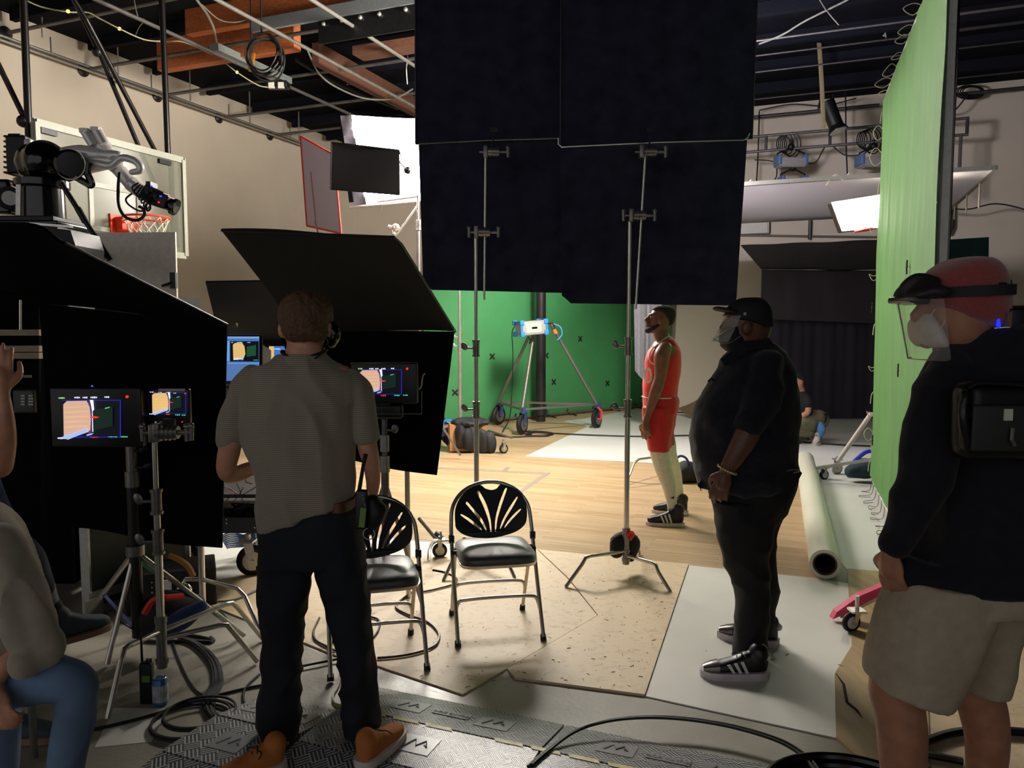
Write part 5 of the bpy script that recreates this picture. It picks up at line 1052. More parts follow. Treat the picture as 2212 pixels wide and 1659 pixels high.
add('can_top', M().lathe(cn+UP*.118, UP, [(0, .027), (.002, .025), (.006, .0275), (.007, .026), (.003, .024), (.003, 0.001)], 28), CHROME, w2)
add('white_band', M().lathe(cn+UP*.02, UP, [(0, .0334), (.075, .0334)], 28), mat('can_white', (190, 192, 200), .35, .3, var=.4, scale=30), w2)
sheet('paper_sheet', [(246, 1530), (369, 1531), (327, 1603), (205, 1615)], .001, .0016, mat('white_paper', (214, 212, 206), .6, var=.04, scale=6), 'white sheet of paper lying on the floor near the can', 'paper')
# ---- cables on the floor
def cable(name, pix, r, label, z=None, m_=RUBBER, cat='cable', cl=False, n=6):
    pts = [G(x, y) for x, y in pix]; pts = [V((p.x, p.y, (z or 0)+r+.001)) for p in pts]
    sp_ = smooth_pts(pts+([pts[0]] if cl else []), 7)
    return add(name, M().tube(sp_[:-1] if cl else sp_, r, n, closed=cl), m_, label=label, cat=cat)
m = M()
for k in range(4):
    c_ = G(413, 1563); r = .155+.02*(k % 2)-.012*k
    m.tube([V((c_.x+r*math.cos(t)*1.05+.01*k, c_.y+r*math.sin(t)+.008*k, .008+.011*k)) for t in [i*2*math.pi/36 for i in range(36)]], .006, 6, closed=True)
add('coiled_cable', m, RUBBER, label='neat black cable coil on the floor beside the paper', cat='cable')
BD = mat('thick_black_cable', (9, 9, 9), .6)
for k in range(5):
    o = (k-2)*5
    cable('floor_cable', [(395+o, 1385), (430+o, 1398+k), (462+o*.8, 1435), (470+o*.9, 1478), (452+o, 1510+k*2), (456+o*.8, 1545+k*2), (486, 1572+k*2), (520, 1585+o*.5), (580, 1590+o*.6), (700, 1598+o*.6), (770, 1590+o*.5)], .0095, ['leftmost', 'second', 'middle', 'fourth', 'rightmost'][k]+' of the five thick black cables bundled across the dark floor', m_=BD, z=.004*(k % 2))
cable('floor_cable', [(440, 1512), (500, 1497), (560, 1484), (620, 1478)], .006, 'thin black cable branching right from the cable bundle')
cable('floor_cable', [(366, 1300), (372, 1380), (392, 1440), (420, 1490), (448, 1510)], .005, 'thin black cable running down past the chrome stand to the bundle')
cable('floor_cable', [(0, 1570), (60, 1573), (150, 1573), (205, 1578), (340, 1545), (432, 1508)], .007, 'black cable running from the left edge past the paper')
cable('floor_cable', [(400, 1659), (450, 1625), (500, 1605), (560, 1592)], .007, 'black cable slanting across the dark floor at the bottom left')
cable('floor_cable', [(560, 1460), (530, 1490), (528, 1520), (548, 1540), (575, 1535)], .006, 'small open cable loop left of the polo man’s leg')
cable('floor_cable', [(648, 1530), (662, 1540), (664, 1550), (650, 1558), (640, 1548)], .006, 'tiny cable loop seen between the legs of the man in the polo')
cable('floor_cable', [(650, 1446), (700, 1436), (740, 1428), (790, 1420)], .006, 'black cable crossing the boards behind the polo man’s knees', z=.009)
cable('floor_cable', [(735, 1535), (722, 1520), (720, 1505), (732, 1480), (737, 1440), (734, 1400)], .006, 'pale cable climbing past the left shin of the man in the polo', m_=mat('pale_cable', (172, 166, 156), .5))
cable('floor_cable', [(905, 1275), (868, 1300), (856, 1318), (885, 1335), (925, 1350), (948, 1375), (940, 1400), (905, 1415), (860, 1424), (815, 1428)], .007, 'brown-black cable looping around the feet of the left folding chair', z=.009, m_=mat('brown_cable', (84, 56, 46), .45))
cable('floor_cable', [(690, 1340), (678, 1368), (682, 1388), (705, 1402), (725, 1412)], .006, 'cable arc between the polo man’s legs by the left chair', z=.009)
cable('floor_cable', [(800, 1338), (818, 1345), (818, 1365), (800, 1390), (786, 1392)], .006, 'short cable arc right of the polo man’s knee', z=.009)
cable('floor_cable', [(905, 1285), (940, 1278), (985, 1266)], .006, 'cable running right between the two chairs', z=.009, m_=MATS['brown_cable'])
cable('floor_cable', [(935, 1235), (960, 1240), (985, 1252), (985, 1264)], .006, 'cable on the white strip between the two folding chairs', z=.006)
cable('floor_cable', [(470, 1305), (510, 1300), (560, 1278)], .006, 'grey-violet cable on the boards left of the polo man', z=.009, m_=mat('violet_cable', (104, 96, 110), .5))
cable('floor_cable', [(448, 1320), (480, 1330), (487, 1350), (440, 1360), (395, 1372), (430, 1378), (460, 1386), (455, 1392)], .008, 'kinked cable by the foot of the short chrome stand', z=.0)
cable('floor_cable', [(300, 1385), (340, 1390), (400, 1388), (440, 1390), (462, 1388), (455, 1380)], .009, 'loose cable lying under the bent stand leg')
m = M(); pts = smooth_pts([G(1140, 1690), G(1175, 1659), G(1240, 1612), G(1330, 1586), G(1440, 1582), G(1560, 1598), G(1670, 1630), G(1730, 1665), G(1760, 1700)], 8)
for dx in (0, .016): m.tube([p+V((dx, dx*.6, .062)) for p in pts], .006, 6)
add('floor_cable', m, RUBBER, label='double black cable arching over the tread ramps at the bottom', cat='cable')
for k in range(3):
    r = .27+.02*k; c_ = G(1850, 1775); m = M(); m.tube([V((c_.x+r*math.cos(t), c_.y+r*math.sin(t)*.95, .02+.022*k)) for t in [i*2*math.pi/48 for i in range(48)]], .017, 8, closed=True)
    add('coiled_hose', m, mat('gloss_hose', (12, 12, 12), .22), label='thick glossy black coil at the bottom right by the bare legs, turn %s' % ['lowest', 'middle', 'top'][k], cat='cable')
cable('floor_cable', [(1955, 1640), (2010, 1612), (2070, 1595), (2150, 1592), (2230, 1597)], .017, 'thick black cable running right behind the bare legs', z=.01, m_=MATS['gloss_hose'])
cable('floor_cable', [(1900, 1638), (1990, 1642), (2080, 1658)], .014, 'second thick black cable at the bottom right', z=.01, m_=MATS['gloss_hose'])
cable('floor_cable', [(1060, 939), (1100, 946), (1160, 943), (1195, 940), (1170, 935), (1130, 934), (1190, 938), (1300, 943), (1400, 945), (1500, 943), (1640, 948), (1780, 961), (1880, 966)], .012, 'long thin black cable lying across the white sheet at the back', z=.004)
m = M()
for k in range(5): m.tube(smooth_pts([G(1135+k*3, 941), G(1155, 936-k*.4), G(1192, 938), G(1180, 943+k*.3), G(1150, 944)], 5), .012, 5)
for i, p in enumerate(m.v): m.v[i] = p+UP*.02
add('coiled_cable', m, RUBBER, label='flat cable coil on the floor under the wheeled tripod light', cat='cable')
# ================================================================ TREAD RAMPS
TR_ = mat('tread_rubber', (150, 150, 150), .36, var=.1, scale=12)
def tread():
    nn, ll, b = nodes(TR_); tc = nn.new('ShaderNodeTexCoord'); mp = nn.new('ShaderNodeMapping'); mp.inputs['Rotation'].default_value = (0, 0, -ROT+math.radians(45)); ll.new(tc.outputs['Object'], mp.inputs[0])
    ck = nn.new('ShaderNodeTexChecker'); ck.inputs['Scale'].default_value = 1/.058; ck.inputs['Color1'].default_value = (1, 1, 1, 1); ck.inputs['Color2'].default_value = (0, 0, 0, 1); ll.new(mp.outputs[0], ck.inputs[0])
    sp_ = nn.new('ShaderNodeSeparateXYZ'); ll.new(mp.outputs[0], sp_.inputs[0]); outs = []
    for ax_ in ('X', 'Y'):
        mu = nn.new('ShaderNodeMath'); mu.operation = 'MULTIPLY'; mu.inputs[1].default_value = 2*math.pi/.0145; ll.new(sp_.outputs[ax_], mu.inputs[0])
        sn_ = nn.new('ShaderNodeMath'); sn_.operation = 'SINE'; ll.new(mu.outputs[0], sn_.inputs[0]); outs.append(sn_)
    mx = nn.new('ShaderNodeMix'); mx.data_type = 'FLOAT'; ll.new(ck.outputs['Fac'], mx.inputs[0]); ll.new(outs[0].outputs[0], mx.inputs[2]); ll.new(outs[1].outputs[0], mx.inputs[3])
    r = nn.new('ShaderNodeMapRange'); r.inputs[1].default_value = -.2; r.inputs[2].default_value = .5; ll.new(mx.outputs[0], r.inputs[0])
    bp_ = nn.new('ShaderNodeBump'); bp_.inputs['Strength'].default_value = .9; bp_.inputs['Distance'].default_value = .004; ll.new(r.outputs[0], bp_.inputs['Height']); ll.new(bp_.outputs[0], b.inputs['Normal'])
    cr_ = nn.new('ShaderNodeMix'); cr_.data_type = 'RGBA'; cr_.inputs[6].default_value = (*lin((74, 74, 76)), 1); cr_.inputs[7].default_value = (*lin((176, 177, 178)), 1); ll.new(r.outputs[0], cr_.inputs[0]); ll.new(cr_.outputs[2], b.inputs['Base Color'])
tread()
TRP = mat('plain_ramp_rubber', (128, 128, 130), .36, var=.1, scale=12)
O_ = G(815, 1485); O_.z = 0
def tp(u, v, z=0): return O_+BX*u-AX*v+UP*z      # u along the row, v towards the camera
RLAB = ['grey tread cable ramp between the feet of the man in the polo', 'grey tread cable ramp with the raised name, right of the brown shoe', 'grey tread cable ramp past the seam, under the arching black cable', 'grey tread cable ramp at the lower right by the glossy coil', 'grey tread cable ramp in the bottom corner beside the bare legs']
for k in range(-1, 3):
    u0 = k*.93+.005 if k >= 0 else -.44; u1 = u0+(.92 if k >= 0 else .42); dv = 0 if k >= 0 else .26
    e = thing('cable_ramp', RLAB[k+1], 'cable ramp', tuple(tp((u0+u1)/2, .45+dv)), group='tread cable ramps')
    prof_ = [(0, .003), (.30, .055), (.31, .055), (.60, .055), (.61, .055), (.92, .003)]
    for nm, ia, ib in (('near_slope', 4, 5), ('lid', 2, 3), ('far_slope', 0, 1)):
        (va, za_), (vb, zb_) = prof_[ia], prof_[ib]; m = M(); m.prism([tp(u0, va+dv, za_), tp(u1, va+dv, za_), tp(u1, vb+dv, zb_), tp(u0, vb+dv, zb_)], (0, 0, -.002)); m.prism([tp(u0, va+dv, 0), tp(u0, vb+dv, 0), tp(u0, vb+dv, zb_-.002), tp(u0, va+dv, za_-.002)], BX*(u1-u0)); part = add(nm, m, TR_, e, smooth=False)
        uu = [.28, .72] if nm != 'lid' else [.5]
        for q_ in uu:       # raised badge plate with an arrow
            uc = u0+(u1-u0)*q_; vc = (va+vb)/2+dv; zc2 = (za_+zb_)/2; ev = (tp(0, vb, zb_)-tp(0, va, za_)).normalized(); nn_ = BX.cross(ev); nn_ = nn_ if nn_.z > 0 else -nn_; cpt = tp(uc, vc, zc2)
            RR = Matrix((BX, ev, nn_)).transposed(); m = M(); m.box(cpt+nn_*.001, (.15, .12, .003), RR); add('badge_plate', m, TRP, part, smooth=False)
            m = M(); m.tube([cpt+nn_*.003+BX*x+ev*y for x, y in [(-.045, .03), (-.02, -.03), (.0, .015), (.025, -.03), (.045, .01), (.03, .0)]], .004, 5); add('badge_arrow', m, TRP, part)
        if nm == 'far_slope' or nm == 'near_slope':
            cpt = tp(u0+(u1-u0)*.5, (va+vb)/2+dv, (za_+zb_)/2+.003); m = M(); m.box(cpt-UP*.001, (.17, .05, .003), Matrix((BX, ev, nn_)).transposed()); add('name_plate', m, TRP, part, smooth=False)
            text('GUARD DOG', .028, cpt+nn_*.002, -BX, ev if ev.dot(AX) < 0 else -ev, mat('worn_grey', (150, 150, 150), .5), part, .0008)
m = M()
YW = mat('yellow_stripe', (196, 184, 96), .5, var=.3, scale=20)
for s_ in range(14):
    if s_ % 5 == 4: continue
    m = M(); u0 = -.05+s_*.155; m.prism([tp(u0, .295, .0565), tp(u0+.12, .295, .0565), tp(u0+.135, .318, .0565), tp(u0+.015, .318, .0565)], UP*.0008); add('yellow_tape', m, YW, bpy.data.objects['cable_ramp.001' if s_ < 6 else ('cable_ramp.002' if s_ < 12 else 'cable_ramp.003')], smooth=False)
# ================================================================ RIGHT SIDE FLOOR THINGS
ra, rb_ = G(1781, 1252), G(1738, 1012); ra.z = rb_.z = .105; dr = (rb_-ra).normalized()
vr = thing('vinyl_roll', 'long rolled-up white vinyl lying from the back to the front right', 'roll', tuple(ra))
m = M(); m.lathe(ra, dr, [(0, .078), (0.0, .100), ((rb_-ra).length, .104), ((rb_-ra).length, .08)], 40, caps=False)
o = len(m.v); ax1, ax2, _ = frame(dr)
m.lathe(ra, dr, [((rb_-ra).length, .08), (0.0, .078)], 40, caps=False); add('outer_layer', m, mat('cream_vinyl', (214, 212, 194), .35, var=.03, scale=2), vr)
add('cardboard_core', M().lathe(ra+dr*.004, dr, [(3.5, .066), (0, .066), (0, .078), (3.5, .078)], 36, caps=False), mat('brown_core', (72, 44, 38), .7), vr)
pk = thing('taped_roller_foot', 'chrome roller stand leg wrapped in pink tape with a caster, left of the shorts', 'light stand', tuple(G(1838, 1365)))
a, b = P(1813, 1330, 4.34), P(1950, 1262, 4.3); m = M(); m.beam(a, b, .026, .026); add('leg_bar', m, CHROME, pk, smooth=False)
m = M(); m.prism([P(1799, 1338, 4.3), P(1808, 1322, 4.3), P(1858, 1287, 4.3), P(1918, 1262, 4.3), P(1926, 1266, 4.3), P(1922, 1276, 4.3), P(1815, 1331, 4.3)], (0, .05, 0)); add('pink_tape', m, mat('pink_tape', (226, 70, 110), .6), pk, smooth=False)
c_ = G(1838, 1367); caster(V((c_.x, c_.y, .062)), .056, .028, pk, yaw=.25, hub=mat('pale_hub', (196, 194, 190), .4), fork=CHROME, top=(c_.x+.03, c_.y, .128))
m = M(); m.cyl(V((c_.x+.03, c_.y, .13)), V((c_.x+.03, c_.y, .21)), .011); add('bolt', m, CHROME, pk)
# roller stand by the far edge of the green frame
rs_ = thing('roller_stand', 'white roller stand leg with two casters at the far foot of the green screen', 'light stand', tuple(G(1800, 1040)))
add('leg_tube', M().cyl(P(1882, 893, 8.2), P(1810, 996, 8.6), .025, n=10), mat('pale_tube', (206, 198, 192), .4), rs_); add('base_bar', M().beam(P(1760, 1012, 8.3), P(1892, 991, 8.0), .04, .03), ALU, rs_, smooth=False)
for (x, y, yy, r, t_) in ((1780, 1028, 8.45, .055, RUBBER), (1808, 1018, 8.75, .07, mat('grey_tyre', (150, 148, 146), .6))): c_ = P(x, y, yy); caster(V((c_.x, yy, r)), r, .04, rs_, tyre=t_, yaw=.3)
m = M(); m.chain([P(1838, 1018, 8.3), P(1865, 1012, 8.3), P(1895, 1012, 8.2)], [.07, .11, .09], 12); add('sandbag', organic(m, .012, 4, folds(.008)), mat('blue_black_bag', (32, 48, 60), .8), label='dark sandbag with blue strap at the far foot of the green screen', cat='sandbag')
m = M(); m.tube(smooth_pts([P(1842, 1000, 8.2), P(1855, 988, 8.2), P(1868, 978, 8.2), P(1880, 974, 8.2)], 4), .022, 6); add('blue_strap', m, mat('blue_strap', (40, 60, 200), .6), label='bright blue strap rising from the sandbag beside the green screen', cat='strap')
# stand leg and bag behind the player
sx = thing('grip_stand', 'bent chrome stand leg on the floor behind the player’s shins', 'light stand', tuple(G(1400, 1050)))
m = M(); m.tube([P(1350, 1050, 8.0), P(1370, 1000, 8.2), P(1380, 992, 8.3), P(1420, 987, 8.6)], .014, 8); add('leg', m, CHROME, sx)
m = M(); m.chain([P(1462, 1035, 8.3), P(1478, 1020, 8.3), P(1505, 1022, 8.35)], [.08, .12, .10], 12); add('sandbag', organic(m, .012, 4, folds(.01)), SBL, label='black sandbag with blue handle on the floor behind the player’s legs', cat='sandbag')
m = M(); m.tube(smooth_pts([P(1458, 992, 8.2), P(1470, 985, 8.2), P(1482, 990, 8.2), P(1490, 1006, 8.25)], 5), .014, 6); add('bag_handle', m, mat('navy_strap', (40, 48, 110), .6), label='dark blue handle arched over the black bag behind the player', cat='strap')
m = M(); m.tube(smooth_pts([G(1355, 1040), G(1400, 1046), G(1440, 1046)], 4), .006, 5); add('floor_cable', m, RUBBER, label='thin cable on the wood floor behind the front grip stand', cat='cable')
# boards beside the kneeling man
for pl, yy, mt, lb in [([(1697, 945), (1708, 941), (1718, 981), (1704, 984)], 10.6, mat('teal_board', (44, 176, 150), .5), 'teal board leaning beside the kneeling man, nearer one'), ([(1708, 930), (1718, 921), (1734, 971), (1716, 968)], 11.0, mat('dark_teal_board', (20, 46, 44), .4), 'dark framed board leaning beside the kneeling man')]:
    m = M(); m.prism([P(x, y, yy) for x, y in pl], (0, .05, 0)); add('leaning_board', m, mt, label=lb, cat='board', smooth=False)
# ================================================================ BACK OF THE HALL, MIDDLE
pc = V((P(1168, 900, 13.7).x, 13.7, 0)); po = thing('steel_column', 'tall black steel column in front of the green backdrop', 'column', tuple(pc))
add('shaft', M().cyl(pc, pc+UP*HC, .088, n=24), mat('black_steel_column', (48, 46, 48), .35, .5), po); add('base_sleeve', M().cyl(pc+UP*.12, pc+UP*.30, .12, .10, 24), MATS['black_steel_column'], po)
td = thing('wheeled_tripod', 'grey wheeled tripod stand with three big casters in front of the green backdrop', 'tripod', tuple(G(1180, 930)))
ap = P(1150, 742, 12.6); wheels = [(1077, 898, 13.2), (1128, 925, 12.0), (1289, 900, 12.8)]; tops = []
for k, (x, y, yy) in enumerate(wheels):
    c_ = V((P(x, y, yy).x, yy, .165)); tops.append(V((c_.x, yy, .40)))
    caster(c_, .165, .075, td, hub=STEEL, yaw=[.9, 1.1, 1.0][k], fork=mat('blue_fork', (44, 62, 112), .5), top=(c_.x+.02, yy, .36))
LG = mat('grey_leg', (112, 108, 102), .45, .5)
for k, t in enumerate(tops):
    a = [P(1142, 728, 12.6), P(1152, 728, 12.5), P(1190, 700, 12.6)][k]; add('leg', M().cyl(a, t, .026, n=10), LG, td)
for a, b in ((0, 1), (1, 2), (0, 2)): add('base_bar', M().beam(tops[a], tops[b], .05, .03), LG, td, smooth=False)
add('orange_clamp', M().cyl(P(1197, 712, 12.55), P(1201, 721, 12.55), .034), mat('orange_clamp', (226, 110, 60), .5), td); add('brake', M().tube([P(1291, 880, 12.6), P(1300, 888, 12.6), P(1298, 905, 12.6), P(1291, 905, 12.6)], .018, 6), REDT, td)
add('spreader', M().tube([P(1178, 700, 12.6), P(1192, 697, 12.6), P(1198, 706, 12.6)], .02, 6), DARKSTEEL, td)
add('cable', M().tube(smooth_pts([P(1196, 700, 12.5), P(1210, 706, 12.5), P(1214, 722, 12.5), P(1204, 735, 12.5)], 5), .01, 6), mat('light_blue_cable', (80, 150, 210), .5), td)
add('cable', M().tube(smooth_pts([P(1112, 705, 12.5), P(1106, 720, 12.5), P(1108, 770, 12.5), P(1105, 860, 12.5), P(1100, 905, 12.4), P(1085, 932, 12.0)], 6), .009, 6), RUBBER, td)
lc = P(1146, 708, 12.4); sl = thing('studio_lamp', 'pale boxy lamp with bright blue corners on the wheeled tripod', 'lamp', tuple(lc)); RL = Matrix.Rotation(.35, 3, 'Z') @ Matrix.Rotation(-.08, 3, 'Y')
add('lamp_body', M().box(lc, (.40, .34, .22), RL, bev=.015), mat('lamp_cream', (158, 153, 147), .5), sl)
BLU = mat('bright_blue_guard', (40, 130, 214), .45)
for sx_ in (-1, 1):
    m = M()
    for sy_ in (-1, 1):
        for sz_ in (-1, 1): m.box(lc+RL@V((sx_*.205, sy_*.155, sz_*.09)), (.07, .07, .08), RL, bev=.01)
    m.box(lc+RL@V((sx_*.215, -.165, 0)), (.035, .02, .16), RL); m.box(lc+RL@V((sx_*.215, .0, .11)), (.035, .3, .02), RL); add('corner_guard', m, BLU, sl)
add('rear_label', M().box(lc+RL@V((-.01, -.175, 0)), (.26, .006, .15), RL), mat('label_beige', (190, 182, 172), .6), sl, smooth=False); add('rear_display', M().box(lc+RL@V((0, -.18, 0)), (.09, .006, .03), RL), SB, sl, smooth=False)
# crate with coat, chrome pole
cr_ = G(1010, 978); ck_ = thing('wooden_crate', 'wooden crate on the floor under the black coat at the back', 'crate', tuple(cr_))
c0 = P(993, 950, 10.4); add('crate_body', M().box(V((c0.x+.10, 10.45, .20)), (.50, .35, .36), Matrix.Rotation(.15, 3, 'Z')), mat('crate_wood', (172, 128, 82), .7), ck_, smooth=False)
add('hand_slot', M().box(V((c0.x-.13, 10.30, .17)), (.03, .01, .12)), mat('dark_slot', (50, 34, 22), .9), ck_, smooth=False)
m = M()
for k in range(9): m.ell(V((c0.x+.02+.05*k, 10.24+.03*math.sin(k*2), .23-.012*k)), (.07, .07, .17-.01*(k % 3)))
m.ell(V((c0.x+.15, 10.4, .40)), (.26, .22, .05)); add('black_coat', organic(m, .014, 4, folds(.02, (9, 9, 3))), mat('quilted_coat', (26, 26, 32), .7), label='black quilted coat draped over the wooden crate', cat='coat')
m = M(); m.patch(P(945, 932, 10.9), P(985, 915, 10.9), P(970, 960, 10.6), P(935, 940, 10.6), 8, 8, .01, lambda u, v, n: n*.06*math.sin(u*5)*math.sin(v*4)); add('black_cloth', m, BLACKCLOTH2, label='black cloth bag slumped left of the wooden crate', cat='bag')
m = M(); m.tube(smooth_pts([P(957, 928, 10.5), P(958, 912, 10.5), P(970, 908, 10.5), P(985, 912, 10.5), P(1000, 905, 10.5)], 4), .018, 6); add('blue_strap', m, MATS['bright_blue_guard'], label='bright blue strap looping over the bag by the crate', cat='strap')
pb_ = V((P(994, 905, 10.9).x, 10.9, 0)); cp = thing('light_stand', 'chrome light stand pole in front of the green backdrop at left', 'light stand', tuple(pb_))
add('column_tube', M().cyl(pb_, pb_+UP*1.7, .026, n=12), CHROME, cp); add('upper_tube', M().cyl(pb_+UP*1.7, pb_+UP*4.2, .018, n=12), CHROME, cp)
for z in (1.42, 1.55): add('collar_knob', collar(pb_+UP*z), ALU, cp)
add('leg', M().tube([P(1055, 930, 10.5), P(1106, 946, 9.9)], .014, 6), STEEL, cp); c_ = P(1088, 955, 10.2); caster(V((c_.x, 10.2, .065)), .065, .03, cp, yaw=.5)
# ================================================================ PEOPLE
def tprof(m, Y, rows, n=32, ex=2.2, sub=4):     # rows: (py, xl, xr, hd, dy, tilt px: left edge lower by this much)
    rows = [tuple(r)+(0,)*(6-len(r)) for r in rows]
    A = smooth_pts([V(r[:3]) for r in rows], sub); B = smooth_pts([V(r[3:6]) for r in rows], sub); rs = []
    for p, q in zip(A, B):
        Yq = Y+q.y; rs.append((P((p.y+p.z)/2, p.x, Yq), V(((p.z-p.y)/2*S(Yq), 0, q.z/2*S(Yq))), V((0, max(q.x, .004), 0))))
    m.rings(rs, n, ex); return m
def hand(m, w_, d, nrm, sc=1.0, curl=(.5, .5, .55, .6), th=None, side=1):
    """palm from wrist w_ along d; nrm = back-of-hand direction; side picks the thumb's side"""
    d = V(d).normalized(); nrm = (V(nrm)-d*V(nrm).dot(d)).normalized(); s_ = d.cross(nrm)*side
    R = Matrix((s_, nrm, d)).transposed()
    m.chain([w_, w_+d*.03*sc, w_+d*.055*sc], [.024*sc, .028*sc, .03*sc], 12); m.ell(w_+d*.05*sc, (.040*sc, .015*sc, .050*sc), R)
    L = (.070, .078, .072, .056)
    for k in range(4):
        o = w_+d*(.088-.004*abs(k-1))*sc+s_*(.030-.020*k)*sc; p = [w_+d*.055*sc+s_*(.024-.016*k)*sc, o]; a = .15; dd = d.copy(); q = o
        for j, fl_ in enumerate((.45, .30, .25)):
            a += curl[k]*(.7 if j == 0 else 1.0); dd = d*math.cos(a)-nrm*math.sin(a)+s_*(.10-.07*k)*(1 if j == 0 else .5); dd.normalize(); q = q+dd*(L[k]*fl_*sc); p.append(q)
        m.chain(p, [.0105*sc, .0100*sc, .0092*sc, .0085*sc, .0072*sc], 10, 3)
    b0 = w_+d*.022*sc+s_*.022*sc; m.chain([b0, b0+(s_*.8+d*.7-nrm*.3).normalized()*.036*sc, b0+(s_*.55+d*.9-nrm*.5).normalized()*.064*sc, b0+(s_*.35+d*1.0-nrm*.6).normalized()*.088*sc], [.015*sc, .0125*sc, .0105*sc, .0085*sc], 10, 3)
def shoe(parent, heel, toe, um, sm_, L=None, h=.09, w_=.098, sole=.028, name='shoe', rise=0.0, lace=True, stripes=None, near=-1, ankle=.052, toecap=None):
    heel, toe = V(heel), V(toe); d = (toe-heel); L = L or d.length; d.normalize(); up = UP if abs(d.z) < .5 else V((0, 0, 1)); up = (up-d*up.dot(d)).normalized(); s_ = d.cross(up)
    def pt(u, v, z): return heel+d*(u*L)+s_*v+up*z
    m = M(); rs = []
    def wd(u): return w_/2*(.72+.42*math.sin(math.pi*min(1, max(0, u*.93+.03)))**.7)*(1-.35*max(0, (u-.82)/.18)**2)
    m2 = M(); o = []
    prof_u = [0, .02, .08, .2, .4, .6, .75, .88, .96, 1.0]
    ring = [(u, wd(u)*(.45 if u in (0, 1.0) else (.75 if u in (.02, .96) else 1))) for u in prof_u]
    pts = [(u, v) for u, v in ring]+[(u, -v) for u, v in reversed(ring)]
    lo = [pt(u, v*.96, 0) for u, v in pts]; m2.prism([pt(u, v, .0) for u, v in pts], up*sole)
    so = add('sole', m2, sm_, parent=parent, ang=40)
    rs = [(pt(.03, 0, h*.62), s_*.018, up*h*.30), (pt(.08, 0, h*.62+sole*.3), s_*.034, up*(h*.55)), (pt(.2, 0, h*.62), s_*.039, up*(h*.62)), (pt(.36, 0, h*.52+.01), s_*.040, up*h*.52), (pt(.52, 0, h*.40+.012), s_*.043, up*h*.38), (pt(.70, 0, h*.32+.012), s_*.045, up*h*.29), (pt(.86, 0, h*.27+.012), s_*.038, up*h*.24), (pt(.96, 0, h*.24+.012), s_*.022, up*h*.14)]
    m.rings(rs, 20, 2.6); m.chain([pt(.17, 0, h*.7), pt(.15, 0, h*1.12)], [.040, ankle*.82], 16)
    up_ = add(name, organic(m, .006, 5), um, parent)
    if lace:
        m = M()
        for k in range(4):
            u = .40+.07*k; z = h*(1.06-.16*k)+.004; m.tube(smooth_pts([pt(u-.02, .024, z-.010), pt(u, .0, z+.004), pt(u+.02, -.024, z-.010)], 3), .0028, 5)
        m.tube(smooth_pts([pt(.40, -.01, h*1.05), pt(.38, -.04, h*1.08), pt(.43, -.05, h*.9)], 3), .0025, 5); m.tube(smooth_pts([pt(.40, .0, h*1.05), pt(.46, .03, h*1.05), pt(.5, .05, h*.85)], 3), .0025, 5)
        add('lace', m, mat('dark_lace', (30, 26, 24), .7), parent=up_)
    if stripes:
        for k in range(3):
            u = .33+.095*k; m = M(); a = pt(u, near*.046, sole); b = pt(u+.10, near*.046, sole); c = pt(u+.10+.0, near*.036, h*.80); dd = .045
            m.prism([pt(u, near*.050, sole), pt(u+dd, near*.050, sole), pt(u+dd+.075, near*.040, h*(.82-.07*k)), pt(u+.075, near*.040, h*(.86-.07*k))], s_*near*.002); add('stripe', m, stripes, parent=up_, smooth=False)
        m = M(); m.ell(pt(.03, 0, h*.95), (.02, .03, .02)); add('heel_tab', m, stripes, parent=up_)
    if toecap:
        m = M(); m.ell(pt(.84, 0, h*.32+.008), 1)
        m = M(); m.rings([(pt(.74, 0, h*.33+.012), s_*.0465, up*h*.30), (pt(.86, 0, h*.27+.012), s_*.0405, up*h*.262), (pt(.965, 0, h*.24+.012), s_*.025, up*h*.16)], 20, 2.6); add('toe_cap', m, toecap, parent=up_)
    return up_
def pers(name_lab, base, cat='person'): return thing('person', name_lab, cat, tuple(base))
HAIRB = mat('brown_hair', (96, 66, 42), .55, var=.4, scale=60, stretch=(3, 3, 1), bump=.6, bscale=120)
HAIRK = mat('black_hair', (14, 12, 12), .7, var=.3, scale=60, bump=.6, bscale=200)
# ---------------------------------------------------------------- 1: man in grey polo, seen from behind
Y = 3.0; p1_ = pers('person seen from behind in a grey short-sleeved polo, dark jeans and tan suede shoes', (P(680, 1640, Y).x, Y, 0))
m = M(); tprof(m, Y, [(636, 640, 682, .04), (645, 620, 702, .08), (662, 610, 712, .097), (690, 609, 711, .10), (712, 612, 708, .095), (730, 618, 702, .085, .02), (748, 628, 694, .07, .04)], 28)
for x, s_ in ((608, -1), (711, 1)): m.ell(P(x, 712, Y), (.012, .022, .034), Matrix.Rotation(.2*s_, 3, 'Z'))
tprof(m, Y, [(715, 620, 700, .062, .02), (745, 621, 699, .062, .01), (775, 612, 708, .068), (796, 606, 712, .072)], 24)
tprof(m, Y, [(790, 560, 750, .07), (830, 530, 775, .10), (920, 545, 760, .11), (1020, 568, 752, .105), (1110, 568, 760, .11), (1180, 570, 780, .11), (1215, 590, 765, .09)], 28)
m.limb(Y, [(530, 840, 20, 0), (510, 900, 20, -.02), (497, 965, 24, -.03), (489, 1015, 21, -.01), (508, 1025, 19, .05), (545, 1012, 17, .14), (585, 1000, 13, .24)], 16); hand(m, P(590, 998, Y+.26), (.8, .6, .1), (0, .3, 1), 1.0, side=-1)
m.limb(Y, [(772, 850, 20, 0), (785, 900, 20, 0), (793, 960, 22, 0), (802, 1000, 19, .01), (806, 1040, 16, .04), (803, 1075, 12, .06)], 16); hand(m, P(803, 1080, Y+.07), (0, .15, -1), (1, .1, 0), 1.0, side=-1)
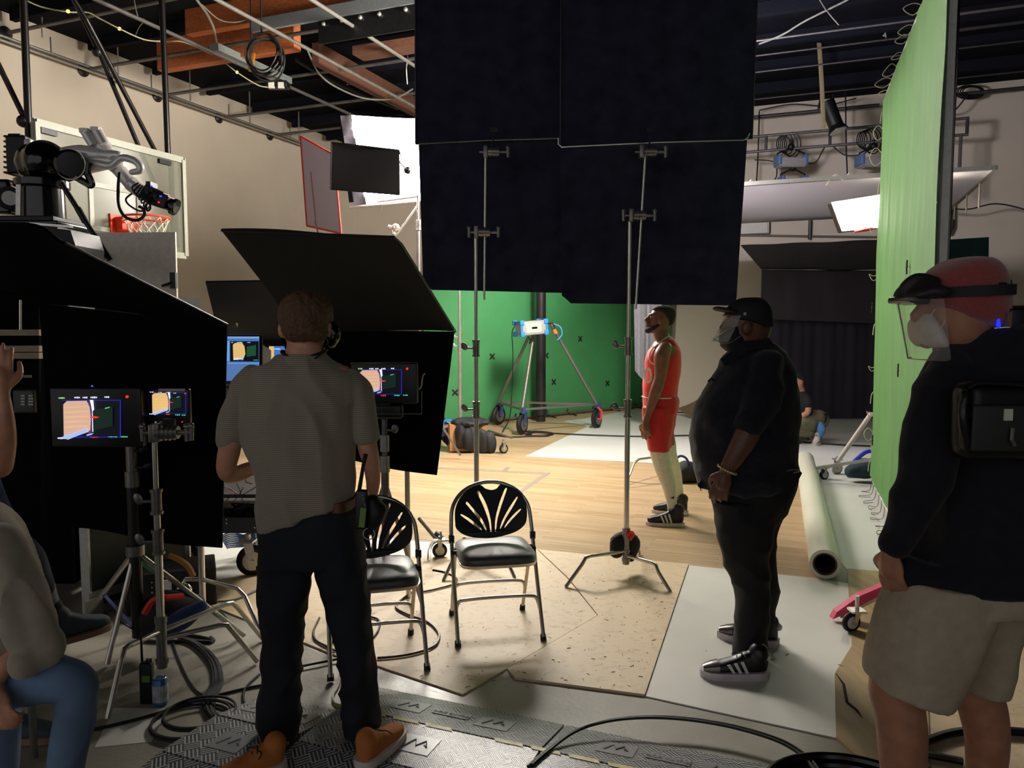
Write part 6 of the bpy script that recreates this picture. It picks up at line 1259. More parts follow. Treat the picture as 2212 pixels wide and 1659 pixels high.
for pl in ([(620, 1190, 44, 0), (608, 1380, 33, 0), (600, 1480, 27, 0), (600, 1620, 18, .02)], [(735, 1190, 44, 0), (765, 1380, 33, 0), (776, 1480, 27, 0), (788, 1610, 18, .02)]): m.limb(Y, pl, 14)
b_ = add('body', organic(m, .006, 6), SKIN_L, p1_)
m = M(); tprof(m, Y, [(631, 648, 676, .05), (637, 630, 692, .08), (648, 615, 706, .10), (664, 606, 715, .112), (688, 605, 716, .112, -.005), (706, 609, 711, .10, -.01), (722, 614, 706, .06, -.045), (738, 622, 700, .03, -.045)], 32)
def hairfn(p): return .006*noise.noise(V((p.x*45, p.y*45, p.z*12)))+.004*noise.noise(p*120)
hm = organic(m, .005, 3, hairfn)
rh = random.Random(5)
for k in range(260):
    t = rh.random(); x = 612+rh.random()*96; yb = 640+18*abs((x-660)/50)**2; p = P(x, yb+rh.uniform(-4, 8), Y+rh.uniform(-.06, .06)); dx = rh.uniform(-.012, .014)
    hm.tube([p, p+V((dx*.5, 0, .008)), p+V((dx, rh.uniform(-.01, .01), .014+.012*rh.random()))], [.0012, .0009, .0003], 4)
add('hair', hm, HAIRB, p1_)
POLO = mat('grey_polo', (126, 117, 100), .85, var=.05, scale=60, sheen=.3)
def polo():
    nn, ll, b = nodes(POLO); tc = nn.new('ShaderNodeTexCoord'); w_ = nn.new('ShaderNodeTexWave'); w_.bands_direction = 'Z'; w_.inputs['Scale'].default_value = 42; w_.inputs['Distortion'].default_value = 1.2; ll.new(tc.outputs['Object'], w_.inputs[0])
    r = nn.new('ShaderNodeMix'); r.data_type = 'RGBA'; r.inputs[6].default_value = (*lin((122, 113, 97)), 1); r.inputs[7].default_value = (*lin((158, 148, 127)), 1); ll.new(w_.outputs['Fac'], r.inputs[0]); ll.new(r.outputs[2], b.inputs['Base Color'])
polo()
m = M(); tprof(m, Y, [(770, 600, 714, .075), (782, 585, 727, .09), (796, 552, 750, .105), (814, 528, 772, .118), (842, 520, 778, .128), (900, 524, 768, .135), (962, 530, 764, .138), (1008, 548, 763, .135, 0, 8), (1040, 555, 767, .135, 0, 20), (1080, 557, 768, .14, 0, 45), (1110, 562, 767, .142, 0, 72)], 36)
m.limb(Y, [(545, 820, 28, 0), (520, 850, 31, 0), (506, 900, 30, -.01), (498, 950, 26, -.02)], 18); m.limb(Y, [(755, 822, 27, 0), (775, 852, 28, 0), (785, 900, 28, 0), (791, 938, 26, 0)], 18)
def pf(p): 
    z = p.z; a = noise.noise(V((p.x*7, p.y*7+3, z*5+p.x*6))); return .010*(1-2.5*abs(a))+.004*noise.noise(V((p.x*20, p.y*20, z*9)))
add('polo_shirt', organic(m, .008, 5, pf), POLO, p1_)
m = M(); tprof(m, Y, [(764, 612, 702, .078), (774, 602, 713, .086), (786, 592, 722, .094)], 32); add('collar', organic(m, .006, 3), POLO, p1_)
m = M(); m.tube([P(657, 772, Y)+V((.083*math.cos(t)*1.02, .078*math.sin(t), .012*math.cos(t*2)+.012)) for t in [i*2*math.pi/30 for i in range(30)]], .006, 6, closed=True); add('lanyard', m, mat('black_lanyard', (16, 14, 18), .8), p1_)
JN = mat('dark_jeans', (18, 22, 30), .85, var=.4, scale=5, bump=.2, bscale=220)
m = M(); tprof(m, Y, [(1085, 566, 764, .115), (1120, 560, 778, .125), (1160, 559, 784, .132), (1195, 560, 787, .13), (1215, 562, 788, .12)], 32)
tprof(m, Y, [(1190, 561, 684, .115), (1215, 561, 676, .112), (1266, 561, 665, .10), (1321, 567, 655, .092), (1390, 572, 648, .083), (1445, 566, 647, .08), (1510, 563, 646, .08), (1552, 556, 646, .082), (1591, 561, 645, .08), (1640, 568, 640, .085), (1668, 570, 640, .085)], 28)
tprof(m, Y, [(1190, 668, 787, .115), (1215, 678, 789, .112), (1260, 696, 792, .10), (1331, 713, 795, .09), (1390, 729, 802, .083), (1461, 736, 809, .08), (1526, 741, 813, .08), (1560, 745, 820, .082), (1591, 752, 816, .08), (1645, 757, 808, .085)], 28)
def jf(p): 
    z = p.z; k = 1.0 if z < .75 else .4; return k*(.015*(1-2.6*abs(noise.noise(V((p.x*6, p.y*6, z*9)))))+.003*noise.noise(p*22))
add('jeans', organic(m, .008, 4, jf), JN, p1_)
m = M(); tprof(m, Y, [(1074, 715, 768, .115), (1094, 715, 768, .117)], 32, sub=2); add('belt', m, mat('brown_leather', (92, 52, 28), .5), p1_)
SU = mat('tan_suede', (184, 108, 48), .85, var=.15, scale=20); WS = mat('white_rubber_sole', (206, 190, 178), .55)
def gz(x, y): q = G(x, y); return q
hs = gz(778, 1694); tt = gz(868, 1610); hs.z = tt.z = .058; shoe(p1_, hs, hs+(tt-hs).normalized()*.29, SU, WS, h=.085)
hs = V((P(628, 1650, 2.85).x, 2.79, .05)); shoe(p1_, hs, hs+V((-.22, -.14, 0)), SU, WS, h=.085)
m = M(); m.chain([P(716, 705, 3.02), P(722, 722, 3.02), P(718, 742, 3.03)], [.022, .028, .018], 12); m.ell(P(718, 722, 3.02), (.026, .03, .045)); m.tube(smooth_pts([P(722, 740, 3.02), P(714, 752, 3.0), P(702, 758, 3.0), P(706, 742, 3.06)], 4), .004, 5); hd_ = organic(m, .005, 2, lambda p: .004*noise.noise(p*60)); add('headset', hd_, mat('gloss_headset', (12, 12, 13), .2), p1_)
m = M(); m.tube([P(700, 742, 2.98), P(694, 765, 2.94), P(680, 775, 2.92)], .003, 5); add('ear_wire', m, RUBBER, p1_)
wb_ = thing('walkie_talkie', 'walkie-talkie with coiled cord clipped to the belt of the man in the polo', 'radio', tuple(P(785, 1140, 2.86)))
add('antenna', M().tube([P(776, 1060, 2.88), P(784, 1010, 2.86), P(790, 982, 2.85)], [.008, .007, .009], 10), RUBBER, wb_)
add('radio_body', M().box(P(781, 1100, 2.87), (.045, .035, .15), Matrix.Rotation(.06, 3, 'Y'), bev=.008), BLACKPL, wb_)
add('green_label', M().box(P(783, 1118, 2.845), (.022, .003, .075), Matrix.Rotation(.12, 3, 'Y')), mat('lime_tag', (110, 140, 60), .6), wb_, smooth=False)
m = M(); m.tube([P(783+1.2*math.sin(t*9)+t*2, 1068+t*9, 2.845+.008*math.cos(t*9)) for t in [i*.06 for i in range(50)]], .003, 5); add('coiled_cord', m, mat('grey_cord', (120, 120, 116), .5), wb_)
m = M(); m.chain([P(806, 1085, 2.9), P(812, 1110, 2.9), P(800, 1145, 2.9)], [.035, .042, .022], 14); m.ell(P(822, 1100, 2.9), (.03, .03, .03)); pk_ = add('belt_pouch', organic(m, .008, 3, folds(.006)), mat('pouch_black', (12, 11, 13), .6), label='black glove pouch hanging from the belt of the man in the polo', cat='pouch')
m = M(); c_ = P(797, 1153, 2.88); m.tube([c_+V((.022*math.cos(t), 0, .022*math.sin(t))) for t in [i*2*math.pi/20 for i in range(20)]], .0025, 6, closed=True); add('key_ring', m, CHROME, pk_)
# ---------------------------------------------------------------- 2: man in black, profile
Y = 3.85; p2_ = pers('bearded person in black cap, black shirt and black trousers, hand in pocket', (P(1615, 1430, Y).x, Y, 0))
m = M(); tprof(m, Y, [(650, 1602, 1645, .04), (660, 1582, 1658, .07), (676, 1571, 1664, .082), (690, 1568, 1665, .083), (702, 1569, 1665, .083), (714, 1567, 1664, .083), (726, 1566, 1661, .08), (738, 1562, 1656, .076), (748, 1564, 1645, .068), (756, 1572, 1632, .055)], 28, 2.1)
m.chain([P(1572, 690, Y), P(1563, 703, Y), P(1560, 709, Y), P(1567, 712, Y)], [.010, .014, .016, .012], 10)   # nose
m.chain([P(1566, 719, Y-.02), P(1561, 720, Y), P(1566, 719, Y+.02)], [.008, .010, .008], 8); m.chain([P(1567, 727, Y-.018), P(1562, 727, Y), P(1567, 727, Y+.018)], [.008, .011, .008], 8)
m.ell(P(1570, 682, Y), (.018, .055, .012)); m.ell(P(1614, 708, Y-.088), (.024, .010, .034), Matrix.Rotation(.2, 3, 'Y')); m.ell(P(1614, 708, Y+.088), (.024, .010, .034))
tprof(m, Y, [(735, 1592, 1660, .07), (760, 1590, 1668, .075), (790, 1585, 1675, .09)], 24)
tprof(m, Y, [(770, 1575, 1690, .15), (830, 1545, 1700, .19), (900, 1510, 1706, .22), (980, 1510, 1702, .22), (1050, 1530, 1700, .2), (1100, 1548, 1690, .17)], 28)
m.limb(Y, [(1655, 800, 32, -.17), (1645, 860, 31, -.22), (1622, 915, 29, -.25), (1608, 950, 27, -.26), (1588, 985, 22, -.26), (1572, 1012, 17.5, -.25)], 18); hand(m, P(1568, 1018, Y-.245), (-.25, .12, -1), (-.5, -1, 0), 1.12, (.25, .25, .3, .3), side=1)
m.limb(Y, [(1640, 800, 32, .2), (1600, 880, 30, .27), (1560, 940, 26, .25), (1540, 1000, 18, .2)], 14)
m.limb(Y, [(1625, 1100, 36, -.08), (1620, 1230, 28, -.08), (1625, 1320, 22, -.08), (1626, 1425, 14, -.08)], 14); m.limb(Y, [(1630, 1100, 36, .12), (1640, 1230, 26, .15), (1640, 1370, 14, .16)], 14)
add('body', organic(m, .006, 5), SKIN_D, p2_)
SHB = mat('black_shirt', (23, 24, 33), .85, var=.35, scale=45, spec=.3, sheen=.12)
m = M(); tprof(m, Y, [(742, 1600, 1668, .09), (756, 1582, 1684, .125), (778, 1562, 1697, .175), (797, 1558, 1705, .21), (822, 1536, 1710, .24), (861, 1521, 1714, .255), (885, 1505, 1716, .265), (911, 1498, 1717, .27), (939, 1496, 1715, .27), (980, 1500, 1711, .265), (1010, 1505, 1714, .255), (1040, 1509, 1712, .24, 0, 8), (1052, 1514, 1698, .21, 0, 14)], 40)
m.limb(Y, [(1655, 790, 36, -.15), (1648, 840, 40, -.2), (1636, 880, 38, -.24), (1622, 912, 33, -.255)], 20); m.limb(Y, [(1640, 800, 36, .18), (1600, 880, 34, .26)], 16)
m.chain([P(1512, 1048, Y-.05), P(1514, 1062, Y-.06)], [.02, .006], 10)
sf_ = lambda p: .013*(1-2.4*abs(noise.noise(V((p.x*5+p.z*3, p.y*5, p.z*5-p.x*3)))))+.003*noise.noise(p*18)
add('shirt', organic(m, .009, 5, sf_), SHB, p2_)
m = M(); m.patch(P(1556, 776, Y-.08), P(1600, 742, Y-.10), P(1615, 760, Y-.13), P(1566, 790, Y-.12), 6, 4, .006); m.patch(P(1600, 738, Y-.10), P(1662, 730, Y-.09), P(1672, 745, Y-.12), P(1612, 758, Y-.13), 6, 4, .006); add('collar', m, SHB, p2_)
TRB = mat('black_trousers', (15, 14, 16), .8, var=.3, scale=30, bump=.2, bscale=150)
m = M(); tprof(m, Y, [(1020, 1520, 1716, .2), (1060, 1534, 1714, .2), (1095, 1542, 1696, .19), (1125, 1547, 1678, .17)], 32)
tprof(m, Y-.08, [(1080, 1540, 1690, .13), (1110, 1545, 1680, .125), (1151, 1551, 1668, .12), (1195, 1558, 1664, .115), (1229, 1569, 1661, .105), (1262, 1585, 1660, .098), (1303, 1591, 1660, .092), (1373, 1589, 1657, .09), (1400, 1586, 1657, .09), (1434, 1584, 1655, .088)], 28)
tprof(m, Y+.15, [(1080, 1560, 1705, .13), (1120, 1570, 1684, .12), (1160, 1580, 1672, .115), (1220, 1590, 1678, .105), (1290, 1598, 1681, .09), (1331, 1602, 1675, .085), (1366, 1606, 1668, .08)], 28)
add('trousers', organic(m, .008, 5, lambda p: .010*(1-2.6*abs(noise.noise(V((p.x*6, p.y*6, p.z*8)))))), TRB, p2_)
CAPM = mat('black_cap', (17, 17, 20), .75, var=.2)
m = M(); tprof(m, Y, [(643, 1606, 1640, .05), (648, 1590, 1652, .075), (658, 1577, 1661, .092), (670, 1570, 1666, .098), (684, 1570, 1668, .098), (692, 1580, 1668, .097), (700, 1615, 1668, .094), (706, 1630, 1667, .09)], 32)
m.rings([(P(1585, 676, Y), V((.004, 0, .004)), V((0, .085, 0))), (P(1568, 670, Y), V((.0, 0, .012)), V((0, .088, 0))), (P(1550, 667, Y), V((0, 0, .012)), V((0, .075, 0))), (P(1543, 666, Y), V((0, 0, .008)), V((0, .045, 0)))], 20)
cp_ = add('cap', organic(m, .006, 4), CAPM, p2_)
add('cap_badge', M().box(P(1609, 678, Y-.094), (.012, .004, .014)), ALU, parent=cp_, smooth=False)
m = M(); tprof(m, Y, [(722, 1562, 1600, .086), (738, 1557, 1612, .084), (750, 1560, 1612, .078), (760, 1574, 1604, .06)], 24); add('beard', organic(m, .006, 3, lambda p: .003*noise.noise(p*120)), HAIRK, p2_)
m = M(); tprof(m, Y, [(706, 1563, 1592, .080), (720, 1557, 1596, .084), (735, 1555, 1596, .082), (742, 1558, 1592, .076)], 24); add('face_mask', organic(m, .006, 3), mat('dark_mask', (26, 25, 28), .8), p2_)
CLR = mat('clear_plastic', (225, 222, 214), .12, var=0, alpha=.30)
m = M(); c0, c1 = P(1568, 682, Y), P(1541, 738, Y); rs = []
o = 0
for j in range(9):
    v = j/8
    for i in range(13):
        t = -1.1+2.2*i/12; cx = c0*(1-v)+c1*v; r = .085; m.v.append(cx+V(((1-math.cos(t))*r*1.1, math.sin(t)*r*1.15, 0)))
for j in range(8):
    for i in range(12): a = j*13+i; m.face((a, a+1, a+14, a+13))
fs_ = add('face_shield', m, CLR, p2_)
m = M(); m.tube(smooth_pts([P(1537, 737, Y-.05), P(1562, 718, Y-.085), P(1602, 700, Y-.09)], 4), .0022, 5); m.tube(smooth_pts([P(1540, 731, Y-.05), P(1556, 740, Y-.085), P(1575, 741, Y-.09), P(1601, 725, Y-.09)], 4), .0022, 5); add('shield_wire', m, ALU, fs_)
m = M(); c_ = P(1571, 1014, Y-.25); ax3 = V((.45, -.1, 1)).normalized(); a3, b3, _ = frame(ax3)
for k in range(22):
    t = 2*math.pi*k/22; m.ell(c_+a3*(.044*math.cos(t))+b3*(.044*math.sin(t)), .0075, nu=8, nv=6)
add('bracelet', m, mat('gold_beads', (206, 184, 140), .3, .8), p2_)
BSH = mat('black_leather_shoe', (20, 19, 21), .4, var=.2); SOL = mat('off_white_sole', (196, 186, 186), .5); STR3 = mat('white_stripe', (214, 208, 204), .5)
GLOSS = mat('shiny_toe', (120, 112, 110), .2, .5)
h1 = G(1660, 1463); t1_ = G(1512, 1462); h1.z = t1_.z = .006; shoe(p2_, h1, t1_, BSH, SOL, h=.105, w_=.11, sole=.035, stripes=STR3, near=1 if (t1_-h1).cross(UP).y < 0 else -1, ankle=.06, toecap=GLOSS)
h1 = G(1684, 1396); t1_ = G(1549, 1376); h1.z = t1_.z = .006; shoe(p2_, h1, t1_, BSH, SOL, h=.105, w_=.11, sole=.035, stripes=STR3, near=1 if (t1_-h1).cross(UP).y < 0 else -1, ankle=.055, toecap=GLOSS)
m = M(); m.prism([P(x, y, Y-.22) for x, y in [(1690, 1014), (1728, 1017), (1733, 1022), (1712, 1062), (1700, 1080), (1680, 1060)]], (0, .03, 0)); ph = add('pocket_pouch', m, mat('black_leather', (18, 17, 18), .35), label='black leather pouch hanging from the back pocket of the man in black', cat='pouch', smooth=False)
m = M(); m.tube(smooth_pts([P(1700, 1017, Y-.23), P(1714, 1014, Y-.23), P(1728, 1017, Y-.23), P(1714, 1021, Y-.23)], 3), .004, 6); add('pouch_rim', m, STEEL, parent=ph)
m = M(); m.tube([P(1530, 824, Y-.05), P(1536, 818, Y-.06), P(1541, 822, Y-.05)], .006, 6); add('glasses', m, BLACKPL, p2_)
# ---------------------------------------------------------------- 3: basketball player
Y = 6.62; p3_ = pers('basketball player in red jersey and shorts, white leg sleeves and black shoes', (P(1437, 1135, Y).x, Y, 0))
m = M(); tprof(m, Y, [(662, 1422, 1446, .03), (666, 1414, 1453, .055), (674, 1408, 1457, .074), (684, 1405, 1457, .078), (694, 1404, 1455, .078), (702, 1402, 1450, .074), (710, 1401, 1445, .064), (716, 1400, 1438, .05), (720, 1402, 1430, .035)], 28, 2.1)
m.chain([P(1405, 680, Y), P(1399, 687, Y), P(1395, 691, Y), P(1402, 694, Y)], [.008, .013, .017, .014], 10); m.ell(P(1406, 679, Y), (.02, .05, .010))
m.chain([P(1401, 699, Y-.02), P(1396.5, 698.5, Y), P(1401, 699, Y+.02)], [.007, .010, .007], 8); m.chain([P(1402, 704, Y-.018), P(1397, 704, Y), P(1402, 704, Y+.018)], [.008, .011, .008], 8); m.ell(P(1399, 713, Y), (.025, .03, .022))
for s_ in (-1, 1): m.ell(P(1428, 692, Y+s_*.080), (.018, .010, .030), Matrix.Rotation(.25, 3, 'Y'))
tprof(m, Y, [(704, 1411, 1447, .055), (720, 1411, 1445, .058), (735, 1414, 1452, .07), (748, 1408, 1462, .11)], 24)
tprof(m, Y, [(740, 1412, 1460, .12), (757, 1404, 1465, .16), (790, 1397, 1466, .155), (830, 1393, 1458, .13), (870, 1392, 1458, .14), (900, 1394, 1456, .14)], 28)
m.limb(Y, [(1437, 752, 15, -.17), (1430, 768, 17.5, -.2), (1428, 790, 15.5, -.21), (1426, 815, 13, -.21), (1418, 842, 13.5, -.21), (1409, 868, 11, -.20), (1401, 893, 8, -.2), (1396, 908, 7, -.2)], 18); hand(m, P(1395, 910, Y-.2), (.02, .05, -1), (-.6, -1, 0), 1.12, (.28, .32, .38, .45), side=1)
m.limb(Y, [(1437, 755, 16, .17), (1428, 800, 14, .22), (1418, 850, 12, .22), (1404, 905, 7, .2)], 14); hand(m, P(1402, 910, Y+.2), (-.02, .0, -1), (-.6, 1, 0), 1.05, side=-1)
NL_ = [(1425, 940, 25, -.09), (1424, 975, 20, -.10), (1433, 1010, 18.5, -.10), (1444, 1045, 15, -.11), (1451, 1085, 10.5, -.12), (1454, 1110, 10, -.12)]
FL_ = [(1430, 930, 25, .1), (1437, 962, 23, .14), (1442, 985, 20, .17), (1455, 1020, 16, .24), (1462, 1050, 12, .28), (1468, 1085, 9.5, .3)]
m.limb(Y, NL_, 16); m.limb(Y, FL_, 16)
add('body', organic(m, .006, 5), SKIN_P, p3_)
m = M(); tprof(m, Y, [(660, 1418, 1446, .045), (664, 1411, 1454, .066), (669, 1409, 1458.5, .078), (676, 1418, 1460, .083), (684, 1426, 1459.5, .084), (694, 1438, 1456, .079), (703, 1438, 1450, .06)], 28); add('hair', organic(m, .006, 4, lambda p: .0015*noise.noise(p*150)), mat('short_dark_hair', (44, 34, 30), .85, var=.4, scale=80), p3_)
m = M(); m.chain([P(1424, 701, Y-.066), P(1413, 708, Y-.056), P(1404, 712, Y-.03), P(1400, 713, Y+.0), P(1405, 712, Y+.03), P(1413, 708, Y+.056), P(1424, 701, Y+.066)], [.010, .018, .026, .031, .026, .018, .010], 12); add('beard', organic(m, .004, 3), MATS['short_dark_hair'], p3_)
add('eye', M().ell(P(1406, 685, Y-.034), (.006, .008, .0045)), mat('eye_white', (200, 190, 180), .3), p3_)
RED = mat('red_jersey', (214, 26, 28), .6, var=.06, sheen=.2); WTR = mat('white_trim', (228, 214, 200), .6)
m = M(); tprof(m, Y, [(733, 1426, 1454, .085), (740, 1419, 1461, .115), (750, 1408, 1466, .135), (762, 1399, 1469, .15), (777, 1394, 1470, .165), (806, 1393, 1468, .165), (830, 1389, 1464, .16), (858, 1389, 1461, .158)], 32)
je = organic(m, .008, 4, lambda p: .005*(1-2.4*abs(noise.noise(V((p.x*8, p.y*8, p.z*5))))))
add('jersey', je, RED, p3_)
JR = [(733, 1426, 1454, .085), (740, 1419, 1461, .115), (750, 1408, 1466, .135), (762, 1399, 1469, .15), (777, 1394, 1470, .165), (806, 1393, 1468, .165), (830, 1389, 1464, .16), (858, 1389, 1461, .158)]
def on(px, py, out=.004, side=-1, rows=JR):      # a point on the cloth surface
    k = max(i for i in range(len(rows)-1) if rows[i][0] <= py) if py >= rows[0][0] else 0; t = min(1, max(0, (py-rows[k][0])/(rows[k+1][0]-rows[k][0])))
    xl, xr, hd = [rows[k][j]*(1-t)+rows[k+1][j]*t for j in (1, 2, 3)]; u = max(-1, min(1, (px-(xl+xr)/2)/((xr-xl)/2))); y = hd*(1-abs(u)**2.2)**(1/2.2)
    return P(px, py, Y+side*(y+out))
m = M(); m.tube(smooth_pts([on(x, y) for x, y in [(1421, 744), (1410, 753), (1404, 764), (1403, 776), (1409, 785), (1418, 788)]], 4), .006, 6); m.tube(smooth_pts([on(x, y) for x, y in [(1438, 738), (1450, 746), (1457, 757), (1459, 770), (1455, 784), (1446, 792)]], 4), .006, 6); m.tube([V((P(1425, 856, Y).x+.148*math.cos(t), Y+.163*math.sin(t), P(1424, 857, Y).z)) for t in [i*2*math.pi/30 for i in range(30)]], .006, 5, closed=True); add('trim', m, WTR, p3_)
m = M(); m.tube(smooth_pts([on(1421, 741, .002), on(1430, 736, .004), P(1440, 729, Y-.07), P(1449, 728, Y-.03), P(1452, 731, Y+.01)], 4), .005, 6); add('neck_trim', m, WTR, p3_)
text('0', .19, on(1400, 813, .006), (.72, -.69, 0), (0, 0, 1), WTR, p3_, .006, 'jersey_number')
m = M(); m.tube([on(1467, 790), on(1465, 812), on(1463, 828)], .008, 6); add('back_number_edge', m, WTR, p3_)
m = M(); tprof(m, Y, [(852, 1391, 1460, .15), (866, 1388, 1465, .165), (890, 1388, 1463, .17)], 32); tprof(m, Y-.08, [(880, 1388, 1456, .10), (924, 1391, 1453, .105), (950, 1396, 1448, .105), (973, 1402, 1446, .105)], 28); tprof(m, Y+.10, [(880, 1390, 1464, .10), (924, 1397, 1456, .105), (966, 1408, 1450, .105)], 28)
add('shorts', organic(m, .008, 4, lambda p: .008*(1-2.4*abs(noise.noise(V((p.x*7, p.y*7, p.z*4+p.x*4)))))), mat('red_shorts', (196, 16, 20), .6, var=.06, sheen=.2), p3_)
m = M(); m.tube([V((P(1425, 854, Y).x+.138*math.cos(t), Y+.155*math.sin(t), P(1424, 860, Y).z)) for t in [i*2*math.pi/30 for i in range(30)]], .008, 5, closed=True); add('waistband', m, mat('dark_waistband', (40, 18, 22), .7), p3_)
LGW = mat('white_leg_sleeve', (214, 212, 192), .7)
for L_ in (NL_, FL_):
    m = M(); m.limb(Y, [(x, y, r+1.0, dy) for x, y, r, dy in L_[1:]], 18); add('leg_sleeve', organic(m, .006, 3), LGW, p3_)
m = M(); m.prism([P(1448, 1076, Y-.20), P(1457, 1072, Y-.20), P(1456, 1078, Y-.20)], (0, .004, 0)); add('sleeve_logo', m, BLACKPL, p3_, smooth=False)
h1 = G(1479, 1136); t1_ = G(1395, 1134); h1.z = t1_.z = .004; shoe(p3_, h1, t1_, mat('black_sneaker', (24, 22, 27), .5), mat('pink_white_sole', (206, 188, 186), .5), h=.125, w_=.11, sole=.028, stripes=STR3, near=1 if (t1_-h1).cross(UP).y < 0 else -1, ankle=.06)
h1 = G(1487, 1112); t1_ = G(1408, 1107); h1.z = t1_.z = .004; shoe(p3_, h1, t1_, MATS['black_sneaker'], MATS['pink_white_sole'], h=.125, w_=.11, sole=.028, stripes=None, ankle=.058)
# ---------------------------------------------------------------- 4: kneeling man at the back
Y = 11.2; p4_ = pers('masked person in black t-shirt and khaki trousers crouching before the black drape', (P(1750, 950, Y).x, Y, 0))
m = M(); tprof(m, Y, [(809, 1714, 1730, .04), (814, 1711, 1735, .07), (822, 1710, 1737, .08), (832, 1710, 1736, .08), (840, 1710, 1732, .07), (845, 1713, 1728, .05)], 24, 2.1, 3); m.ell(P(1709, 829, Y), (.022, .018, .03)); m.ell(P(1731, 825, Y-.08), (.026, .012, .042))
tprof(m, Y, [(836, 1720, 1736, .06), (852, 1718, 1740, .08)], 20)
m.limb(Y, [(1742, 864, 5, -.12), (1746, 880, 6.5, -.21), (1743, 892, 6.2, -.22), (1730, 899, 5.5, -.2), (1716, 903, 4.4, -.15)], 14); hand(m, P(1713, 904, Y-.15), (-1, 0, -.2), (0, -.3, 1), 1.1, side=-1)
tprof(m, Y, [(852, 1716, 1744, .15), (880, 1712, 1748, .16), (905, 1716, 1752, .15)], 24); m.limb(Y, [(1740, 908, 12, -.05), (1722, 915, 11, -.1), (1748, 930, 8, -.1), (1760, 944, 6, -.1)], 14)
add('body', organic(m, .008, 4), SKIN_L, p4_)
m = M(); tprof(m, Y, [(806, 1716, 1733, .05), (810, 1712, 1737, .08), (818, 1716, 1739.5, .09), (828, 1728, 1739, .08), (836, 1731, 1738, .06)], 24, sub=3); add('hair', organic(m, .008, 3, lambda p: .006*noise.noise(p*50)), HAIRK, p4_)
m = M(); m.ell(P(1713, 836, Y), (.045, .06, .045)); m.chain([P(1712, 828, Y), P(1711, 838, Y), P(1716, 844, Y)], [.02, .03, .02], 10); mk_ = add('face_mask', organic(m, .007, 3), mat('white_mask', (226, 220, 216), .7), p4_); m = M(); m.tube([P(1720, 832, Y-.07), P(1727, 824, Y-.09)], .003, 5); add('ear_loop', m, WHITEP, mk_)
m = M(); tprof(m, Y, [(846, 1722, 1740, .10), (852, 1716, 1745, .15), (868, 1711, 1752, .19), (888, 1711, 1752, .19), (905, 1714, 1760, .17)], 28); m.limb(Y, [(1734, 860, 14, -.08), (1742, 864, 11, -.15), (1746, 874, 9.5, -.2)], 14); add('t_shirt', organic(m, .01, 4, folds(.006)), mat('navy_black_tee', (24, 24, 32), .85), p4_)
m = M(); m.chain([P(1760, 908, Y), P(1745, 912, Y-.1), P(1722, 915, Y-.18), P(1712, 920, Y-.2)], [.15, .13, .10, .09], 16); m.chain([P(1714, 922, Y-.2), P(1735, 932, Y-.15), P(1756, 938, Y-.1)], [.09, .075, .055], 16); m.chain([P(1768, 908, Y+.1), P(1740, 918, Y+.2), P(1722, 945, Y+.2)], [.15, .12, .08], 14); m.chain([P(1722, 945, Y+.2), P(1740, 950, Y+.2)], [.07, .06], 12)
add('trousers', organic(m, .011, 4, folds(.01)), mat('khaki_trousers', (128, 124, 100), .85, var=.12), p4_)
h1 = V((P(1770, 953, 11.0).x, 11.05, .004)); shoe(p4_, h1, h1+V((-.13, -.22, 0)), mat('pale_sneaker', (206, 196, 186), .7), SOL, h=.12, w_=.11)
m = M(); m.chain([P(1772, 916, 11.0), P(1774, 930, 11.0), P(1772, 944, 11.0)], [.03, .055, .03], 12); add('blue_rag', organic(m, .009, 3, folds(.01, (16, 16, 6))), mat('blue_cloth_rag', (84, 136, 196), .8), label='light blue rag hanging at the heel of the crouching man', cat='cloth')
m = M(); m.beam(P(1783, 895, 11.2), P(1777, 912, 11.1), .07, .03); m.ell(P(1775, 896, 11.25), (.1, .06, .03)); add('tool_holster', m, BLACKPL, p4_)
# ---------------------------------------------------------------- 5: man in beanie and shorts at the right
Y = 2.28; p5_ = pers('person in red beanie and face shield, black sweatshirt and khaki shorts', (P(2090, 1655, Y).x, Y, 0))
m = M(); tprof(m, Y, [(566, 2060, 2125, .06), (580, 2030, 2148, .085), (605, 2006, 2160, .10), (635, 1998, 2163, .103), (660, 1998, 2160, .10), (685, 2000, 2150, .095), (710, 2002, 2135, .088), (735, 2008, 2110, .078), (752, 2018, 2085, .06)], 32, 2.1)
m.chain([P(1998, 650, Y), P(1985, 672, Y-.0), P(1980, 684, Y), P(1995, 690, Y)], [.012, .016, .02, .016], 12); m.ell(P(2000, 648, Y), (.02, .06, .012)); 
m.chain([P(1997, 703, Y-.02), P(1990, 703, Y), P(1997, 703, Y+.02)], [.008, .012, .008], 8); m.ell(P(2003, 738, Y), (.022, .03, .022))
tprof(m, Y, [(705, 2050, 2150, .075), (740, 2045, 2160, .08), (775, 2040, 2180, .10)], 24)
tprof(m, Y, [(760, 2040, 2250, .15), (850, 2020, 2280, .18), (1000, 2020, 2270, .17), (1150, 2020, 2260, .15), (1260, 2010, 2240, .13), (1310, 2010, 2220, .11)], 28)
m.limb(Y, [(2050, 830, 48, -.08), (2020, 940, 44, -.12), (1995, 1040, 38, -.12), (1958, 1120, 30, -.10), (1925, 1185, 22, -.08)], 18); hand(m, P(1922, 1190, Y-.08), (.15, .1, -1), (-1, -.6, 0), 1.05, (.3, .3, .3, .3), side=1)
m.limb(Y, [(2260, 830, 48, .1), (2300, 1000, 40, .1), (2290, 1150, 25, .1)], 14)
LN = [(2010, 1300, 58, -.02), (1972, 1400, 58, -.02), (1935, 1480, 56, -.02), (1942, 1530, 54, -.02), (1949, 1590, 53, -.02), (1950, 1650, 49, -.01), (1952, 1760, 38, 0), (1955, 1880, 26, 0), (1958, 1930, 26, 0)]
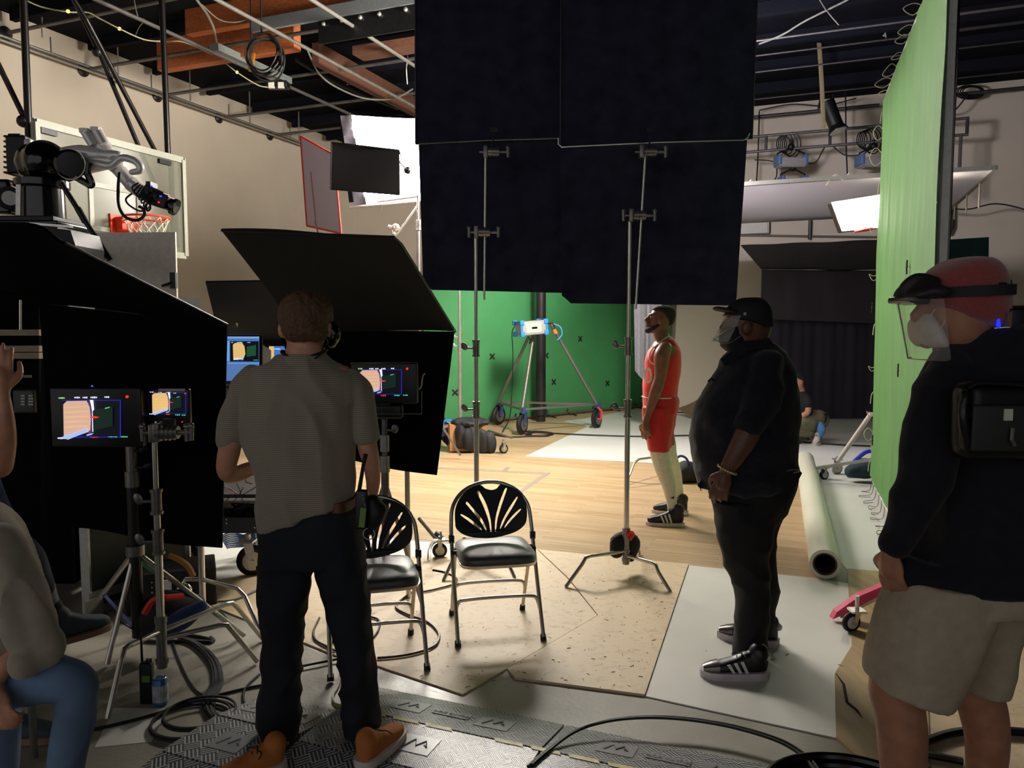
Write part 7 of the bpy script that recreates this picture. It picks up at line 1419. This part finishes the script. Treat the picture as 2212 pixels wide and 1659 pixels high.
LF = [(2150, 1300, 58, .12), (2118, 1400, 46, .12), (2108, 1480, 48, .12), (2122, 1530, 50, .12), (2132, 1590, 46, .12), (2130, 1660, 41, .13), (2120, 1760, 30, .13), (2110, 1850, 24, .13)]
m.limb(Y, LN, 24); m.limb(Y, LF, 24)
add('body', organic(m, .006, 6), mat('tanned_skin', (168, 114, 86), .5, var=.15, scale=22, bump=.15, bscale=160), p5_)
BEA = mat('red_beanie', (150, 66, 60), .95, var=.15, scale=120, bump=.4, bscale=260, sheen=.6)
m = M(); tprof(m, Y, [(556, 2078, 2112, .04), (560, 2055, 2132, .075), (570, 2034, 2146, .095), (588, 2012, 2157, .112), (612, 1999, 2163, .118), (640, 1990, 2168, .120), (655, 1994, 2168, .121), (668, 2008, 2166, .121), (682, 2032, 2164, .118), (694, 2058, 2160, .113), (706, 2096, 2155, .095), (712, 2125, 2150, .06)], 36)
m2 = organic(m, .006, 3, lambda p: .003*noise.noise(V((p.x*12, p.y*12, p.z*50))) if p.z < P(2090, 640, 2.28).z else 0); rf = random.Random(2)
for k in range(160):
    t = rf.uniform(.05, math.pi-.05); v = m2.v[rf.randrange(len(m2.v))]
    if v.z < P(2090, 600, Y).z and v.x < P(2140, 600, Y).x: continue
    c_ = P(2085, 640, Y); d = (v-c_).normalized(); e_ = d+V((rf.uniform(-.6, .6), rf.uniform(-.6, .6), rf.uniform(-.6, .6))); m2.tube([v-d*.002, v+e_*.002, v+e_*.003+d*.0015], [.0004, .0003, .0002], 3)
add('beanie', m2, BEA, p5_)
m = M()
for a0_, hh in ((0, 1),):
    rs = []
    for i in range(41):
        t = 2*math.pi*i/40
pts = []
m = M(); N_ = 40
for j, (dz) in enumerate((.0, 1.0)):
    pass
cB = P(2083, 632, Y); rx, ry = .122, .127
for i in range(N_):
    t = 2*math.pi*i/N_; tiltz = -.02*math.cos(t)*-1
    for rr_, dz in ((1.0, -.014), (1.05, -.014), (1.05, .016), (1.0, .016)): m.v.append(cB+V((rx*rr_*math.cos(t), ry*rr_*math.sin(t), dz+.006*math.cos(t)-.0)))
for i in range(N_):
    for k in range(4): a = i*4+k; b = i*4+(k+1) % 4; c = ((i+1) % N_)*4; m.face((a, b, c+(k+1) % 4, c+k))
add('shield_strap', m, mat('grey_strap', (40, 37, 38), .8), p5_)
m = M(); m.box(P(2138, 622, Y-.1), (.085, .03, .036), Matrix.Rotation(.08, 3, 'Y'), bev=.006); m.box(P(2168, 624, Y-.05), (.02, .05, .05), bev=.005); add('lamp_battery', m, mat('navy_plastic', (20, 22, 44), .5), p5_)
m = M(); m.chain([P(2002, 606, Y-.02), P(1980, 606, Y-.02), P(1957, 622, Y-.01), P(1940, 638, Y)], [.020, .022, .020, .008], 16); m.ell(P(1980, 624, Y), (.058, .10, .026), Matrix.Rotation(-.62, 3, 'Y')); m.ell(P(1996, 632, Y-.07), (.05, .045, .020), Matrix.Rotation(-.3, 3, 'Y')); m.ell(P(2026, 630, Y-.10), (.04, .025, .018)); add('visor', organic(m, .006, 4), mat('dark_visor', (40, 31, 33), .6), p5_)
m = M(); top_c, bot_c = P(2010, 648, Y), P(2018, 776, Y)
for j in range(11):
    v = j/10; cc = top_c*(1-v)+bot_c*v; rx_ = (.098-.02*v) ; xl = 1938+23*v; rx_ = (P(2010, 700, Y).x-P(xl, 700, Y).x)
    for i in range(21):
        t = -1.25+2.5*i/20; m.v.append(V((cc.x, cc.y, cc.z))+V((-rx_*math.cos(t)+.01, .115*math.sin(t), 0)))
for j in range(10):
    for i in range(20): a = j*21+i; m.face((a, a+21, a+22, a+1))
fs5 = add('face_shield', m, mat('clear_shield', (222, 220, 208), .08, var=0, alpha=.16), p5_)
m = M(); m.tube([V((bot_c.x-(P(2010, 700, Y).x-P(1961, 700, Y).x)*math.cos(t)+.01, bot_c.y+.115*math.sin(t), bot_c.z)) for t in [-1.25+2.5*i/20 for i in range(21)]], .0016, 5); m.tube([m2_ for m2_ in (P(1938, 648, Y), P(1949, 705, Y), P(1961, 774, Y))], .0022, 5); add('shield_edge', m, ALU, fs5)
m = M(); m.box(P(1962, 650, Y-.03), (.06, .13, .018), Matrix.Rotation(.12, 3, 'Y'), bev=.006); add('shield_bracket', m, mat('smoky_plastic', (84, 78, 80), .2), fs5)
m = M(); tprof(m, Y, [(676, 1988, 2006, .03), (692, 1976, 2012, .06), (704, 1974, 2018, .075), (722, 1978, 2024, .085), (738, 1984, 2030, .085), (750, 1996, 2034, .075)], 24); mk5 = add('face_mask', organic(m, .006, 3), mat('white_respirator', (206, 196, 186), .75), p5_)
m = M(); m.tube([P(2006, 690, Y-.08), P(2016, 674, Y-.105), P(2020, 668, Y-.11)], .0012, 5); m.tube([P(2020, 722, Y-.085), P(2036, 704, Y-.11), P(2042, 692, Y-.115)], .0012, 5); add('mask_strap', m, WHITEP, mk5)
SWB = mat('black_sweatshirt', (21, 20, 27), .9, var=.25, scale=30, spec=.3, sheen=.1)
m = M(); tprof(m, Y, [(706, 2115, 2215, .10), (718, 2082, 2250, .14), (740, 2060, 2275, .17), (765, 2042, 2295, .20), (800, 2025, 2312, .215), (850, 2010, 2318, .22), (950, 2002, 2315, .22), (1080, 1998, 2310, .22), (1180, 1985, 2305, .215), (1225, 1962, 2300, .21, 0, -10), (1248, 1950, 2296, .205, 0, -14)], 40)
m.limb(Y, [(2075, 790, 50, -.04), (2048, 840, 58, -.08), (2020, 930, 57, -.12), (1998, 1030, 50, -.12), (1966, 1105, 42, -.10), (1934, 1170, 30, -.08)], 20); m.limb(Y, [(2270, 800, 55, .06), (2310, 950, 52, .1), (2300, 1120, 34, .1)], 16)
m.chain([P(1960, 1235, Y-.05), P(2020, 1248, Y-.1)], [.05, .04], 10)
add('sweatshirt', organic(m, .009, 5, sf_), SWB, p5_)
SHK = mat('khaki_shorts', (168, 153, 130), .9, var=.08, scale=30, bump=.15, bscale=200)
m = M(); tprof(m, Y, [(1200, 1985, 2290, .19), (1245, 1952, 2285, .19), (1290, 1930, 2270, .19)], 32)
tprof(m, Y-.04, [(1245, 1945, 2160, .15), (1316, 1902, 2135, .155), (1370, 1884, 2115, .155), (1420, 1874, 2085, .15, 0, -30), (1462, 1869, 2062, .145, 0, -44), (1486, 1869, 2044, .143, 0, -48)], 32)
tprof(m, Y+.12, [(1245, 2060, 2285, .15), (1320, 2064, 2212, .15), (1370, 2064, 2178, .145), (1430, 2062, 2163, .14), (1474, 2064, 2155, .135)], 32)
add('shorts', organic(m, .008, 5, lambda p: .008*(1-2.5*abs(noise.noise(V((p.x*6, p.y*6, p.z*4-p.x*5)))))), SHK, p5_)
for L_, dy in ((LN, 0), (LF, .13)):
    f = L_[-1]; q = P(f[0], f[1], Y+dy); h1 = V((q.x+.05, q.y, .012)); shoe(p5_, h1, h1+V((-.26, .06, 0)), BSH, SOL, h=.10)
bp5 = thing('equipment_pouch', 'hard black equipment pouch on the back of the man in the beanie', 'pouch', tuple(P(2150, 985, 1.98)))
m = M(); m.box(P(2160, 908, 2.02), (.24, .09, .21), bev=.035); m.chain([P(2085, 850, 1.98), P(2080, 900, 1.97), P(2090, 965, 1.98)], [.012, .014, .012], 8); add('pouch_shell', organic(m, .007, 3), mat('hard_black_shell', (14, 14, 15), .35), bp5)
m = M(); m.box(P(2170, 925, 1.965), (.17, .012, .12), bev=.006); add('front_pocket', m, mat('grey_black_panel', (34, 35, 33), .6), bp5)
m = M(); m.tube(smooth_pts([P(2092, 838, 1.97), P(2110, 828, 1.96), P(2150, 827, 1.96), P(2215, 832, 1.96)], 4), .006, 6); add('top_rim', m, mat('gloss_rim', (30, 30, 32), .15), bp5)
add('white_tag', M().box(P(2178, 896, 1.955), (.022, .004, .03)), mat('cream_tag', (206, 200, 184), .6), bp5, smooth=False); add('clip', M().tube([P(2188, 925, 1.95), P(2186, 950, 1.945), P(2192, 962, 1.95)], .005, 6), STEEL, bp5)
dv = thing('shoulder_device', 'small dark device with a blue light on the shoulder of the man in the beanie', 'device', tuple(P(2190, 712, 2.2)))
add('device_body', M().box(P(2196, 688, 2.2), (.075, .06, .055), bev=.006), mat('navy_device', (16, 18, 36), .4), dv); add('top_clip', M().cyl(P(2170, 664, 2.2), P(2225, 664, 2.2), .005), BLACKPL, dv); add('side_panel', M().box(P(2169, 690, 2.18), (.012, .05, .04)), mat('tan_panel', (120, 92, 60), .6), dv, smooth=False)
add('blue_light', M().chain([P(2156, 690, 2.17), P(2157, 704, 2.17)], [.005, .006], 8, 2), mat('blue_led', (30, 50, 255), .4, var=0, emit=1.6, ecol=(10, 40, 255)), dv); add('silver_edge', M().tube([P(2148, 709, 2.18), P(2170, 707, 2.17), P(2212, 708, 2.17)], .002, 5), CHROME, dv)
# ---------------------------------------------------------------- 6 and 7: seated people cut by the left edge
Y = 2.75; p6_ = pers('seated person at the left edge, hand raised, legs crossed, grey slip-on shoe', (P(-90, 1500, Y).x, Y, 0))
m = M(); tprof(m, Y, [(640, -150, -90, .06), (670, -170, -70, .09), (710, -172, -66, .10), (750, -165, -70, .09), (780, -150, -85, .06)], 24); tprof(m, Y, [(760, -150, -88, .06), (820, -180, -50, .10), (870, -220, -30, .14), (1000, -220, -40, .15), (1200, -210, -30, .15)], 24)
m.limb(Y, [(-60, 850, 34, 0), (-35, 960, 30, -.05), (-3, 1010, 24, -.10), (8, 985, 22, -.12), (12, 940, 21, -.13), (10, 890, 17, -.13), (6, 850, 13, -.13)], 18); hand(m, P(5, 846, Y-.13), (-.10, .05, 1), (.4, -1, 0), 1.05, (.28, .18, .25, .35), side=1)
m.limb(Y, [(-60, 1180, 45, 0), (-10, 1190, 42, -.1), (50, 1210, 36, -.0), (90, 1265, 24, .1), (118, 1325, 15, .15)], 16); m.limb(Y, [(-80, 1200, 45, .1), (20, 1230, 36, .2), (15, 1400, 22, .25), (10, 1500, 16, .28)], 14)
add('body', organic(m, .006, 5), SKIN_L, p6_)
m = M(); tprof(m, Y, [(800, -190, -50, .11), (860, -225, -28, .15), (1000, -222, -36, .16), (1130, -215, 20, .16), (1170, -210, 30, .16)], 28); m.limb(Y, [(-60, 860, 40, 0), (-40, 930, 36, -.04)], 14); add('blue_shirt', organic(m, .01, 4, folds(.008)), mat('blue_plaid', (70, 92, 150), .8, var=.4, scale=30), p6_)
m = M(); m.limb(Y, [(-80, 1190, 52, 0), (-20, 1190, 50, -.1), (45, 1205, 42, .0), (80, 1250, 28, .08), (92, 1272, 22, .1)], 18); m.limb(Y, [(-80, 1200, 50, .1), (20, 1225, 42, .2), (18, 1380, 28, .25)], 16); add('jeans', organic(m, .009, 4, folds(.007)), mat('navy_jeans', (34, 38, 66), .85, var=.2), p6_)
m = M(); m.limb(Y, [(90, 1266, 26, .1), (104, 1300, 22, .13), (120, 1330, 21, .15), (140, 1348, 19, .16)], 16); add('sock', organic(m, .006, 3), mat('grey_sock', (128, 134, 142), .85, var=.2, scale=60), p6_)
m = M(); m.limb(Y, [(108, 1308, 23, .135), (113, 1317, 23, .14)], 16); add('sock_band', m, mat('black_band', (22, 22, 26), .8), p6_)
h1 = P(112, 1392, Y+.12); t1_ = P(242, 1352, Y+.28); shoe(p6_, h1, t1_, mat('slate_canvas', (74, 84, 94), .8), mat('tan_sole', (150, 120, 96), .6), h=.09, w_=.10, sole=.022, lace=False)
h1 = V((P(10, 1500, Y+.28).x-.05, Y+.3, .005)); shoe(p6_, h1, h1+V((.27, 0, 0)), MATS['slate_canvas'], MATS['tan_sole'], h=.09, lace=False)
ch6 = thing('stool', 'stool under the seated people at the left edge', 'stool', tuple(P(-110, 1500, Y)))
bz = P(-110, 1250, Y).z-.03; add('seat', M().box(V((P(-110, 1250, Y).x, Y, bz-.03)), (.42, .42, .05), bev=.02), BLACKPL, ch6)
for a_ in (-1, 1):
    for b__ in (-1, 1): c_ = V((P(-110, 1250, Y).x+a_*.17, Y+b__*.17, 0)); add('leg', M().cyl(c_, c_+UP*(bz-.05), .014), STEEL, ch6)
Y = 2.35; p7_ = pers('seated person in a grey-brown sweater and blue jeans, knee in the bottom left corner', (P(60, 1650, Y).x, Y, 0))
m = M(); tprof(m, Y, [(900, -210, -130, .07), (960, -225, -115, .10), (1010, -220, -120, .09), (1040, -205, -135, .06)], 22); tprof(m, Y, [(1020, -205, -140, .06), (1100, -260, -60, .12), (1250, -260, -40, .15), (1450, -260, -40, .16), (1560, -250, -40, .15)], 24)
m.limb(Y, [(-20, 1200, 34, -.05), (20, 1300, 30, -.05), (40, 1370, 24, -.06), (10, 1440, 20, -.12), (-10, 1480, 15, -.16)], 16); hand(m, P(-12, 1486, Y-.17), (.3, -.2, -.6), (-.2, -1, .3), .95, side=1)
LJ = [(-60, 1500, 70, 0), (40, 1470, 56, -.05), (130, 1466, 50, -.08), (165, 1480, 46, -.08), (165, 1520, 42, -.06), (152, 1600, 40, -.02), (138, 1680, 38, .02), (125, 1780, 30, .05), (118, 1860, 20, .06)]
m.limb(Y, [(x, y, r*.86, dy) for x, y, r, dy in LJ], 16); add('body', organic(m, .008, 4), SKIN_L, p7_)
m = M(); tprof(m, Y, [(1060, -235, -90, .13), (1140, -262, 20, .16), (1180, -265, 42, .17), (1250, -268, 64, .18), (1320, -266, 84, .18), (1370, -262, 100, .18), (1440, -258, 40, .17), (1480, -255, 10, .16)], 36); m.limb(Y, [(-10, 1180, 50, -.06), (35, 1280, 50, -.10), (72, 1370, 46, -.12), (100, 1400, 30, -.12), (60, 1430, 30, -.16)], 18)
add('sweater', organic(m, .008, 4, lambda p: .016*(1-2.4*abs(noise.noise(V((p.x*9+p.z*2, p.y*9, p.z*2.5)))))), mat('taupe_sweater', (156, 145, 126), .95, var=.08, sheen=.3), p7_)
m = M(); m.limb(Y, LJ[:-1]+[(122, 1810, 30, .05)], 24); m.limb(Y, [(-60, 1540, 60, .15), (0, 1545, 40, .2), (5, 1600, 36, .22), (-5, 1760, 30, .25)], 18); add('jeans', organic(m, .008, 4, folds(.007)), mat('blue_jeans', (98, 120, 150), .85, var=.22, scale=8, bump=.15, bscale=220), p7_)
h1 = V((P(100, 1860, Y).x, Y+.05, .006)); shoe(p7_, h1, h1+V((.26, .06, 0)), BSH, SOL, h=.10)
ch7 = thing('stool', 'stool under the person in the sweater', 'stool', tuple(P(-330, 1700, Y))); bz = P(-100, 1560, Y).z-.04; add('seat', M().box(V((P(-330, 1560, Y).x, Y+.1, bz-.03)), (.42, .42, .05), bev=.02), BLACKPL, ch7)
for a_ in (-1, 1):
    for b__ in (-1, 1): c_ = V((P(-330, 1560, Y).x+a_*.17, Y+b__*.17, 0)); add('leg', M().cyl(c_, c_+UP*max(.05, bz-.05), .014), STEEL, ch7)
